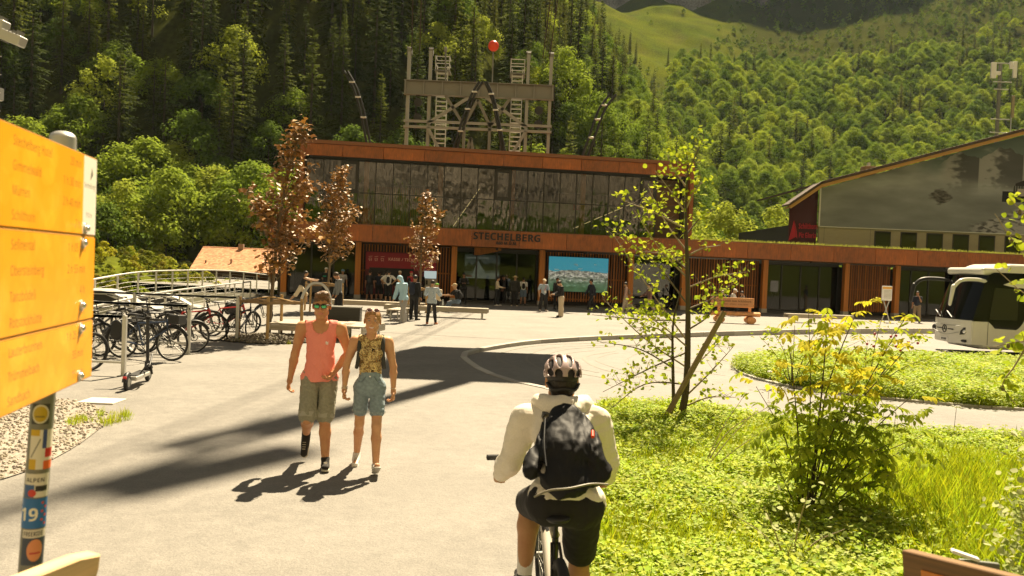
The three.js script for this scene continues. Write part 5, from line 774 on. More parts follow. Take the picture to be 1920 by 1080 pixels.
person('person in plaid shirt and cream trousers striding behind the young alder', gp(1217, 589), R(-85), 1.7, { lean: 4, thL: [26, 2], shL: [12, 2], thR: [-20, 2], shR: [-40, 2], ftR: [-25, 5], uaL: [-10, 8], faL: [20, 2], uaR: [24, 8], faR: [60, 2] }, { top: mat([1, 1, 1], .9, { map: tex(64, 64, (u, v) => { const a = ((u * 4) % 1) < .4, b = ((v * 4) % 1) < .4; return a && b ? [.2, .06, .08] : a || b ? [.38, .2, .2] : [.6, .5, .45]; }, [2, 2]) }), sleeve: 1.8, baggy: .02, bottom: cloth([.5, .42, .33]), loose: .03, hair: hairD, long: 1, shoes: whtShoe, skin: SKA });
person('person in white shirt and white cap sitting behind the log bench', gp(1369, 592), R(70), 1.76, { sit: .62, lean: 14, head: [12, 0], thL: [70, 6], shL: [0, 4], thR: [70, 6], shR: [0, 4], uaL: [30, 8], faL: [66, 0], uaR: [30, 8], faR: [66, 0] }, { top: wht, sleeve: 2, baggy: .015, bottom: blk, cap: wht, pack: blk, packSize: .55, skin: SKA });
person('person in navy jacket and pale cap left of the white-shirted one', gp(1356, 592), R(-30), 1.7, { sit: .55, lean: 8, head: [20, 0], thL: [70, 6], shL: [0, 4], thR: [70, 6], shR: [0, 4], uaL: [24, 8], faL: [70, -8], uaR: [24, 8], faR: [70, -8] }, { top: navy, sleeve: 2, baggy: .02, bottom: blk, cap: cream, skin: SKA });
person('person in grey brown top sitting right of the white-shirted one', gp(1394, 592), R(-90), 1.68, { sit: .52, lean: 10, head: [8, 0], thL: [70, 6], shL: [0, 4], thR: [70, 6], shR: [0, 4], uaL: [36, 8], faL: [70, 0], uaR: [36, 8], faR: [70, 0] }, { top: cloth([.2, .16, .13]), sleeve: 2, bottom: blk2, hair: hairD, skin: SK2 });
person('person in dark polo and beige trousers with one hand at the face near the coach', gp(1718, 605), R(-40), 1.78, { uaL: [36, 10], faL: [150, -14], uaR: [4, 8], faR: [20, 0], thL: [2, 5], thR: [0, 5] }, { top: navy, sleeve: .8, baggy: .01, bottom: cloth([.22, .16, .1]), loose: .025, hair: hairD, skin: SK2 });
// ---------------------------------------------------------------- the walking couple and the cyclist
const joinC = (list) => mergeGeometries(list.map((g) => { g = g.toNonIndexed(); if (!g.attributes.color) paintSkin(g, [1, 1, 1]); return g; }), false);
function heroBody(j, skin, o) {
  const [lo, hi] = bounds(j, 0.14), F = new Field(lo, hi, 0.009); torsoTo(F, j, 0); for (const s of 'LR') { armTo(F, j, s, 0); legTo(F, j, s, 0); const h = j.H / 1.75, K = j['knee' + s]; F.ell(K.clone().add(V(0, .005, .032 * h)), V(.036 * h, .05 * h, .03 * h), null, .03); F.cap(j['heel' + s], j['toe' + s], .03, .03, .02); const sh = j['sho' + s]; F.ell(sh.clone().add(V(0, -.03, 0)), V(.062 * h, .078 * h, .062 * h), null, .03); }
  F.cap(j.neck.clone().addScaledVector(j.up2, -.03), j.skullBase, .056 * j.sc, .05 * j.sc, .03);
  const list = [paintSkin(F.mesh(), skin)];
  const hd = new Field(j.head.clone().subScalar(.19), j.head.clone().addScalar(.17), .0036); headTo(hd, j, true); list.push(paintHead(hd.mesh(), j, skin, o));
  for (const s of 'LR') { const W = j['wri' + s], e = W.clone().addScaledVector(j['hd' + s], .12), [a, b] = boundOf([W, e], .11), H = new Field(a, b, .0036); H.cap(j['elb' + s].clone().lerp(W, .8), W, .029 * j.sc, .0265 * j.sc, .01); handTo(H, j, s, o.curl ?? .45, o['side' + s] || 0); list.push(paintSkin(H.mesh(), skin)); }
  return joinC(list);
}
const headPart = (j) => { const h = j.H / 1.75 * 1.07; return (x, y, z) => V(x * h, y * h, z * h).applyQuaternion(j.hq).add(j.head); };
function sneaker(g, j, s, upper, sole, high = 0) {
  const h = j.H / 1.75, hl = j['heel' + s], t = j['toe' + s], [a, b] = boundOf([hl, t, j['ank' + s]], .12), A = j['ank' + s], m = hl.clone().lerp(t, .5), fd = j['fd' + s], dn = V(0, 0, 0).crossVectors(fd, V(0, 0, 0).crossVectors(fd, UP)).normalize();
  let F = new Field(a, b, .006); F.cap(hl, t, .038 * h, .036 * h, .02, dn, .8); F.cap(A.clone().add(V(0, -.01 + high, 0)), hl.clone().lerp(t, .5), .044 * h, .036 * h, .03); F.clip(A.clone().add(V(0, .02 + high, 0)), UP); const sh = part('shoe', F.mesh(), upper, g);
  F = new Field(a, b, .006); const o = dn.clone().multiplyScalar(.026 * h); F.cap(hl.clone().add(o), t.clone().add(o), .04 * h, .041 * h, .01, dn, .36); part('sole', F.mesh(), sole, sh);
  const L = []; for (let i = 0; i < 4; i++) { const c = hl.clone().lerp(t, .48 + i * .11).addScaledVector(dn, -.043 * h + i * .003), w = V(0, 0, 0).crossVectors(fd, dn).multiplyScalar(.018); L.push(bar(c.clone().add(w), c.clone().sub(w), .0035, .0035, 5)); } part('laces', L, sole, sh);
}
{ // man in the pink tank top
  const p = onGround(594, 872), j = skeleton(1.84, { lean: 1, twist: -4, head: [2, -2], thL: [13, -2], shL: [5, 3], ftL: [6, 6], thR: [20, 1], shR: [-58, 6], ftR: [-66, 8], uaR: [-6, 13], faR: [10, 8], uaL: [-16, 17], faL: [36, -30], hnL: [46, -30], shw: 1.06, build: 1.02 }), skin = [.52, .255, .125];
  const g = thing('person', 'young person in pink tank top, green mirrored sunglasses and rolled grey shorts walking forward', 'person', [p.x, 0, p.z], R(8));
  part('body', heroBody(j, skin, { curl: .42, lip: [.5, .2, .14], brow: [.10, .055, .025], sideL: 40 }), skinMat, g);
  const [lo, hi] = bounds(j, .16); let F = new Field(lo, hi, .0085);
  torsoTo(F, j, .013, .04); F.cap(j.waist, j.pel.clone().add(V(0, -.05, 0)), .142, .158, .05, j.fwd, .86);
  for (const s of 'LR') { const sg = s === 'L' ? 1 : -1; F.ell(j['sho' + s].clone().add(V(sg * .022, -.012, 0)), V(.068, .12, .16), null, .012, true); }
  F.ell(j.neck.clone().add(V(0, .015, .055)), V(.088, .135, .10), null, .01, true); F.ell(j.neck.clone().add(V(0, .07, -.03)), V(.08, .075, .10), null, .01, true);
  F.clip(j.pel.clone().add(V(0, -.065, 0)), V(0, -1, .0)); F.add((x, y, z) => .008 * noise(x * 15 + y * 6, y * 6, z * 9) + .009 * (Math.abs(noise(x * 22 + y * 12, y * 15 - x * 12, z * 14)) - .15) + .003 * noise(x * 34, y * 24 - x * 16, z * 20) + .004 * Math.sin((y + .5 * x) * 55) * sst(.25, -.02, y - j.pel.y) * noise(x * 9, y * 6, 3));
  F.clip(j.pel.clone().add(V(0, -.065, 0)), V(0, -1, 0));
  const knit = tex(256, 256, (u, v) => { const s = 1 + .10 * (rndAt(u, v) - .5) + .05 * tn(30, u, v, 3, 2); return [.93 * s, .56 * s, .50 * s]; }, [5, 5]);
  const tank = part('tank_top', F.mesh(), mat([1, 1, 1], .92, { map: knit }), g);
  const cst = j.chest.clone().add(V(.075, .0, .128)), em = [[[-.014, .014], [-.006, .018], [-.002, -.018], [-.012, -.014]], [[-.006, .018], [.004, .006], [.004, -.006], [-.004, .004]], [[.004, .006], [.014, .018], [.012, -.016], [.003, -.02]]].map((q) => new THREE.ExtrudeGeometry(new THREE.Shape(q.map(([x, y]) => new THREE.Vector2(x, y))), { depth: .004, bevelEnabled: false }).translate(cst.x, cst.y - .01, cst.z)); part('chest_emblem', em, M.white, tank);
  const shortM = mat([1, 1, 1], .9, { map: tex(256, 256, (u, v) => { const s = 1 + .14 * tn(10, u, v, 5, 3) + .12 * (rndAt(u, v) - .5); return [.56 * s, .55 * s, .48 * s]; }, [4, 4]) });
  F = new Field(lo, hi, .0085); F.cap(j.hipL, j.hipR, .102, .102, .04, j.fwd, .95); F.cap(j.pel, j.waist.clone().lerp(j.pel, .6), .122, .116, .03, j.fwd, .85); for (const s of 'LR') legTo(F, j, s, .017, .90, .018, .037); F.clip(j.pel.clone().add(V(0, .06, 0)), UP); F.add((x, y, z) => .006 * noise(x * 18, y * 12, z * 16) + .012 * (Math.abs(noise(x * 18 + y * 8, y * 18, z * 16)) - .15) + .003 * noise(x * 50, y * 40, z * 40)); F.ell(j.pel.clone().add(V(0, -.21, .12)), V(.006, .14, .05), null, .012, true);
  const sh = part('shorts', F.mesh(), shortM, g);
  for (const s of 'LR') { const A = j['hip' + s], K = j['knee' + s], a = A.clone().lerp(K, .84), b = A.clone().lerp(K, .96), [l2, h2] = boundOf([a, b], .16); F = new Field(l2, h2, .007); F.cap(a, b, .099, .097, .01); F.clip(b, K.clone().sub(A).normalize()); F.clip(a, A.clone().sub(K).normalize()); part('rolled_cuff', F.mesh(), mat([.36, .345, .28], .9), sh); }
  part('fly_button', new THREE.CylinderGeometry(.009, .009, .006, 10).rotateX(Math.PI / 2).translate(j.pel.x, j.pel.y + .015, j.pel.z + .118), M.chrome, sh);
  const T = headPart(j); F = new Field(j.head.clone().subScalar(.18), j.head.clone().addScalar(.2), .005); F.ell(T(0, .035, -.018), V(.084, .094, .104).multiplyScalar(1.07), j.hq, .02); F.ell(T(.012, .104, .03), V(.066, .04, .072).multiplyScalar(1.07), j.hq, .025); F.ell(T(.034, .112, .072), V(.042, .03, .036).multiplyScalar(1.07), j.hq, .025); F.ell(T(-.028, .104, .07), V(.036, .026, .034).multiplyScalar(1.07), j.hq, .02); F.ell(T(0, -.075, .075), V(.09, .118, .085).multiplyScalar(1.07), j.hq, .008, true); F.ell(T(0, -.12, -.02), V(.12, .075, .12).multiplyScalar(1.07), j.hq, .01, true);
  F.add((x, y, z) => .006 * noise(x * 60 + y * 30, y * 20, z * 26) + .003 * noise(x * 150, y * 60, z * 60)); part('hair', F.mesh(), mat([1, 1, 1], .55, { map: tex(128, 128, (u, v) => { const s = .8 + .5 * tn(18, u, v * .3, 2, 3); return [.50 * s, .355 * s, .21 * s]; }, [8, 8]) }), g);
  const lens = mat([.10, .45, .22], .12, { metalness: .85 }), G = part('sunglasses', [tube([T(-.072, .012, .085), T(-.03, .017, .112), T(0, .014, .114), T(.03, .017, .112), T(.072, .012, .085)], .005, 20, 6), bar(T(-.072, .012, .085), T(-.084, .006, 0), .004), bar(T(.072, .012, .085), T(.084, .006, 0), .004)], M.black, g);
  for (const s of [-1, 1]) { const e = new THREE.SphereGeometry(1, 18, 12).scale(.029, .021, .006).applyQuaternion(j.hq); const c = T(s * .033, .001, .106); part('lens', e.translate(c.x, c.y, c.z), lens, G); part('lens_rim', new THREE.TorusGeometry(1, .13, 6, 24).scale(.0285, .021, .028).applyQuaternion(j.hq).translate(c.x, c.y, c.z), M.black, G); }
  const bs = cloth([.02, .017, .014]), so = cloth([.5, .46, .36]); for (const s of 'LR') sneaker(g, j, s, bs, so, .03);
}
{ // woman in the leopard print top
  const p = onGround(688, 880), j = skeleton(1.69, { lean: 2, twist: 4, head: [-2, -3], tilt: -2, thL: [22, 0], shL: [13, 1], ftL: [26, 6], thR: [-14, 2], shR: [-24, 3], ftR: [-16, 5], uaR: [-8, 17], faR: [12, 2], uaL: [-2, 14], faL: [8, 2], build: .95, shw: .98 }), skin = [.58, .31, .165];
  const g = thing('person', 'smiling person in leopard print top and denim shorts with sunglasses on the head walking', 'person', [p.x, 0, p.z], R(9));
  part('body', heroBody(j, skin, { curl: .55, smile: true, lip: [.55, .2, .16], brow: [.25, .14, .07] }), skinMat, g);
  const [lo, hi] = bounds(j, .16); let F = new Field(lo, hi, .008);
  torsoTo(F, j, .008, .03); for (const s of [-1, 1]) F.ell(j.chest.clone().add(V(s * .062, .005, .088)), V(.068, .065, .058), null, .035);
  for (const s of 'LR') { const sg = s === 'L' ? 1 : -1; F.ell(j['sho' + s].clone().add(V(sg * .045, .0, 0)), V(.085, .13, .2), null, .012, true); }
  F.ell(j.neck.clone().add(V(0, .05, .03)), V(.066, .075, .12), null, .01, true); F.clip(j.pel.clone().add(V(0, .075, 0)), V(0, -1, 0)); F.add((x, y, z) => .004 * noise(x * 20, y * 16, z * 14));
  const cells = []; seed = 88; for (let i = 0; i < 120; i++) cells.push([rnd(), rnd(), rr(.6, 1.2)]);
  const leo = tex(256, 256, (u, v) => { let a = 9, b = 9, w = 1; const du = u + .02 * fbm(u * 9, v * 9, 1), dw = v + .02 * fbm(u * 9, v * 9, 5); for (const [x, y, s] of cells) { let dx = Math.abs(du - x), dy = Math.abs(dw - y); dx = Math.min(dx, 1 - dx); dy = Math.min(dy, 1 - dy); const d = Math.hypot(dx, dy) / s; if (d < a) { b = a; a = d; w = s; } else if (d < b) b = d; } const ring = a > .024 && a < .039 && fbm(u * 14, v * 14, 4) > -.2; return ring || (b - a < .006 && a > .03) ? [.15, .10, .05] : a < .02 ? [.66, .48, .24] : [.86, .76, .52]; }, [4.4, 4.4]);
  part('leopard_top', F.mesh(), mat([1, 1, 1], .85, { map: leo }), g);
  const den = mat([1, 1, 1], .9, { map: tex(256, 256, (u, v) => { const s = 1 + .22 * tn(8, u, v, 5, 3) + .2 * (rndAt(u, v) - .5); return [.50 * s, .565 * s, .60 * s]; }, [4, 4]) });
  F = new Field(lo, hi, .008); F.cap(j.hipL, j.hipR, .088, .088, .05, j.fwd, 1); F.cap(j.pel, j.waist.clone().add(V(0, -.02, 0)), .128, .116, .06, j.fwd, .82); for (const s of 'LR') legTo(F, j, s, .006, .62, .02, .02); F.clip(j.waist.clone().add(V(0, -.005, 0)), UP); F.add((x, y, z) => .003 * noise(x * 34, y * 40, z * 20) + .009 * (Math.abs(noise(x * 16, y * 24 + x * 10, z * 14)) - .15)); F.ell(j.pel.clone().add(V(0, -.17, .12)), V(.005, .10, .05), null, .01, true);
  const sh = part('denim_shorts', F.mesh(), den, g);
  for (const s of [-1, 1]) part('pocket_seam', tube([V(s * .045, j.pel.y + .10, .095), V(s * .075, j.pel.y + .055, .094), V(s * .115, j.pel.y + .045, .06)], .003, 8, 4), mat([.10, .14, .18], .9), sh); part('fly_button', new THREE.CylinderGeometry(.009, .009, .006, 10).rotateX(Math.PI / 2).translate(0, j.pel.y + .105, .106), M.chrome, sh);
  for (const s of 'LR') { const A = j['hip' + s], K = j['knee' + s], c = A.clone().lerp(K, .625), L = []; for (let i = 0; i < 26; i++) { const a = i / 26 * 6.283, r = .084; L.push(bar(c.clone().add(V(Math.cos(a) * r, .004, Math.sin(a) * r)), c.clone().add(V(Math.cos(a) * (r + .003), -.014 - rr(0, .012), Math.sin(a) * (r + .003))), .002, .001, 4)); } part('frayed_hem', L, mat([.5, .52, .5], .9), sh); }
  const T = headPart(j); F = new Field(j.head.clone().subScalar(.2), j.head.clone().addScalar(.2), .005); F.ell(T(0, .03, -.02), V(.082, .092, .103).multiplyScalar(1.07), j.hq, .02); F.ell(T(0, .05, -.115), V(.045, .045, .04).multiplyScalar(1.07), j.hq, .03); F.ell(T(0, -.062, .082), V(.074, .122, .09).multiplyScalar(1.07), j.hq, .006, true); F.ell(T(0, -.14, -.01), V(.12, .09, .12).multiplyScalar(1.07), j.hq, .01, true); F.add((x, y, z) => .003 * noise(x * 60, y * 40, z * 20)); part('hair', F.mesh(), mat([1, 1, 1], .5, { map: tex(128, 128, (u, v) => { const s = .8 + .5 * tn(20, u, v * .4, 2, 3); return [.76 * s, .56 * s, .33 * s]; }, [8, 8]) }), g);
  const G = part('sunglasses', [bar(T(-.066, .094, .055), T(.066, .094, .055), .004), bar(T(-.072, .09, .05), T(-.086, .03, -.05), .0035), bar(T(.072, .09, .05), T(.086, .03, -.05), .0035)], mat([.32, .16, .14], .3), g); for (const s of [-1, 1]) { const c = T(s * .036, .108, .05); part('lens', new THREE.SphereGeometry(1, 16, 10).scale(.029, .023, .006).rotateX(-.7).applyQuaternion(j.hq).translate(c.x, c.y, c.z), mat([.10, .05, .045], .1), G); part('lens_rim', new THREE.TorusGeometry(1, .12, 6, 22).scale(.029, .023, .03).rotateX(-.7).applyQuaternion(j.hq).translate(c.x, c.y, c.z), mat([.5, .3, .26], .3), G); }
  const str = cloth([.045, .045, .042]); for (const s of [-1, 1]) { const q = [V(s * .115, j.chest.y + .02, -.12), V(s * .112, j.neck.y + .005, -.03), V(s * .122, j.neck.y - .02, .05), V(s * .124, j.chest.y + .02, .105), V(s * .135, j.chest.y - .10, .09), V(s * .145, j.chest.y - .15, .02)]; part('backpack_strap', new THREE.TubeGeometry(new THREE.CatmullRomCurve3(q), 26, .021, 8), str, g); } F = new Field(j.chest.clone().add(V(-.3, -.4, -.45)), j.chest.clone().add(V(.3, .3, .0)), .015); F.cap(j.chest.clone().add(V(0, -.14, -.2)), j.chest.clone().add(V(0, .1, -.19)), .13, .12, .02, V(0, 0, 1), .6); part('backpack', F.mesh(), str, g);
  for (const s of 'LR') { const W = j['wri' + s], d = W.clone().sub(j['elb' + s]).normalize(); const q = new THREE.Quaternion().setFromUnitVectors(V(0, 0, 1), d); for (const k of s === 'R' ? [-.01, .004, .016] : [0]) { const c = W.clone().addScaledVector(d, k - .012); part('bracelet', new THREE.TorusGeometry(.0305, .0035, 6, 20).applyQuaternion(q).translate(c.x, c.y, c.z), mat([.62, .55, .42], .35, { metalness: .4 }), g); } }
  const ws = cloth([.66, .64, .6]), so = cloth([.46, .43, .38]); for (const s of 'LR') sneaker(g, j, s, ws, so, .0);
}
// ---------------------------------------------------------------- bicycles
function makeBike(name, label, cm, o = {}) {               // heads along +x, wheels on y = 0, at the middle of the wheelbase
  const t = thing(name, label, 'bicycle', [0, 0, 0]), r = o.r || .355, wb = .56, hub = [-wb, wb], bb = V(-.1, .29, 0), seat = V(-.28, o.sh || .92, 0), ht = V(.40, .86, 0), hb = V(.455, .66, 0), sj = V(-.235, .74, 0);
  part('frame', [bar(bb, sj, .019), bar(sj, ht.clone().add(V(.01, -.06, 0)), .018), bar(bb, hb, .027), bar(ht, hb, .024), ...[-1, 1].flatMap((s) => [bar(V(-wb, r, s * .055), sj.clone().add(V(0, -.03, s * .02)), .009), bar(V(-wb, r, s * .055), bb.clone().add(V(0, 0, s * .035)), .011)])], cm, t);
  if (o.battery) part('battery', beam(bb.clone().lerp(hb, .22).add(V(-.0, .045, 0)), bb.clone().lerp(hb, .82).add(V(0, .045, 0)), .075, .08), M.black, t);
  part('fork', [bar(ht, ht.clone().add(V(-.03, .12, 0)), .016), ...[-1, 1].map((s) => bar(hb.clone().add(V(0, 0, s * .05)), V(wb, r, s * .055), .014))], o.forkM || M.black, t);
  for (const hx of hub) {
    const w = part('wheel', new THREE.TorusGeometry(r - .035, .011, 6, 36).translate(hx, r, 0), M.steelD, t); part('hub', new THREE.CylinderGeometry(.022, .022, .1, 10).rotateX(Math.PI / 2).translate(hx, r, 0), M.steelD, w); part('tyre', new THREE.TorusGeometry(r - .017, o.tw || .023, 8, 40).translate(hx, r, 0), M.rubber, w);
    const sp = []; for (let i = 0; i < 20; i++) { const a = i / 20 * 6.283, b = a + (i % 2 ? .5 : -.5); sp.push(bar(V(hx + Math.cos(b) * .02, r + Math.sin(b) * .02, i % 4 < 2 ? .03 : -.03), V(hx + Math.cos(a) * (r - .04), r + Math.sin(a) * (r - .04), 0), .0016, .0016, 3)); } part('spokes', sp, M.zinc, w);
    part('brake_disc', new THREE.TorusGeometry(.075, .012, 4, 20).scale(1, 1, .3).translate(hx, r, .045), M.steelD, w);
  }
  const hy = ht.clone().add(V(-.03, .15, 0)); const hbr = part('handlebar', [bar(hy, hy.clone().add(V(.05, .02, 0)), .015), tube([hy.clone().add(V(-.03, .04, -.34)), hy.clone().add(V(.045, .02, -.12)), hy.clone().add(V(.05, .02, 0)), hy.clone().add(V(.045, .02, .12)), hy.clone().add(V(-.03, .04, .34))], .012, 20, 6)], M.black, t);
  for (const s of [-1, 1]) { part('grip', bar(hy.clone().add(V(-.035, .043, s * .36)), hy.clone().add(V(.0, .035, s * .24)), .018), M.rubber, hbr); part('brake_lever', bar(hy.clone().add(V(.03, .02, s * .22)), hy.clone().add(V(.05, .0, s * .31)), .006), M.black, hbr); }
  part('seat_post', bar(sj, seat.clone().add(V(-.01, -.03, 0)), .014), M.black, t);
  const F = new Field(V(-.5, seat.y - .1, -.16), V(0, seat.y + .1, .16), .014); F.cap(V(-.4, seat.y, 0), V(-.32, seat.y, 0), .07, .06, .02, UP, .38); F.cap(V(-.34, seat.y, 0), V(-.14, seat.y - .008, 0), .045, .02, .04, UP, .6); part('saddle', F.mesh(), M.black, t);
  const cr = part('crankset', new THREE.TorusGeometry(.085, .008, 4, 24).translate(bb.x, bb.y, .05), M.steelD, t); for (const s of [1, -1]) part('crank_arm', bar(bb.clone().add(V(0, 0, .06 * s)), V(bb.x + .12 * s, bb.y - .11 * s, .07 * s), .009), M.steelD, cr); for (const s of [1, -1]) part('pedal', rbox(.09, .02, .09, .006, bb.x + .12 * s, bb.y - .11 * s, .12 * s, 1), M.black, cr);
  part('chain', [bar(V(bb.x, bb.y + .085, .05), V(-wb, r + .035, .05), .005, .005, 4), bar(V(bb.x, bb.y - .085, .05), V(-wb, r - .035, .05), .005, .005, 4)], M.steelD, t);
  if (o.guards) for (const hx of hub) part('mudguard', new THREE.TorusGeometry(r + .022, .022, 5, 24, 2.4).rotateZ(hx < 0 ? .7 : .5).scale(1, 1, 1).translate(hx, r, 0), M.black, t);
  if (o.rack) part('luggage_rack', [...[-1, 1].flatMap((s) => [bar(V(-wb - .2, .76, s * .06), V(-.25, .76, s * .06), .007), bar(V(-wb, r, s * .07), V(-wb - .05, .76, s * .06), .006)])], M.black, t);
  if (o.basket) part('basket', [rbox(.24, .2, .32, .03, .64, .86, 0)], M.black, t);
  if (o.bag) { const F2 = new Field(V(-.9, .25, -.3), V(-.2, .9, .3), .02); for (const s of [-1, 1]) F2.cap(V(-wb - .06, .5, s * .13), V(-wb - .06, .68, s * .13), .13, .12, .01, V(0, 0, 1), .5); part('pannier', F2.mesh(), M.black, t); }
  if (o.kick) part('kickstand', bar(V(-.2, .28, .05), V(-.28, .02, .22), .009), M.zinc, t);
  return t;
}
const bikeC = { black: mat([.02, .02, .022], .35), grey: mat([.12, .125, .13], .35), red: mat([.45, .012, .012], .3), blue: mat([.03, .05, .1], .3), white: mat([.55, .54, .5], .3), green: mat([.03, .07, .05], .35) };
const protoB = {};
function placeBike(kind, label, x, z, turn, lean = 0.06, steer) {
  const specs = { e_black: [bikeC.black, { battery: 1, tw: .03 }], city: [bikeC.black, { guards: 1, rack: 1, kick: 1 }], grey: [bikeC.grey, { battery: 1, tw: .028 }], red: [bikeC.red, { battery: 1, tw: .03 }], basket: [bikeC.blue, { guards: 1, basket: 1, bag: 1, rack: 1 }], white: [bikeC.white, { tw: .024 }], bag: [bikeC.black, { guards: 1, bag: 1, rack: 1 }] };
  let o; if (!protoB[kind]) o = protoB[kind] = makeBike('bicycle', label, ...specs[kind]); else o = copy(protoB[kind], label);
  o.userData.group = 'bicycles parked in the racks'; o.position.set(x, 0, z); o.rotation.set(0, turn, 0); o.rotateX(lean); return o;
}
seed = 61;
placeBike('e_black', 'black electric bicycle nearest the yellow signpost in the front rack', -8.0, -14.2, R(62), .08);
placeBike('city', 'black city bicycle with luggage rack, second in the front rack', -8.75, -14.5, R(70), .05);
placeBike('grey', 'dark grey electric bicycle third in the front rack, partly behind the sign', -9.5, -14.3, R(66), .07);
placeBike('bag', 'black touring bicycle with panniers, far end of the front rack', -10.3, -14.5, R(72), .04);
placeBike('basket', 'dark blue bicycle with front basket standing crosswise beside the scooter', -7.55, -16.6, R(-8), -.05);
placeBike('city', 'black bicycle with luggage rack leaning behind the basket bicycle', -7.6, -17.7, R(38), .08);
placeBike('e_black', 'black mountain bicycle behind the scooter in the middle rack', -8.35, -17.3, R(60), .06);
placeBike('grey', 'grey electric bicycle in the middle rack, third from the post', -9.0, -17.6, R(66), .05);
placeBike('bag', 'black bicycle with dark panniers in the middle rack, fourth from the post', -9.7, -17.4, R(58), .09);
placeBike('white', 'pale bicycle deep in the middle rack', -10.4, -17.6, R(70), .03);
placeBike('e_black', 'black bicycle at the left end of the middle rack', -11.2, -17.5, R(64), .07);
placeBike('red', 'bright red bicycle nearest the end post of the far rack', -8.15, -20.4, R(24), .07);
placeBike('red', 'second red bicycle behind the first in the far rack', -8.0, -22.6, R(30), .05);
placeBike('e_black', 'black bicycle between the two red ones', -8.6, -21.5, R(40), .06);
placeBike('city', 'black city bicycle in the far rack left of the red ones', -9.2, -20.7, R(58), .07);
placeBike('grey', 'grey bicycle in the far rack with its wheel turned', -9.9, -20.9, R(62), .05);
placeBike('bag', 'black bicycle with panniers at the left end of the far rack', -10.6, -20.8, R(66), .06);
placeBike('basket', 'blue bicycle with basket near the railing beyond the far rack', -8.4, -25.5, R(50), .05);
placeBike('city', 'black bicycle on its kickstand beside the staked copper tree', -7.25, -21.5, R(83), .08);
{
  const rack = (label, x0, x1, z, hh) => { const r = thing('bicycle_rack', label, 'bicycle rack', [0, 0, 0], 0, 'galvanised bicycle racks'); for (let x = x1; x > x0; x -= 2.7) { part('post', rbox(.07, hh, .07, .008, x, hh / 2, z, 1), M.zinc, r); part('foot_plate', box(.16, .012, .16, x, .006, z), M.steelD, r); } for (const [y, h2] of [[hh - .02, .05], [hh - .02, .05], [.24, .04]]) if (y > .3 || true) { part('rail', beam(V(x0, y, z + (y > .3 ? .0 : 0)), V(x1, y + .001, z), .05, h2), M.zinc, r); } return r; };
  rack('galvanised bicycle rack nearest the signpost, behind the scooter', -13, -6.88, -14.25, 1.08); rack('middle galvanised bicycle rack with the basket bicycle', -13, -7.12, -17.7, 1.1); rack('far galvanised bicycle rack with the red bicycles', -13, -7.15, -20.9, 1.16);
}
{ // electric kick scooter
  const a = onGround(229, 736), b = onGround(284, 711), d = b.clone().sub(a), L = d.length(), s = thing('kick_scooter', 'black electric kick scooter parked at the end of the front bicycle rack', 'scooter', [(a.x + b.x) / 2, 0, (a.z + b.z) / 2], Math.atan2(-d.z, d.x)); s.rotateX(.05);
  const w = Math.min(L, 1.05) / 2; for (const x of [-w, w]) { const wh = part('wheel', new THREE.TorusGeometry(.095, .032, 8, 24).translate(x, .127, 0), M.rubber, s); part('hub', new THREE.CylinderGeometry(.07, .07, .06, 16).rotateX(Math.PI / 2).translate(x, .127, 0), M.steelD, wh); }
  part('deck', [rbox(w * 2 - .36, .07, .19, .02, -.03, .17, 0)], M.zinc, s); part('deck_mat', rbox(w * 2 - .42, .012, .16, .004, -.03, .21, 0, 1), M.rubber, s); part('rear_mudguard', new THREE.TorusGeometry(.14, .04, 5, 12, 1.8).rotateZ(1.2).translate(-w, .127, 0), M.black, s); part('tail_light', rbox(.03, .04, .06, .008, -w - .14, .22, 0, 1), mat([.5, .02, .02], .4), s);
  part('fork', [bar(V(w, .127, .06), V(w - .06, .36, .03), .02), bar(V(w, .127, -.06), V(w - .06, .36, -.03), .02)], M.black, s); part('stem', bar(V(w - .05, .2, 0), V(w - .28, 1.1, 0), .028), M.black, s); part('handlebar', bar(V(w - .27, 1.1, -.26), V(w - .27, 1.1, .26), .017), M.black, s); part('display', rbox(.08, .03, .08, .01, w - .25, 1.13, 0, 1), M.black, s); part('front_mudguard', new THREE.TorusGeometry(.145, .035, 5, 12, 1.6).rotateZ(.6).translate(w, .127, 0), M.black, s);
  part('cable_lock', tube([V(-w + .2, .25, .12), V(-w + .3, .4, .2), V(0, .34, .16), V(w - .2, .5, .1)], .014, 20, 6), M.black, s);
}
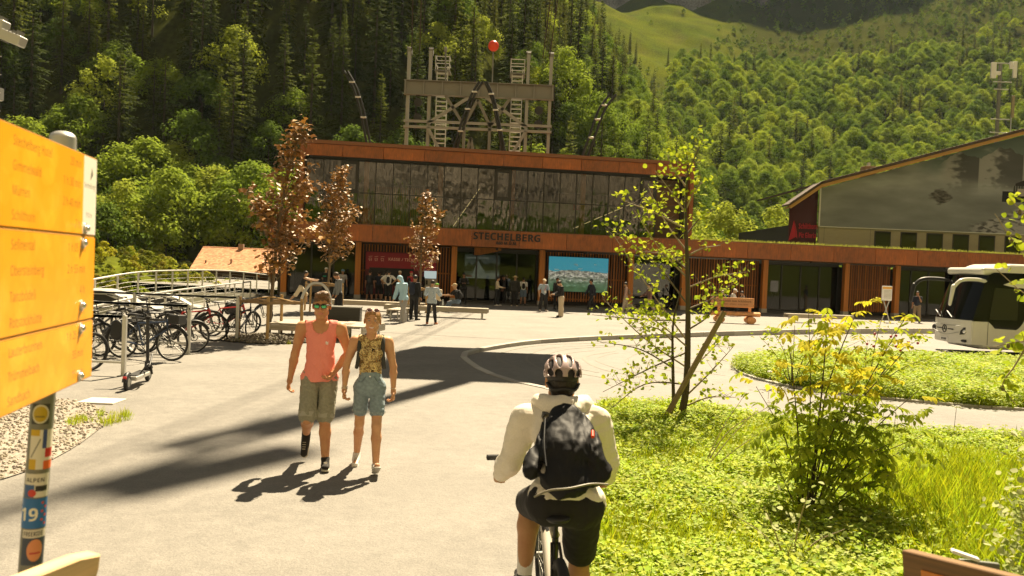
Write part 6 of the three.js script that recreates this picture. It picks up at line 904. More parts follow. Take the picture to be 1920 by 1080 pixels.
{ // cyclist and the bicycle under him
  const p = spot(1060, 962, -4.3), hd = R(183);
  const bk = makeBike('bicycle', 'white and black mountain bicycle ridden away from the camera', bikeC.black, { tw: .03, sh: .90 }); bk.position.set(p.x - .02, 0, p.z - .3); bk.rotation.set(0, hd - Math.PI / 2, 0); bk.rotateX(-.05);
  part('frame_panel', [bar(V(-.1, .30, 0), V(.45, .67, 0), .034), bar(V(-.235, .75, 0), V(.40, .81, 0), .026)], mat([.62, .58, .5], .25), bk, 'pale painted main tubes');
  const j = skeleton(1.82, { sit: .875, lean: 35, hunch: 13, head: [-32, 0], thL: [74, 9], shL: [-2, 2], ftL: [-4, 4], thR: [34, 4], shR: [6, 1], ftR: [-8, 4], uaL: [22, 13], faL: [56, 12], uaR: [20, 16], faR: [54, 9], shw: 1.1, build: 1.06 }), skin = [.42, .22, .11];
  const g = thing('person', 'cyclist in white hoodie, black rucksack, helmet and black shorts riding away on the path', 'person', [p.x, 0, p.z], hd);
  part('body', heroBody(j, skin, { curl: .8 }), skinMat, g);
  const [lo, hi] = bounds(j, .2), h = j.H / 1.75; let F = new Field(lo, hi, .011);
  torsoTo(F, j, .024, .05); F.cap(j.waist, j.pel.clone().addScaledVector(j.up, .0), .15, .155, .05, j.fwd, .86); for (const s of 'LR') { armTo(F, j, s, .022, 0, 1.93, .03); F.cap(j['sho' + s], j['elb' + s], .068, .062, .03); F.cap(j['elb' + s], j['elb' + s].clone().lerp(j['wri' + s], .8), .066, .048, .03); }
  F.ell(j.neck.clone().add(V(0, .12, .06)), V(.085, .12, .12), null, .015, true);
  F.add((x, y, z) => .012 * noise(x * 9, y * 8, z * 9) + .013 * (Math.abs(noise(x * 9 + y * 9, y * 12, z * 10)) - .15) + .006 * (Math.abs(noise(x * 24, y * 28 + x * 8, z * 24)) - .15)); F.clip(j.pel.clone().addScaledVector(j.up, -.05), j.up.clone().negate()); const hoodM = mat([1, 1, 1], .95, { map: tex(128, 128, (u, v) => { const s = 1 + .05 * tn(20, u, v, 2, 2) + .05 * (rndAt(u, v) - .5); return [.87 * s, .84 * s, .78 * s]; }, [6, 6]) }); const hoodie = part('hoodie', F.mesh(), hoodM, g);
  F = new Field(j.neck.clone().subScalar(.3), j.neck.clone().addScalar(.3), .009); const n0 = j.neck; F.cap(n0.clone().add(V(-.13, .055, -.02)), n0.clone().add(V(-.02, .035, -.13)), .055, .08, .03); F.cap(n0.clone().add(V(.13, .055, -.02)), n0.clone().add(V(.02, .035, -.13)), .055, .08, .03); F.cap(n0.clone().add(V(-.03, .0, -.15)), n0.clone().add(V(.03, -.05, -.14)), .06, .055, .03); F.cap(n0.clone().add(V(-.12, .02, -.02)), n0.clone().add(V(-.06, .0, .10)), .046, .04, .02); F.cap(n0.clone().add(V(.12, .02, -.02)), n0.clone().add(V(.06, .0, .10)), .046, .04, .02); F.add((x, y, z) => .010 * noise(x * 22, y * 18, z * 18)); part('hood', F.mesh(), hoodM, hoodie);
  F = new Field(lo, hi, .01); F.cap(j.hipL, j.hipR, .122, .122, .05, j.fwd, 1); F.cap(j.pel, j.waist, .135, .125, .04, j.fwd, .9); for (const s of 'LR') legTo(F, j, s, .026, .88, .03, .034); F.clip(j.waist, j.up); F.add((x, y, z) => .006 * noise(x * 16, y * 14, z * 14) + .004 * Math.abs(noise(x * 30, y * 26, z * 26))); part('shorts', F.mesh(), cloth([.012, .011, .011]), g);
  // rucksack with a loose black shell hanging over the back
  const bkv = V(0, 0, -1).applyAxisAngle(V(1, 0, 0), R(42)), bu = V(0, 0, 0).crossVectors(bkv, V(1, 0, 0)).normalize(); if (bu.y < 0) bu.negate(); const bc = j.chest.clone().addScaledVector(bkv, .13).addScaledVector(bu, -.085), B = (x, y, z) => bc.clone().add(V(x, 0, 0)).addScaledVector(bu, y).addScaledVector(bkv, z);
  F = new Field(bc.clone().subScalar(.45), bc.clone().addScalar(.45), .009); F.cap(B(.0, .13, .03), B(.0, -.08, .06), .085, .12, .05, bkv, .6); F.cap(B(.0, -.08, .06), B(.03, -.24, .05), .12, .13, .05, bkv, .5); F.cap(B(.12, -.27, .02), B(-.15, -.20, .02), .06, .07, .05, bkv, .55); F.cap(B(.10, .08, .0), B(.17, -.14, .0), .04, .06, .04); F.cap(B(-.08, .12, .0), B(-.17, -.14, .03), .05, .06, .05); F.cap(B(.17, -.1, 0), B(.19, -.2, .02), .04, .05, .03);
  F.add((x, y, z) => { const u = x - bc.x, q = y - bc.y; return .045 * (Math.abs(noise(u * 7 + q * 3.6, q * 3.0, 2.3)) - .2) + .022 * (Math.abs(noise(u * 14 - q * 7, q * 6, 5.1)) - .2) + .010 * (Math.abs(noise(u * 26 + q * 10, q * 12, z * 9)) - .15) + .004 * noise(u * 36, q * 30, z * 20); }); const rs = part('rucksack', F.mesh(), new THREE.MeshPhysicalMaterial({ color: col(.011, .011, .012), roughness: .62, specularIntensity: .45 }), g);
  part('reflective_hem', tube([B(-.2, -.28, .05), B(-.1, -.315, .12), B(.02, -.355, .145), B(.12, -.355, .115), B(.19, -.36, .05)], .006, 24, 5), mat([.2, .18, .13], .5), rs); part('zip_pull', bar(B(-.13, .0, .115), B(-.125, -.045, .13), .010), mat([.7, .06, .01], .5), rs);
  const zp = part('zip', tube([B(.12, .1, .07), B(.135, -.08, .105), B(.13, -.22, .12)], .005, 14, 4), M.black, rs); const rm = F.mesh; for (const s of [-1, 1]) part('shoulder_strap', tube([B(s * .1, .14, .0), j.neck.clone().add(V(s * .11, .0, -.02)), j.chest.clone().add(V(s * .13, .03, .16))], .028, 16, 8), M.black, rs);
  // helmet: dark inner shell under a pale shell with oval vents
  const T = headPart(j), hq = j.hq; F = new Field(j.head.clone().subScalar(.22), j.head.clone().addScalar(.24), .007); F.ell(T(0, .045, -.01), V(.092, .086, .120).multiplyScalar(1.07), hq, .01); F.clip(T(0, .0, 0), V(0, -1, -.25).normalize().applyQuaternion(hq)); const hm = part('helmet', F.mesh(), mat([.014, .012, .013], .6), g), hc = mat([.42, .32, .31], .3);
  F = new Field(j.head.clone().subScalar(.22), j.head.clone().addScalar(.26), .0045); F.ell(T(0, .048, -.01), V(.106, .100, .137).multiplyScalar(1.07), hq, .01); F.clip(T(0, .018, 0), V(0, -1, -.30).normalize().applyQuaternion(hq));
  for (const [x, y, z, a2, b2, c2] of [[.027, .135, -.05, .015, .05, .085], [-.027, .135, -.05, .015, .05, .085], [.068, .115, -.03, .013, .05, .08], [-.068, .115, -.03, .013, .05, .08], [0, .155, .05, .012, .04, .06], [.034, .072, -.135, .022, .026, .05], [-.034, .072, -.135, .022, .026, .05], [.076, .066, -.095, .020, .018, .05], [-.076, .066, -.095, .020, .018, .05], [.052, .028, -.118, .028, .010, .05], [-.052, .028, -.118, .028, .010, .05], [.1, .06, .02, .03, .014, .06], [-.1, .06, .02, .03, .014, .06]]) F.ell(T(x, y, z), V(a2, b2, c2).multiplyScalar(1.07), hq, .006, true);
  F.ell(T(0, .045, -.01), V(.094, .088, .122).multiplyScalar(1.07), hq, .004, true); part('helmet_shell', F.mesh(), hc, hm);
  part('helmet_cradle', tube([T(-.084, .0, -.05), T(-.055, -.02, -.105), T(0, -.01, -.12), T(.055, -.02, -.105), T(.084, .0, -.05)], .009, 22, 7), M.black, hm);
  F = new Field(j.head.clone().subScalar(.2), j.head.clone().addScalar(.15), .006); F.ell(T(0, -.0, -.03), V(.081, .1, .088).multiplyScalar(1.07), hq, .02); F.ell(T(0, -.06, .07), V(.1, .14, .085).multiplyScalar(1.07), hq, .01, true); F.add((x, y, z) => .004 * noise(x * 60, y * 40, z * 40)); part('hair', F.mesh(), hairD, g);
  for (const s of 'LR') { const A = j['ank' + s], K = j['knee' + s]; F = new Field(...boundOf([A, A.clone().lerp(K, .55)], .1), .008); F.cap(A.clone().add(V(0, -.02, 0)), A.clone().lerp(K, .5), .043, .056, .01); F.clip(A.clone().lerp(K, .5), K.clone().sub(A).normalize()); part('sock', F.mesh(), wht, g); sneaker(g, j, s, M.black, cloth([.1, .1, .1])); }
}
// ---------------------------------------------------------------- coach
{
  const f = spot(1813, 655, -27.2), t = thing('coach', 'white touring coach with black glass and drooping mirrors waiting at the right edge', 'coach', [f.x, -0.12, -27.2], R(-2));
  // local: nose at x = 0, tail at +x; near side at z = 0, far side at z = -2.5
  const Hh = 3.06, Lb = 12.5, W = 2.5, prof = new THREE.Shape(); prof.moveTo(.12, .32); prof.lineTo(-.02, .5); prof.quadraticCurveTo(-.06, .9, .0, 1.12); prof.lineTo(.5, 2.72); prof.quadraticCurveTo(.56, 2.96, .9, 3.02); prof.lineTo(Lb, Hh); prof.lineTo(Lb, .32); prof.lineTo(.12, .32);
  const wp = mat([.70, .69, .62], .22, {}), gl = new THREE.MeshPhysicalMaterial({ color: col(.008, .008, .008), roughness: .06, specularIntensity: .6 });
  const bg = new THREE.ExtrudeGeometry(prof, { depth: W - .36, bevelEnabled: true, bevelSize: .12, bevelThickness: .18, bevelSegments: 5, curveSegments: 8 }).translate(.46, 0, -W + .18); part('body', bg, wp, t);
  // bowed front: windscreen and nose as lofted strips across the width
  const front = (y0, y1, off, n = 16, m = 8) => { const P = [], U = [], I = []; for (let a = 0; a <= m; a++) { const y = lerp(y0, y1, a / m), bx = y < 1.12 ? lerp(-.02, .0, y / 1.12) : lerp(0, .5, (y - 1.12) / 1.6); for (let b = 0; b <= n; b++) { const s = b / n * 2 - 1; P.push(bx - .10 - off + .30 * Math.pow(Math.abs(s), 2.6), y, -W / 2 + s * (W / 2 + off * .4)); U.push(b / n, a / m); } } for (let a = 0; a < m; a++) for (let b = 0; b < n; b++) { const k = a * (n + 1) + b; I.push(k, k + 1, k + n + 1, k + 1, k + n + 2, k + n + 1); } const g = new THREE.BufferGeometry(); g.setAttribute('position', new THREE.Float32BufferAttribute(P, 3)); g.setAttribute('uv', new THREE.Float32BufferAttribute(U, 2)); g.setIndex(I); g.computeVertexNormals(); return g; };
  gl.side = wp.side = THREE.DoubleSide; part('front_panel', front(.34, 1.16, .05), wp, t); const ws = part('windscreen', front(1.16, 2.70, .06), gl, t);
  for (const s of [-.35, .45]) part('wiper', bar(V(-.16, 1.22, -W / 2 + s), V(-.08, 1.42, -W / 2 + s - .5), .018), mat([.5, .5, .5], .5), ws);
  for (const z of [-.016, -W + .016]) part('front_corner', box(.62, .80, .03, .42, .74, z), wp, t); part('front_corner', [box(.5, 1.7, .03, .62, 1.95, -W + .016)], gl, t); part('roof_visor', rbox(.9, .26, W - .06, .12, .84, 2.86, -W / 2, 3), wp, t);
  // side glazing, stepping down at the driver's window, with a white sweep above
  const sg = new THREE.Shape(); sg.moveTo(.08, 1.14); sg.lineTo(.62, 1.14); sg.quadraticCurveTo(.74, 1.05, .84, .92); sg.lineTo(1.55, .90); sg.quadraticCurveTo(1.70, .96, 1.86, 1.35); sg.quadraticCurveTo(2.05, 1.68, 2.6, 1.78); sg.lineTo(Lb - .3, 2.0); sg.lineTo(Lb - .3, 2.86); sg.lineTo(.75, 2.82); sg.quadraticCurveTo(.52, 2.76, .44, 2.5); sg.lineTo(.08, 1.14);
  part('side_glazing', new THREE.ExtrudeGeometry(sg, { depth: .012, bevelEnabled: false }).translate(.04, 0, .003), gl, t);
  const sw = new THREE.Shape(); sw.moveTo(.98, 2.42); sw.quadraticCurveTo(1.4, 2.62, 2.2, 2.66); sw.lineTo(4.6, 2.72); sw.quadraticCurveTo(3.0, 2.46, 2.1, 2.34); sw.quadraticCurveTo(1.5, 2.28, .98, 2.42); part('white_sweep', new THREE.ExtrudeGeometry(sw, { depth: .012, bevelEnabled: false }).translate(.1, 0, .018), wp, t);
  const dw = new THREE.Shape([[.62, 1.22], [1.55, 1.22], [1.55, 2.3], [.75, 2.3]].map(([x, y]) => new THREE.Vector2(x, y))); part('driver_window', new THREE.ExtrudeGeometry(dw, { depth: .01, bevelEnabled: false }).translate(.05, 0, .02), new THREE.MeshPhysicalMaterial({ color: col(.02, .02, .018), roughness: .04 }), t);
  // panel joints, flaps, lights, badge, plate, wheels
  const jm = mat([.05, .05, .045], .8); for (const [x0, y0, x1, y1] of [[.66, .34, .66, 1.12], [1.92, .34, 1.92, 1.42], [1.92, 1.30, 3.2, 1.30], [3.15, .34, 3.15, 1.30], [3.15, .98, 5, .98], [4.9, .34, 4.9, 1.30], [6.7, .34, 6.7, 1.30]]) part('panel_joint', box(Math.max(.014, x1 - x0), Math.max(.014, y1 - y0), .006, (x0 + x1) / 2, (y0 + y1) / 2, .002), jm, t);
  part('fuel_flap', box(.24, .2, .006, 2.52, 1.08, .003), mat([.62, .61, .54], .3), t); for (const [w, h, x, y] of [[.25, .012, 2.52, 1.185], [.25, .012, 2.52, .975], [.012, .22, 2.395, 1.08], [.012, .22, 2.645, 1.08]]) part('flap_edge', box(w, h, .004, x, y, .007), jm, t);
  const kn = part('pictogram', box(.2, .2, .005, 2.52, .78, .004), mat([.62, .56, .18], .5), t); part('figure', [bar(V(2.47, .70, .01), V(2.54, .80, .01), .014), bar(V(2.54, .8, .01), V(2.57, .86, .01), .014), bar(V(2.50, .80, .01), V(2.6, .8, .01), .012)], M.black, kn);
  part('side_marker', rbox(.13, .06, .03, .012, 2.42, .52, .004, 1), mat([.75, .32, .02], .3), t); part('handle_recess', rbox(.14, .12, .02, .02, 3.38, .83, .004, 1), M.black, t);
  const hl = part('headlight', [new THREE.ExtrudeGeometry(new THREE.Shape([[.0, .64], [.30, .70], [.36, .92], [.12, .90], [.02, .78]].map(([x, y]) => new THREE.Vector2(x, y))), { depth: .04, bevelEnabled: false }).rotateY(-.75).translate(-.08, 0, -.36)], M.black, t); part('lamp', new THREE.SphereGeometry(.075, 14, 10).translate(.02, .76, -.24), mat([.8, .8, .78], .1, { metalness: .6 }), hl);
  part('headlight', new THREE.SphereGeometry(1, 14, 10).scale(.06, .12, .2).translate(-.02, .78, -W + .28), M.black, t); part('fog_light', rbox(.08, .09, .34, .03, -.0, .44, -.28, 1), M.black, t);
  const em = V(-.165, .80, -W / 2); part('star_badge', [new THREE.TorusGeometry(.13, .016, 6, 24).rotateY(Math.PI / 2).translate(em.x, em.y, em.z), ...[0, 1, 2].map((i) => bar(em, em.clone().add(V(0, Math.cos(i * 2.094) * .125, Math.sin(i * 2.094) * .125)), .022, .006, 5))], M.black, t);
  for (const s of [-1, 1]) part('grille_bar', box(.02, .035, .36, em.x + .015, .80, em.z + s * .38), M.black, t); part('grille_line', tube([V(-.13, .95, -W + .3), V(-.165, .93, -W / 2), V(-.13, .95, -.3)], .012, 20, 5), mat([.4, .4, .36], .5), t); part('grille_line', tube([V(-.11, .72, -W + .35), V(-.165, .60, -W / 2), V(-.11, .72, -.4)], .012, 20, 5), mat([.4, .4, .36], .5), t);
  const pl = part('licence_plate', box(.015, .12, .5, -.165, .44, -W / 2), M.white, t); part('plate_text', [-.16, -.09, 0, .07, .14].map((z) => box(.004, .07, .045, -.175, .44, -W / 2 + z)), M.black, pl);
  for (const x of [2.75 + .55, 9.0]) { const w = part('wheel', new THREE.TorusGeometry(.35, .14, 10, 32).translate(x, .46, -.16), M.rubber, t); part('rim', new THREE.CylinderGeometry(.30, .30, .14, 24).rotateX(Math.PI / 2).translate(x, .46, -.1), M.steelD, w); part('wheel_arch', new THREE.CylinderGeometry(.58, .58, .02, 28, 1, false).rotateX(Math.PI / 2).translate(x, .48, .003), jm, t); }
  part('wheel', new THREE.TorusGeometry(.35, .14, 10, 32).translate(3.3, .46, -W + .2), M.rubber, t); part('underbody', box(11.8, .3, W - .5, 6.4, .34, -W / 2), M.black, t);
  for (const [z, s] of [[.10, 1], [-W - .1, -1]]) { const m = part('mirror_arm', [tube([V(.62, 2.50, z - s * .18), V(.1, 2.56, z), V(-.42, 2.50, z + s * .06), V(-.66, 2.26, z + s * .08)], .065, 20, 8)], s > 0 ? wp : M.black, t); const F = new Field(V(-1.0, 1.3, z - .4), V(-.3, 2.6, z + .4), .025); F.cap(V(-.66, 2.26, z + s * .08), V(-.74, 1.72, z + s * .08), .12, .09, .03, V(1, 0, .4).normalize(), .6); part('mirror_housing', F.mesh(), s > 0 ? wp : M.black, m); }
  part('roof_hatch', rbox(1.4, .12, 1.4, .05, 4.2, Hh + .16, -W / 2, 1), wp, t); part('aerial', bar(V(2.4, Hh + .1, -.6), V(2.9, Hh + .3, -.6), .012), M.black, t);
}
// ---------------------------------------------------------------- benches, planter box, hoops
const plankM = [[.36, .32, .25], [.40, .355, .28], [.33, .29, .23]].map((c, i) => mat([1, 1, 1], .85, { map: woodTex(c.map((v) => Math.pow(v, 1 / 2.2)), 80 + i, false) }));
function slatBench(label, cx, cz, turn, len, dep, hgt = .45, name = 'bench', n = 0) {
  const b = thing(name, label, 'bench', [cx, 0, cz], turn); n = n || Math.round(dep / .11); for (let i = 0; i < n; i++) part('slat', rbox(len, .05, dep / n - .012, .008, 0, hgt - .025, -dep / 2 + dep / n * (i + .5), 1), plankM[i % 3], b);
  part('edge_board', box(len, .15, .04, 0, hgt - .13, dep / 2 - .02), plankM[0], b); part('edge_board', box(len, .15, .04, 0, hgt - .13, -dep / 2 + .02), plankM[0], b); for (const s of [-1, 1]) for (const u of [-1, 1]) part('leg', box(.05, hgt - .06, .05, s * (len / 2 - .25), (hgt - .06) / 2, u * (dep / 2 - .1)), M.zinc, b); return b;
}
{
  const a = onGround(598, 655); slatBench('low grey slatted lounger platform behind the couple, near the staked tree', onGround(592, 634).x, onGround(592, 634).z, R(0), 2.2, 1.5);
  slatBench('sloping slatted end of the lounger platform right of the couple', onGround(652, 634).x + .3, onGround(640, 636).z, R(78), 1.7, 1.1);
  slatBench('long grey bench left of the ticket queue, its near end cut by the blue hoodie', onGround(700, 585).x, onGround(700, 583).z, R(-6), 4.4, .55);
  slatBench('long grey bench with seated people and a water bottle', onGround(815, 596).x, onGround(815, 594).z, R(-4), 4.4, .6);
  slatBench('short bench end beside the blue hoodie', onGround(748, 600).x, onGround(748, 600).z, R(84), 1.6, .6);
  slatBench('grey bench in front of the dark glass bay, behind the bushes', onGround(1535, 606).x, onGround(1535, 606).z, TH, 3.6, .5);
  const wb = onGround(829, 592); const bt = thing('water_bottle', 'clear plastic water bottle standing on the long bench', 'bottle', [wb.x, .45, wb.z - .1], 0); part('bottle', new THREE.LatheGeometry([[.001, 0], [.035, 0], [.036, .17], [.016, .22], [.015, .25]].map(([x, y]) => new THREE.Vector2(x, y)), 12), mat([.5, .56, .58], .15), bt); part('cap', new THREE.CylinderGeometry(.016, .016, .02, 10).translate(0, .258, 0), M.white, bt);
  const pb = onGround(650, 603); const pl = thing('planter_box', 'dark woven planter box beside the person in grey hoodie', 'planter', [pb.x, 0, pb.z], R(4)); part('box', rbox(1.2, .52, .7, .02, -.1, .26, 0), mat([.045, .043, .036], .85), pl); for (let i = 0; i < 8; i++) part('weave_band', box(1.22, .03, .72, -.1, .05 + i * .056, 0), mat([.06, .056, .045], .9), pl); part('rim', rbox(1.25, .05, .76, .012, -.1, .53, 0, 1), mat([.10, .095, .08], .8), pl);
  const hp = onGround(592, 588); const ho = thing('steel_hoop', 'arched galvanised steel hoop between the staked tree and the planter', 'hoop', [hp.x, 0, hp.z], 0); part('hoop', tube([V(-.62, 0, 0), V(-.55, .75, 0), V(-.2, 1.22, 0), V(.25, 1.2, 0), V(.55, .75, 0), V(.62, 0, 0)], .055, 40, 10), M.zinc, ho);
  const lg = onGround(1377, 606), lb2 = thing('log_bench', 'rustic log bench with an inscribed plank back at the kerb', 'log bench', [lg.x, 0, lg.z], R(-6)), logM = mat([1, 1, 1], .85, { map: woodTex([.80, .58, .38], 90, false) });
  const txt = canvasTex(512, 96, (g, w, h) => { g.fillStyle = '#b98a62'; g.fillRect(0, 0, w, h); g.fillStyle = '#4a2f1c'; g.font = 'bold 32px serif'; g.textAlign = 'center'; g.fillText('auf ds bänkli zum Schilthorn', w / 2, 42); g.font = '20px serif'; g.fillText('STECHELBERG · MÜRREN · SCHILTHORN', w / 2, 76); });
  part('seat', new THREE.CylinderGeometry(.17, .18, 2.3, 14).rotateZ(Math.PI / 2).scale(1, .62, 1.35).translate(0, .45, 0), logM, lb2); for (const s of [-1, 1]) { part('log_foot', new THREE.CylinderGeometry(.2, .22, .7, 14).rotateX(Math.PI / 2).scale(1.1, .85, 1).translate(s * .72, .18, 0), logM, lb2); part('back_post', box(.12, .5, .1, s * .72, .68, -.2), logM, lb2); }
  part('back_plank', rbox(2.0, .46, .08, .02, -.1, .98, -.18), logM, lb2); part('inscription', new THREE.PlaneGeometry(1.9, .38).translate(-.1, .98, -.134), mat([1, 1, 1], .85, { map: txt }), lb2);
  const fl = spot(0, 60, -20), lp = thing('flood_light', 'floodlight on a tall pole at the upper left edge', 'floodlight', [0, 0, 0]); part('pole', bar(V(fl.x - .12, 0, -20), V(fl.x - .12, fl.y + .6, -20), .08), M.zinc, lp); for (const [px, py, r, L] of [[24, 72, -.35, .55], [-6, 46, -.2, .5], [-12, 178, 0, .3]]) { const q = spot(px, py, -20); const hd = part('lamp_head', rbox(L, .26, .34, .04, 0, 0, 0).rotateZ(r).translate(q.x, q.y, q.z), M.zinc, lp); for (let k = 0; k < 4; k++) part('cooling_fin', box(.02, .3, .3, 0, 0, 0).rotateZ(r).translate(q.x - .15 + k * .1, q.y + .04, q.z), M.steelD, hd); part('bracket', bar(V(fl.x - .12, q.y + .1, -20), q, .03), M.zinc, lp); } for (let k = 0; k < 8; k++) part('step', bar(V(fl.x - .25, fl.y - .6 - k * .45, -20), V(fl.x + .05, fl.y - .6 - k * .45, -20), .014), M.zinc, lp);
}
// ---------------------------------------------------------------- signpost, wooden boards in the foreground
{
  const z0 = -2.06, pz = -2.13, top = spot(118, 258, pz), bot = spot(56, 1080, pz - .0), sp = thing('signpost', 'orange hiking signpost with three stacked boards on a sticker-covered metal pole', 'signpost', [0, 0, 0]);
  const d = top.clone().sub(bot), foot = bot.clone().addScaledVector(d, -bot.y / d.y);
  part('pole', bar(foot, top, .029, .029, 24), mat([.19, .185, .14], .4, { metalness: .35 }), sp); part('pole_cap', new THREE.SphereGeometry(.0325, 20, 10, 0, 6.3, 0, 1.6).scale(1, .6, 1).translate(top.x, top.y - .002, top.z), M.zinc, sp); part('cap_rim', new THREE.CylinderGeometry(.0325, .0325, .03, 20).translate(top.x, top.y - .016, top.z), M.zinc, sp);
  // sign plane: from the far right edge A to the near left edge B
  const A = spot(171, 297, z0), B = spot(4, 225, -1.52), ex = B.clone().sub(A); ex.y = 0; const wid = ex.length(); ex.normalize(); const nr = V(0, 0, 0).crossVectors(ex, UP).normalize(); if (nr.x < 0) nr.negate();
  const yr = [spot(171, 297, z0).y, spot(163, 443, z0).y, spot(155, 597, z0).y, spot(145, 706, z0).y], mk = (h, draw) => canvasTex(1024, Math.round(1024 * h / .62), draw);
  const orange = '#f3a312', ink = '#946022';
  const rowsT = [[['Stechelberg Hotel', '20 min'], ['Gimmelwald', '1 h 30 min'], ['Mürren', '2 h 40 min'], ['Schilthorn', '7 h']], [['Sefinental', '1 h 05 min'], ['Obersteinberg', '2 h 55 min'], ['Tanzbödeli', '4 h'], ['Rotstockhütte', '5 h']], [['Lauterbrunnen', '1 h 25 min'], ['Trümmelbach', '35 min'], ['Sandbach', '15 min']]];
  const sg = V(0, 0, 0).crossVectors(UP, nr);                    // text runs along sg
  const W2 = wid + .06, turn = Math.atan2(nr.x, nr.z);
  const c0 = A.clone().addScaledVector(ex, W2 / 2 - .0);
  for (let i = 0; i < 3; i++) {
    const h = yr[i] - yr[i + 1] - .004, cy = (yr[i] + yr[i + 1]) / 2, white = i === 0;
    const sh = new THREE.Shape(); const hw = W2 / 2, hh = h / 2, tip = .07; sh.moveTo(hw - .008, -hh); sh.quadraticCurveTo(hw, -hh, hw, -hh + .008); sh.lineTo(hw, hh - .008); sh.quadraticCurveTo(hw, hh, hw - .008, hh); sh.lineTo(-hw, hh); sh.lineTo(-hw, -hh); sh.lineTo(hw - .008, -hh);
    const g = new THREE.ExtrudeGeometry(sh, { depth: .012, bevelEnabled: true, bevelSize: .001, bevelThickness: .0015, bevelSegments: 1 }).rotateY(turn).translate(c0.x, cy, c0.z);
    const bd = part('sign_board', g, mat([.62, .27, .012], .45), sp);
    const t = mk(h, (g2, w, hp) => { g2.fillStyle = orange; g2.fillRect(0, 0, w, hp); for (let k = 0; k < 60; k++) { g2.fillStyle = `rgba(255,${190 + rnd() * 40},${60 + rnd() * 60},0.10)`; g2.beginPath(); g2.ellipse(rnd() * w, rnd() * hp, 20 + rnd() * 80, 15 + rnd() * 50, rnd() * 3, 0, 7); g2.fill(); } if (white) { g2.fillStyle = '#eae4d6'; g2.fillRect(w * .83, 0, w * .17, hp); g2.fillStyle = '#59544c'; g2.font = '28px sans-serif'; g2.fillText('Stechelberg', w * .838, hp * .40); g2.fillText('910 m', w * .87, hp * .78); g2.beginPath(); g2.moveTo(w * .935, hp * .12); g2.lineTo(w * .95, hp * .22); g2.lineTo(w * .915, hp * .3); g2.fill(); } g2.fillStyle = ink; const rows = rowsT[i]; g2.font = `${Math.round(hp / rows.length * .55)}px sans-serif`; rows.forEach(([a, b], k) => { const y = hp * (k + .72) / rows.length; g2.textAlign = 'left'; g2.fillText(a, w * .12, y); g2.textAlign = 'right'; g2.fillText(b, w * (white ? .80 : .88), y); g2.textAlign = 'left'; }); });
    part('face', new THREE.PlaneGeometry(W2 - .004, h - .004).rotateY(turn).translate(c0.x + nr.x * .0145, cy, c0.z + nr.z * .0145), mat([1, 1, 1], .38, { map: t }), bd);
    for (const [u, v] of i === 0 ? [[.085, -.42]] : i === 1 ? [[.10, .42], [.10, -.32]] : [[.10, .40], [.10, -.40]]) { const q = A.clone().addScaledVector(ex, u); part('bolt', new THREE.SphereGeometry(.0085, 12, 8).scale(1, 1, 1).translate(q.x + nr.x * .018, cy + v * h, q.z + nr.z * .018), M.chrome, bd); part('washer', new THREE.CylinderGeometry(.014, .014, .003, 16).rotateX(Math.PI / 2).rotateY(turn).translate(q.x + nr.x * .0155, cy + v * h, q.z + nr.z * .0155), M.zinc, bd); }
  }
  // stickers wrapped round the pole
  const ax = d.clone().normalize(), sticker = (label, py0, py1, draw, arc = 2.0, off = .5) => { const c0p = (py) => { const s = spot(90, py, pz); const k = (s.y - foot.y) / (top.y - foot.y); return foot.clone().addScaledVector(top.clone().sub(foot), k); }; const a = c0p(py0), b = c0p(py1), h = a.distanceTo(b); const g = new THREE.CylinderGeometry(.0297, .0297, h, 16, 1, true, off, arc); g.applyQuaternion(qq.setFromUnitVectors(UP, ax)).translate((a.x + b.x) / 2, (a.y + b.y) / 2, (a.z + b.z) / 2); part('sticker', g, mat([1, 1, 1], .4, { map: canvasTex(256, 256, draw), side: THREE.DoubleSide }), sp, label); };
  sticker('round yellow sticker', 754, 792, (g) => { g.fillStyle = '#3a382c'; g.fillRect(0, 0, 256, 256); g.fillStyle = '#c9c3a4'; g.beginPath(); g.arc(128, 128, 120, 0, 7); g.fill(); g.fillStyle = '#b69a16'; g.beginPath(); g.arc(128, 128, 98, 0, 7); g.fill(); g.fillStyle = '#7c6a18'; g.fillRect(60, 150, 130, 20); }, 1.5, -.35);
  sticker('yellow, white and red sticker', 802, 876, (g) => { g.fillStyle = '#d8d2bd'; g.fillRect(0, 0, 256, 256); g.fillStyle = '#c8a416'; g.fillRect(0, 0, 90, 40); g.fillRect(0, 190, 70, 66); g.fillStyle = '#35487a'; g.fillRect(120, 0, 40, 120); g.fillStyle = '#c22320'; g.fillRect(150, 120, 90, 60); g.fillStyle = '#d85e1c'; g.fillRect(140, 200, 116, 56); g.strokeStyle = '#6a6a5a'; g.lineWidth = 10; g.beginPath(); g.moveTo(20, 180); g.lineTo(100, 60); g.stroke(); }, 2.2, -.3);
  sticker('white sticker with dark lettering', 884, 928, (g) => { g.fillStyle = '#d2ccb8'; g.fillRect(0, 0, 256, 256); g.fillStyle = '#2a2a2a'; g.font = 'bold 60px sans-serif'; g.fillText('ALPEN', 20, 90); g.fillStyle = '#36598a'; g.fillRect(0, 120, 110, 136); g.fillStyle = '#c03a28'; g.beginPath(); g.arc(90, 210, 40, 0, 7); g.fill(); g.fillStyle = '#222'; g.fillRect(120, 130, 120, 60); }, 2.2, -.6);
  sticker('blue sticker with the number 19', 930, 986, (g) => { g.fillStyle = '#2667a3'; g.fillRect(0, 0, 256, 256); g.fillStyle = '#e4dfc6'; g.font = 'bold 150px sans-serif'; g.fillText('19', 6, 190); g.fillStyle = '#c8453c'; for (let i = 0; i < 6; i++) { g.beginPath(); g.arc(200 + (i % 2) * 30, 40 + i * 36, 12, 0, 7); g.fill(); } }, 2.6, -.9);
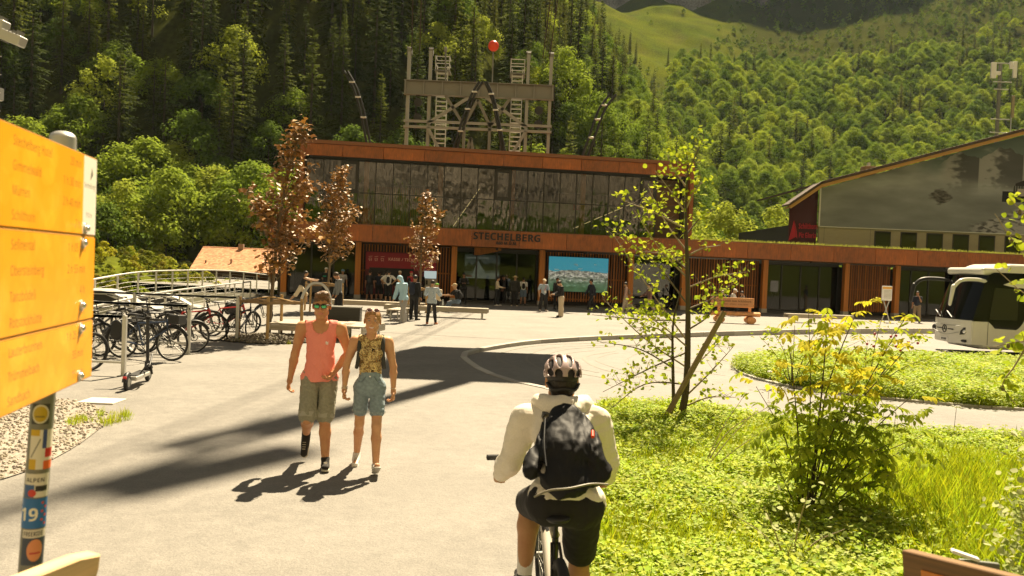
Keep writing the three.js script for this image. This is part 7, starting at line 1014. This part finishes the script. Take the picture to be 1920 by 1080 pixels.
  sticker('sticker with an orange drawing on dark ground', 988, 1054, (g) => { g.fillStyle = '#cfc9b6'; g.fillRect(0, 0, 256, 60); g.fillStyle = '#3a4250'; g.fillRect(0, 60, 256, 196); g.fillStyle = '#d58a58'; g.beginPath(); g.ellipse(140, 150, 80, 80, 0, 0, 7); g.fill(); g.fillStyle = '#b52f2f'; g.fillRect(90, 165, 110, 12); g.fillStyle = '#333'; g.font = 'bold 44px sans-serif'; g.fillText('FREERIDE', 12, 46); }, 2.1, -.4);
}
{
  const grey = mat([1, 1, 1], .9, { map: woodTex([.48, .37, .25], 95, false) }), a = spot(1690, 1030, -2.5), b = spot(1960, 1096, -2.05), dir = b.clone().sub(a), n = thing('wooden_board', 'weathered brown wooden board with an orange plate in the lower right corner', 'wooden board', [0, 0, 0]); const L = dir.length() + .5; dir.normalize(); const turn = Math.atan2(-dir.z, dir.x), roll = Math.asin(dir.y);
  const pl = (w, h, dd, x, y, z, m, name, par, r = .008) => { const g = rbox(w, h, dd, r, x, y, z, 2).rotateZ(roll).rotateY(turn).translate(a.x, a.y, a.z); return part(name, g, m, par); };
  pl(L, .26, .045, L / 2, -.13, -.02, grey, 'board', n); const op = pl(L - .12, .17, .006, L / 2 + .02, -.130, .006, mat([.62, .20, .012], .4), 'orange_plate', n, .002); for (const x of [.105, .5]) pl(.016, .016, .008, x, -.068, .012, M.steelD, 'screw', op, .003); pl(.02, .02, .012, .20, -.06, .006, M.steelD, 'bolt', n, .004);
  for (const x of [.3]) { const q = a.clone().addScaledVector(dir, x); part('post', box(.07, q.y - .1, .07, q.x, (q.y - .1) / 2, q.z - .09), grey, n); }
  const m = spot(1835, 1062, -2.75), mb = thing('metal_sign_edge', 'grey metal plate end with a pale strip behind the wooden board', 'metal sign', [m.x, m.y, m.z], R(-14)); part('plate', rbox(.13, .06, .02, .008, .0, -.01, 0), mat([.12, .13, .10], .5), mb); part('strip', rbox(.09, .012, .03, .004, -.055, .024, .01).rotateZ(-.25), M.white, mb); part('post', box(.04, m.y, .04, .03, -m.y / 2 - .02, -.03), M.steelD, mb);
  const pale = mat([1, 1, 1], .85, { map: woodTex([.82, .70, .52], 97, false) }), e = spot(185, 1043, -1.9), f = spot(60, 1100, -1.75), dd = f.clone().sub(e), w = thing('pale_wooden_arm', 'pale raw wooden arm end at the lower left beside the signpost', 'wooden board', [0, 0, 0]), LL = dd.length() + .25; dd.normalize();
  const sh = new THREE.Shape([[0, .0], [.05, .012], [LL, .03], [LL, -.1], [.04, -.1], [.006, -.03]].map(([x, y]) => new THREE.Vector2(x, y))); part('arm', new THREE.ExtrudeGeometry(sh, { depth: .045, bevelEnabled: true, bevelSize: .004, bevelThickness: .004, bevelSegments: 1 }).rotateZ(-Math.asin(-dd.y) + .0).rotateY(Math.atan2(-dd.z, dd.x)).translate(e.x, e.y, e.z), pale, w); part('post', box(.06, e.y - .15, .06, f.x, (e.y - .15) / 2, f.z - .05), pale, w);
}
// ---------------------------------------------------------------- staked copper trees
const copperM = [mat([1, 1, 1], .45)].length && [[.33, .16, .036], [.44, .24, .055], [.20, .105, .026]].map((c) => new THREE.MeshPhysicalMaterial({ color: col(...c), roughness: .55, transmission: .2, thickness: 0, specularIntensity: .8, side: THREE.DoubleSide })), rim = leafMat([.12, .14, .03], .4, .6);
function limbTree(t, base, pts, r0, bm, n, leafFn) {}
function leafCluster(q, c, n, spread, size, droop = .4) { for (let i = 0; i < n; i++) { const p = c.clone().add(V(rr(-1, 1), rr(-.8, .8), rr(-1, 1)).multiplyScalar(spread)), az = rr(0, 6.283), dir = dirv(az, rr(-1.1, .3)), nr = V(rr(-.5, .5), 1, rr(-.5, .5)).normalize(); nr.addScaledVector(dir, -nr.dot(dir)).normalize(); const s = size * rr(.7, 1.3); q.push(leafQuad(p, dir, nr, s, s * .9, .15)); } }
function copperTree(label, base, topOff, H, crown, sd) {      // crown: list of [height fraction, radius, sideways]
  seed = sd; const t = thing('copper_maple', label, 'tree', [base.x, 0, base.z]), tip = V(topOff, H, 0), pt = (f, dx = 0) => V(topOff * f * f + dx, H * f, 0);
  part('trunk', taper([V(0, 0, 0), pt(.3, .03), pt(.6, -.03), pt(.95)], .062, .018, 16, 8), M.bark, t); const lists = [[], [], []], br = [];
  for (const [f, rad, dx] of crown) { const c = pt(f), nb = Math.max(4, Math.round(rad * 7.5)); for (let i = 0; i < nb; i++) { const az = rr(0, 6.283), L = rad * rr(.5, 1.05), e = c.clone().add(V(Math.sin(az) * L + dx, rr(.1, .55) * Math.min(1, rad), Math.cos(az) * L * .9)); const s = pt(Math.max(.22, f - .12)); br.push(taper([s, s.clone().lerp(e, .5).add(V(0, -.06, 0)), e], .014, .004, 6, 5)); const nc = Math.max(2, Math.round(L * 4.2)); for (let k = 0; k < nc; k++) { const p = s.clone().lerp(e, .35 + .65 * (k + .5) / nc).add(V(rr(-.1, .1), rr(-.06, .1), rr(-.1, .1))); leafCluster(lists[Math.floor(rnd() * 2.99)], p, 11, .2, .15); } } }
  part('branches', br, M.bark, t); lists.forEach((l, i) => { part('crown', leafGeo(l), copperM[i], t); }); return t;
}
function staking(label, base, h, w, ang, posts) { const s = thing('tree_stake_frame', label, 'tree stakes', [base.x, 0, base.z], ang); posts.forEach(([x, z], i) => part('stake', bar(V(x, -.05, z), V(x * .97, h + (i % 2) * .05, z * .97), .042, .04, 10), M.stake, s)); const P = posts.concat([posts[0]]); const halfRound = mat([1, 1, 1], .8, { map: woodTex([.55, .45, .32], 99, false) }); for (let i = 0; i < posts.length; i++) part('cross_rail', beam(V(P[i][0], h - .12, P[i][1]), V(P[i + 1][0], h - .12 + .003 * i, P[i + 1][1]), .05, .07), halfRound, s); part('tie', tube([V(posts[0][0], h - .16, posts[0][1]), V(0, h - .02, .07), V(posts[2][0], h - .16, posts[2][1])], .018, 16, 5), M.stake, s); return s; }
{
  const b1 = onGround(503, 633), b2 = onGround(612, 583), b3 = onGround(784, 588);
  copperTree('tall copper-leaved maple left of the station, staked in a gravel bed', b1, .75, 6.05, [[.36, .75, .2], [.44, .95, .35], [.52, 1.0, .1], [.6, 1.15, .1], [.68, 1.0, 0], [.76, .72, 0], [.84, .5, 0], [.92, .32, 0], [.98, .16, 0]], 501);
  copperTree('copper-leaved maple in front of the left upper windows, second from the left', b2, .55, 6.5, [[.42, .9, .1], [.5, 1.2, .2], [.58, 1.35, .2], [.66, 1.2, .1], [.74, .95, 0], [.82, .7, 0], [.9, .42, 0], [.97, .2, 0]], 502);
  copperTree('smaller copper-leaved maple in front of the ticket sign', b3, .2, 5.5, [[.44, .7, .1], [.52, .8, 0], [.6, .75, .1], [.7, .8, .2], [.8, .75, .2], [.88, .5, .1], [.96, .25, 0]], 503);
  staking('four wooden stakes with cross rails round the tall copper maple', b1, 1.15, 1, 0, [[-.45, 1.0], [.28, 1.35], [1.2, 1.15], [.5, -.3]].map(([x, z]) => [x, z - .2]).map(([x, z], i) => [[-.55, .85], [.38, 1.35], [1.12, .75], [.25, -.35]][i]));
  staking('wooden stakes with rails round the second copper maple, behind the walkers', b2, 1.25, 1, 0, [[-.9, .2], [-.5, .9], [.8, .5], [.3, -.6]]);
  staking('wooden stakes round the small copper maple among the waiting people', b3, 1.2, 1, 0, [[-.4, .4], [.45, .4], [.3, -.5], [-.4, -.4]]);
  struct('planting_bed', flat(smooth([[b1.x - 1.0, b1.z + 1.2], [b1.x + .4, b1.z + 1.75], [b1.x + 1.5, b1.z + .8], [b1.x + 1.1, b1.z - .7], [b1.x - .6, b1.z - .8]], 4, true), (x, z) => .012 + .16 * Math.max(0, 1 - Math.hypot(x - b1.x - .2, z - b1.z - .5) / 1.5)), mat([.13, .11, .08], .95, { side: THREE.DoubleSide }));
  const q = new THREE.InstancedMesh(new THREE.IcosahedronGeometry(.035, 0), mat([.17, .15, .115], .95), 900), o = new THREE.Object3D(); q.name = 'mulch'; q.userData = { kind: 'stuff', label: 'brown gravel mulch heaped round the tall copper maple', category: 'gravel' }; for (let i = 0; i < 900; i++) { const a = rr(0, 6.28), r = 1.25 * Math.sqrt(rnd()); o.position.set(b1.x + .2 + Math.cos(a) * r, .03 + .13 * (1 - r / 1.3), b1.z + .5 + Math.sin(a) * r * 1.05); o.scale.setScalar(rr(.5, 1.3)); o.rotation.set(rr(0, 6), rr(0, 6), 0); o.updateMatrix(); q.setMatrixAt(i, o.matrix); } scene.add(q);
}
// ---------------------------------------------------------------- young alder with its leaning stake, shrubs
function leafy(t, leafShapes, list, mats, limit = 300) {    // the largest leaves as single parts, the rest joined
  const n = Math.min(limit, list.length); list.sort((a, b) => b.s - a.s);
  const o = new THREE.Object3D(), up = V(0, 1, 0), rest = mats.map(() => []);
  list.forEach((l, i) => { const x = V(0, 0, 0).crossVectors(l.d, l.n).normalize(), nn = V(0, 0, 0).crossVectors(x, l.d), m4 = new THREE.Matrix4().makeBasis(x, l.d, nn).scale(V(l.s, l.s, l.s)).setPosition(l.p); const gi = i % leafShapes.length, mi = l.m; if (i < n) { const p = part('leaf', leafShapes[gi], mats[mi], t); p.applyMatrix4(m4); } else rest[mi].push(leafShapes[gi].clone().applyMatrix4(m4)); });
  rest.forEach((l, i) => { if (l.length) part('foliage', l, mats[i], t).userData.kind = 'stuff'; });
}
function leafShape(wide, n = 7, fold = .18, curl = .12, tipPow = 1) { const P = [], U = [], I = []; for (let i = 0; i <= n; i++) { const t = i / n, w = wide * Math.pow(Math.sin(Math.PI * Math.pow(t, tipPow)), .75) * .5, z = -curl * t * t; P.push(-w, t, z + w * fold * 2, 0, t, z, w, t, z + w * fold * 2); U.push(0, t, .5, t, 1, t); } for (let i = 0; i < n; i++) { const k = i * 3; I.push(k, k + 1, k + 3, k + 1, k + 4, k + 3, k + 1, k + 2, k + 4, k + 2, k + 5, k + 4); } const g = new THREE.BufferGeometry(); g.setAttribute('position', new THREE.Float32BufferAttribute(P, 3)); g.setAttribute('uv', new THREE.Float32BufferAttribute(U, 2)); g.setIndex(I); g.computeVertexNormals(); return g; }
const roundLeaf = [leafShape(.95, 6, .12, .1, .85), leafShape(.85, 6, .2, .2, .9), leafShape(1.0, 6, .06, -.1, .85)], longLeaf = [leafShape(.42, 7, .2, .25), leafShape(.36, 7, .12, .4), leafShape(.46, 7, .22, .15)];
const alderM = [leafMat([.36, .43, .025], .5, .9), leafMat([.27, .35, .022], .5, .9), leafMat([.46, .50, .035], .52, .9)];
const twig = mat([.13, .10, .065], .85), twigL = mat([.30, .24, .16], .8);
const leafAt = (p, s, m) => { const az = rr(0, 6.283); return { p: p.clone(), d: dirv(az, rr(-.7, .7)), n: V(rr(-.9, .9), rr(.1, 1), rr(-.9, .9)).normalize(), s: s * rr(.65, 1.25), m }; };
{
  seed = 620; const z = -11.7, S = (px, py, dz = 0) => spot(px, py, z + dz), t = thing('young_alder', 'slender young alder with sparse round leaves in front of the road', 'tree', [0, 0, 0]), L = [];
  const trunkPts = [V(S(1272, 800).x, 0, z), S(1285, 740), S(1290, 600), S(1288, 480, .05), S(1286, 380), S(1290, 320), S(1286, 275)];
  part('trunk', taper(trunkPts, .058, .008, 30, 8), M.barkD, t); part('trunk', taper([V(S(1262, 800).x, 0, z + .1), S(1262, 700, .1), S(1263, 600, .12), S(1278, 540, .15)], .032, .01, 14, 7), M.barkD, t, 'thinner second stem');
  const trunk = new THREE.CatmullRomCurve3(trunkPts);
  const limbs = [[1289, 690, 1215, 640, 1130, 560, .2], [1289, 640, 1230, 560, 1150, 440, -.3], [1289, 570, 1225, 490, 1145, 428, .4], [1288, 600, 1220, 600, 1110, 590, -.5], [1288, 520, 1240, 470, 1190, 395, .3], [1287, 470, 1250, 420, 1215, 350, -.3], [1286, 400, 1255, 355, 1228, 320, .3], [1286, 350, 1265, 320, 1250, 290, -.2], [1287, 330, 1300, 300, 1320, 258, .2], [1289, 540, 1340, 520, 1400, 510, .3], [1289, 580, 1335, 560, 1390, 520, -.4], [1288, 480, 1320, 465, 1352, 460, .4], [1287, 440, 1312, 410, 1335, 395, -.2], [1287, 390, 1302, 360, 1318, 340, .2], [1289, 660, 1220, 690, 1130, 735, .5], [1289, 720, 1210, 720, 1140, 770, .2], [1262, 690, 1200, 655, 1120, 640, .3], [1289, 740, 1330, 700, 1375, 650, .3], [1289, 700, 1330, 660, 1350, 640, -.4], [1288, 650, 1240, 610, 1180, 570, .7], [1288, 620, 1330, 590, 1345, 540, .5], [1286, 430, 1230, 400, 1165, 375, .5], [1262, 640, 1230, 615, 1190, 615, .2], [1288, 505, 1255, 480, 1190, 470, -.5], [1289, 760, 1330, 745, 1380, 745, .3]];
  for (const [x0, y0, x1, y1, x2, y2, dz] of limbs) {
    const pts = [S(x0, y0), S(x1, y1, dz * .5), S(x2, y2, dz)], c = new THREE.CatmullRomCurve3(pts); part('branch', taper(pts, .015, .004, 10, 6), rnd() < .5 ? twig : twigL, t);
    const n = Math.round(c.getLength() * 36); const tw = []; for (let i = 0; i < n; i++) { const f = rr(.22, 1), p = c.getPoint(f), e = p.clone().add(V(rr(-.16, .16), rr(-.04, .17), rr(-.16, .16))); if (i % 2 === 0) tw.push(bar(p, e, .003, .002, 4)); const k = rnd() < .5 ? 2 : 1; for (let m = 0; m < k; m++) L.push(leafAt(e.clone().add(V(rr(-.05, .05), rr(-.05, .05), rr(-.05, .05))), .062, Math.floor(rnd() * 3))); } if (tw.length) part('twigs', tw, twig, t).userData.kind = 'stuff';
  }
  for (let i = 0; i < 60; i++) { const p = trunk.getPoint(rr(.55, 1)); L.push(leafAt(p.add(V(rr(-.14, .14), rr(-.1, .1), rr(-.14, .14))), .068, Math.floor(rnd() * 3))); }
  leafy(t, roundLeaf, L, alderM);
  tag(part('leaning_stake', bar(V(S(1228, 800).x, .0, z + .35), S(1358, 585, .2), .044, .04, 12), mat([1, 1, 1], .85, { map: woodTex([.50, .44, .32], 101) }), scene), 'thick wooden stake leaning to the right across the young alder', 'stake');
}
function shrub(name, label, base, stems, leaves, leafShapes, mats, size, sd, barkM = twig, comp = 0) {
  seed = sd; const t = thing(name, label, 'shrub', [base.x, 0, base.z]), L = [];
  for (const [x, y, z, r] of stems) { const e = V(x, y, z), m = e.clone().multiplyScalar(.5).add(V(rr(-.06, .06), .12 * y, rr(-.06, .06))); const pts = [V(x * .06, 0, z * .06), m, e], c = new THREE.CatmullRomCurve3(pts); part('stem', taper(pts, r, r * .3, 12, 6), barkM, t);
    const n = Math.round(c.getLength() * leaves); for (let i = 0; i < n; i++) { const f = rr(.28, 1.02), p = c.getPoint(Math.min(1, f)), sp = .22 * (1.2 - f * .4), q = p.clone().add(V(rr(-1, 1), rr(-.6, .9), rr(-1, 1)).multiplyScalar(sp));
      const mi = (q.y > 1.15 ? (rnd() < .6 ? 2 : 0) : rnd() < .5 ? 1 : 0) % mats.length;
      if (comp) { const ax = dirv(rr(0, 6.283), rr(-.6, .5)), sd2 = V(0, 0, 0).crossVectors(ax, UP).normalize(), nn = V(0, 0, 0).crossVectors(sd2, ax), ll = size * rr(1.6, 2.4); for (let k = 0; k < 7; k++) { const u = k === 6 ? 1 : (Math.floor(k / 2) + 1) / 4, s = k === 6 ? 0 : k % 2 ? 1 : -1; const pp = q.clone().addScaledVector(ax, ll * u * .8); pp.y -= .1 * u * u * ll; const dd = ax.clone().multiplyScalar(s ? .5 : 1).addScaledVector(sd2, s * .8).normalize(); dd.y -= .35; dd.normalize(); L.push({ p: pp, d: dd, n: nn.clone().add(V(rr(-.2, .2), 0, rr(-.2, .2))), s: size * rr(.8, 1.2), m: mi }); } }
      else L.push(leafAt(q, size, mi)); } }
  leafy(t, leafShapes, L, mats); return t;
}
const elderM = [leafMat([.36, .42, .03], .5, .9), leafMat([.25, .32, .026], .5, .9), leafMat([.56, .50, .035], .5, .9)], paleM = [leafMat([.50, .52, .28], .5, .9), leafMat([.34, .40, .13], .5, .9), leafMat([.62, .60, .42], .45, .9)];
{
  const b = V(2.75, 0, -7.2), k = 1 / 208;
  shrub('elder_bush', 'large yellow-green elder bush with drooping leaflets in the middle of the meadow', b, [[.1, 1.75, 0, .022], [.45, 1.95, -.2, .018], [.75, 1.6, .1, .016], [-.25, 1.55, .1, .016], [.3, 1.4, .3, .016], [.95, 1.25, .0, .014], [-.45, 1.2, -.2, .014], [.6, 1.35, -.4, .014], [.15, 1.1, .4, .013], [.85, .9, .3, .012], [-.5, .8, .25, .012], [.5, .85, .45, .012], [.85, 1.9, -.1, .013], [1.05, .75, -.2, .012], [-.15, .6, .45, .012], [.0, 1.95, -.2, .013], [.3, 1.0, .1, .01], [.55, 1.15, .2, .01], [.1, .75, .25, .01], [.7, .6, .3, .01]].map(([x, y, z, r]) => [x, y, z, r * .65]), 17, longLeaf, elderM, .078, 701, M.barkD, 1);
  shrub('hornbeam_bush', 'green bush with upright shoots left of the coach at the road island', V(5.9, .0, -16.6), [[0, 1.25, 0, .015], [.5, 1.3, 0, .012], [-.5, 1.15, 0, .012], [1.0, 1.35, .1, .012], [.3, .9, .3, .01], [-.2, .85, .2, .01], [1.4, 1.0, 0, .01], [-.75, 1.0, .1, .01]], 26, longLeaf, alderM, .10, 702, twig, 0);
  shrub('rose_bush', 'yellow green bush with red berries on the island edge before the coach', V(7.3, .0, -16.2), [[.2, 1.45, 0, .014], [.7, 1.5, 0, .014], [1.1, 1.2, .1, .012], [-.1, 1.0, .1, .012], [.5, .8, .2, .012], [1.4, .8, .1, .012], [-.5, .8, 0, .01]], 30, longLeaf, elderM, .10, 703, M.barkD, 0);
  const rb = mat([.35, .01, .02], .4); { const t = scene.getObjectByName('rose_bush'); for (let i = 0; i < 14; i++) part('berry', new THREE.SphereGeometry(.028, 8, 6).translate(rr(-.2, 1.2), rr(.5, 1.2), rr(0, .4)), rb, t); }
  const pb = V(3.55, 0, -5.35); shrub('pale_leaved_bush', 'pale grey-leaved bush cut by the right edge of the picture', pb, [[.1, 1.0, 0, .012], [-.15, .8, .1, .01], [.3, .9, -.1, .01], [-.05, .6, .2, .01], [.35, .65, .1, .01], [.2, 1.15, -.2, .01], [-.12, .45, .15, .01], [.1, .35, .25, .01]], 120, roundLeaf, paleM, .042, 704, twigL, 0);
  shrub('pale_shoot', 'low bare-stemmed shoot with pale leaves below the elder bush', V(2.15, 0, -5.9), [[-.25, .55, .1, .010], [.1, .6, 0, .010], [.35, .4, .1, .009], [-.1, .35, .3, .009], [-.42, .42, -.1, .008]], 34, roundLeaf, paleM, .042, 705, twigL, 0);
  shrub('bramble_shoots', 'long arching bare shoots leaning left of the elder bush', V(2.05, 0, -8.6), [[.75, .85, .1, .008], [.65, .78, .0, .008], [.82, .7, .2, .007], [.55, .95, -.1, .007]], 8, longLeaf, elderM, .06, 706, twigL, 0);
  // the alder branch that hangs in from the right
  seed = 640; const t = thing('alder_branch', 'alder branches with round leaves and cones reaching in from the right edge', 'branch', [0, 0, 0]), L = [], z = -6.2, S = (px, py, d = 0) => spot(px, py, z + d);
  for (const pts of [[S(2060, 470), S(1960, 470), S(1905, 455), S(1865, 400)], [S(2060, 420), S(1970, 430), S(1920, 400), S(1890, 368)], [S(2060, 640), S(1980, 655), S(1930, 640), S(1862, 650)], [S(2060, 560), S(1985, 560), S(1930, 555), S(1868, 505)], [S(1930, 640), S(1900, 690), S(1880, 720), S(1905, 760)], [S(2060, 700), S(1990, 700), S(1940, 690), S(1915, 620)]]) { const c = new THREE.CatmullRomCurve3(pts); part('twig', taper(pts, .008, .003, 12, 5), twigL, t); for (let i = 0; i < 26; i++) { const p = c.getPoint(rr(.3, 1)); L.push(leafAt(p.add(V(rr(-.05, .05), rr(-.05, .06), rr(-.06, .06))), .062, Math.floor(rnd() * 3))); } for (let i = 0; i < 2; i++) { const p = c.getPoint(rr(.5, .95)); part('cone', new THREE.IcosahedronGeometry(.014, 1).scale(1, 1.4, 1).translate(p.x, p.y - .02, p.z), M.bark, t); } }
  part('stem', taper([V(S(2080, 500).x, 0, z), S(2075, 600), S(2060, 420), S(2040, 250)], .03, .012, 14, 7), M.barkD, t); leafy(t, roundLeaf, L, alderM);
}
// ---------------------------------------------------------------- grass and herbs
function carpet(name, label, cat, geo, m, n, place, tint) { const im = new THREE.InstancedMesh(geo, m, n), o = new THREE.Object3D(), c = new THREE.Color(); im.name = name; im.userData = { kind: 'stuff', label, category: cat }; let i = 0, guard = 0; while (i < n && guard++ < n * 30) { const p = place(); if (!p) continue; o.position.set(p[0], p[1], p[2]); o.rotation.set(rr(-.12, .12), rr(0, 6.283), rr(-.12, .12)); o.scale.set(p[3], p[3] * rr(.7, 1.3), p[3]); o.updateMatrix(); im.setMatrixAt(i, o.matrix); const b = p[4] ?? rr(.7, 1.35); im.setColorAt(i, c.setRGB(b * rr(.9, 1.25) * (tint ? tint[0] : 1), b, b * rr(.6, 1.1))); i++; } im.count = i; scene.add(im); return im; }
{
  seed = 900; const q = []; for (let i = 0; i < 22; i++) { const p = V(rr(-.1, .1), 0, rr(-.1, .1)), d = V(rr(-.55, .55), 1, rr(-.55, .55)).normalize(), h = rr(.10, .26), s = V(rr(-1, 1), 0, rr(-1, 1)).normalize().multiplyScalar(rr(.003, .006)), m = p.clone().addScaledVector(d, h * .6), e = p.clone().addScaledVector(d, h).add(V(d.x * .09, -.015, d.z * .09)); q.push([p.clone().sub(s), p.clone().add(s), m.clone().add(s), m.clone().sub(s)], [m.clone().sub(s), m.clone().add(s), e]); } const tuft = leafGeo(q);
  const h = []; for (let i = 0; i < 26; i++) { const az = rr(0, 6.283), r = rr(.0, .12), p = V(Math.sin(az) * r, rr(.03, .15), Math.cos(az) * r), dir = dirv(az + rr(-.8, .8), rr(-.3, .5)), nr = V(rr(-.45, .45), 1, rr(-.45, .45)).normalize(); nr.addScaledVector(dir, -nr.dot(dir)).normalize(); const s = rr(.028, .055); h.push(leafQuad(p, dir, nr, s, s * .75, .1)); if (i % 3 === 0) h.push([V(0, 0, 0), V(.003, 0, 0), p.clone()]); } const herb = leafGeo(h);
  const gM = leafMat([.33, .415, .018], .5, .9), hM = leafMat([.34, .46, .014], .48, .85, { specularIntensity: .5 });
  const nearZ = () => -2.2 - 10.5 * Math.pow(rnd(), .85), inM = (x, z) => inside(MEADOW, x, z);
  carpet('meadow_herbs', 'bright green leafy ground cover filling the meadow beside the path', 'ground cover', herb, hM, 21000, () => { const z = nearZ(), x = rr(.3, 11); if (!inM(x, z)) return null; if (x > .62 * -z + 1.2) return null; const k = fbm(x * .5, z * .5, 3); if (k - .25 * sst(2.5, 4.5, x) * sst(-9.5, -7.5, z) < -.22 && rnd() < .8) return null; return [x, .02 + .05 * Math.max(0, k), z, rr(.7, 1.25) * (1 + .5 * Math.max(0, k)), rr(.65, 1.3)]; });
  carpet('meadow_grass', 'tall fresh grass growing between the bushes of the meadow', 'grass', tuft, gM, 15000, () => { const z = nearZ(), x = rr(.3, 11.5); if (!inM(x, z) || x > .62 * -z + 1.4) return null; const k = fbm(x * .5, z * .5, 3); const right = sst(2.6, 4.0, x) * sst(-10.5, -8, z); if (rnd() > .25 + .75 * right - .5 * k) return null; return [x, .02, z, rr(.6, 1.1) * (1 + .5 * right), rr(.7, 1.4)]; });
  const inI = (x, z) => inside(ISLAND, x, z);
  carpet('island_herbs', 'green ground cover on the road island before the coach', 'ground cover', herb, hM, 9000, () => { const x = rr(5.4, 18), z = rr(-24.4, -14.5); if (!inI(x, z)) return null; const k = fbm(x * .4, z * .4, 8); return [x, roadY(x, z) + .03, z, rr(.9, 1.9) * (1 + .8 * Math.max(0, k)), rr(.6, 1.25)]; });
  carpet('island_grass', 'short grass along the edge of the road island', 'grass', tuft, gM, 5000, () => { const x = rr(5.4, 18), z = rr(-24.4, -14.5); if (!inI(x, z)) return null; return [x, roadY(x, z) + .03, z, rr(.5, 1.2), rr(.7, 1.3)]; });
  carpet('bank_vegetation', 'sunlit weeds and low shrubs on the bank beyond the far railing', 'weeds', broadGeo(.9, .6, 910, 8, 34, .14, .05), leafMat([.27, .30, .03], .45, .9), 1500, () => { const x = rr(-62, -16), z = rr(-88, -40); if (x > -19 && z > -56) return null; const y = terrainY(x, z); return [x, y - .1, z, rr(.5, 1.5), rr(.5, 1.35)]; });
  carpet('verge_weeds', 'small weeds growing along the edge of the gravel bed and stakes', 'weeds', tuft, gM, 60, () => { const k = rnd(); const p = k < .6 ? [rr(-5.6, -5.0), rr(-10.9, -10.0)] : [rr(-7.3, -5.5), rr(-21.4, -20.6)]; return [p[0], 0, p[1], rr(.3, .6), rr(.8, 1.4)]; });
  // white umbels and tall stalks at the meadow edge
  for (const [px, py] of [[1440, 708], [1620, 800], [1650, 796], [1672, 806], [1785, 800], [1590, 812]]) { const g = onGround(px, py + 40), f = thing('umbel_flower', `thin flowering stalk at the meadow edge by the road ${['left of the elder bush', 'right of the elder bush', 'second right of the elder bush', 'third right of the elder bush', 'far right near the bus road', 'just behind the elder bush'][[1440, 1620, 1650, 1672, 1785, 1590].indexOf(px)]}`, 'flower', [g.x, 0, g.z]); const hh = rr(.45, .6); part('stalk', bar(V(0, 0, 0), V(.03, hh, 0), .004, .003, 5), twig, f); const L2 = []; for (let i = 0; i < 14; i++) L2.push(new THREE.IcosahedronGeometry(.011, 0).translate(.03 + rr(-.05, .05), hh + rr(-.01, .02), rr(-.05, .05))); part('flower_head', L2, M.white, f); }
}
shade(scene);
renderer.render(scene, camera);
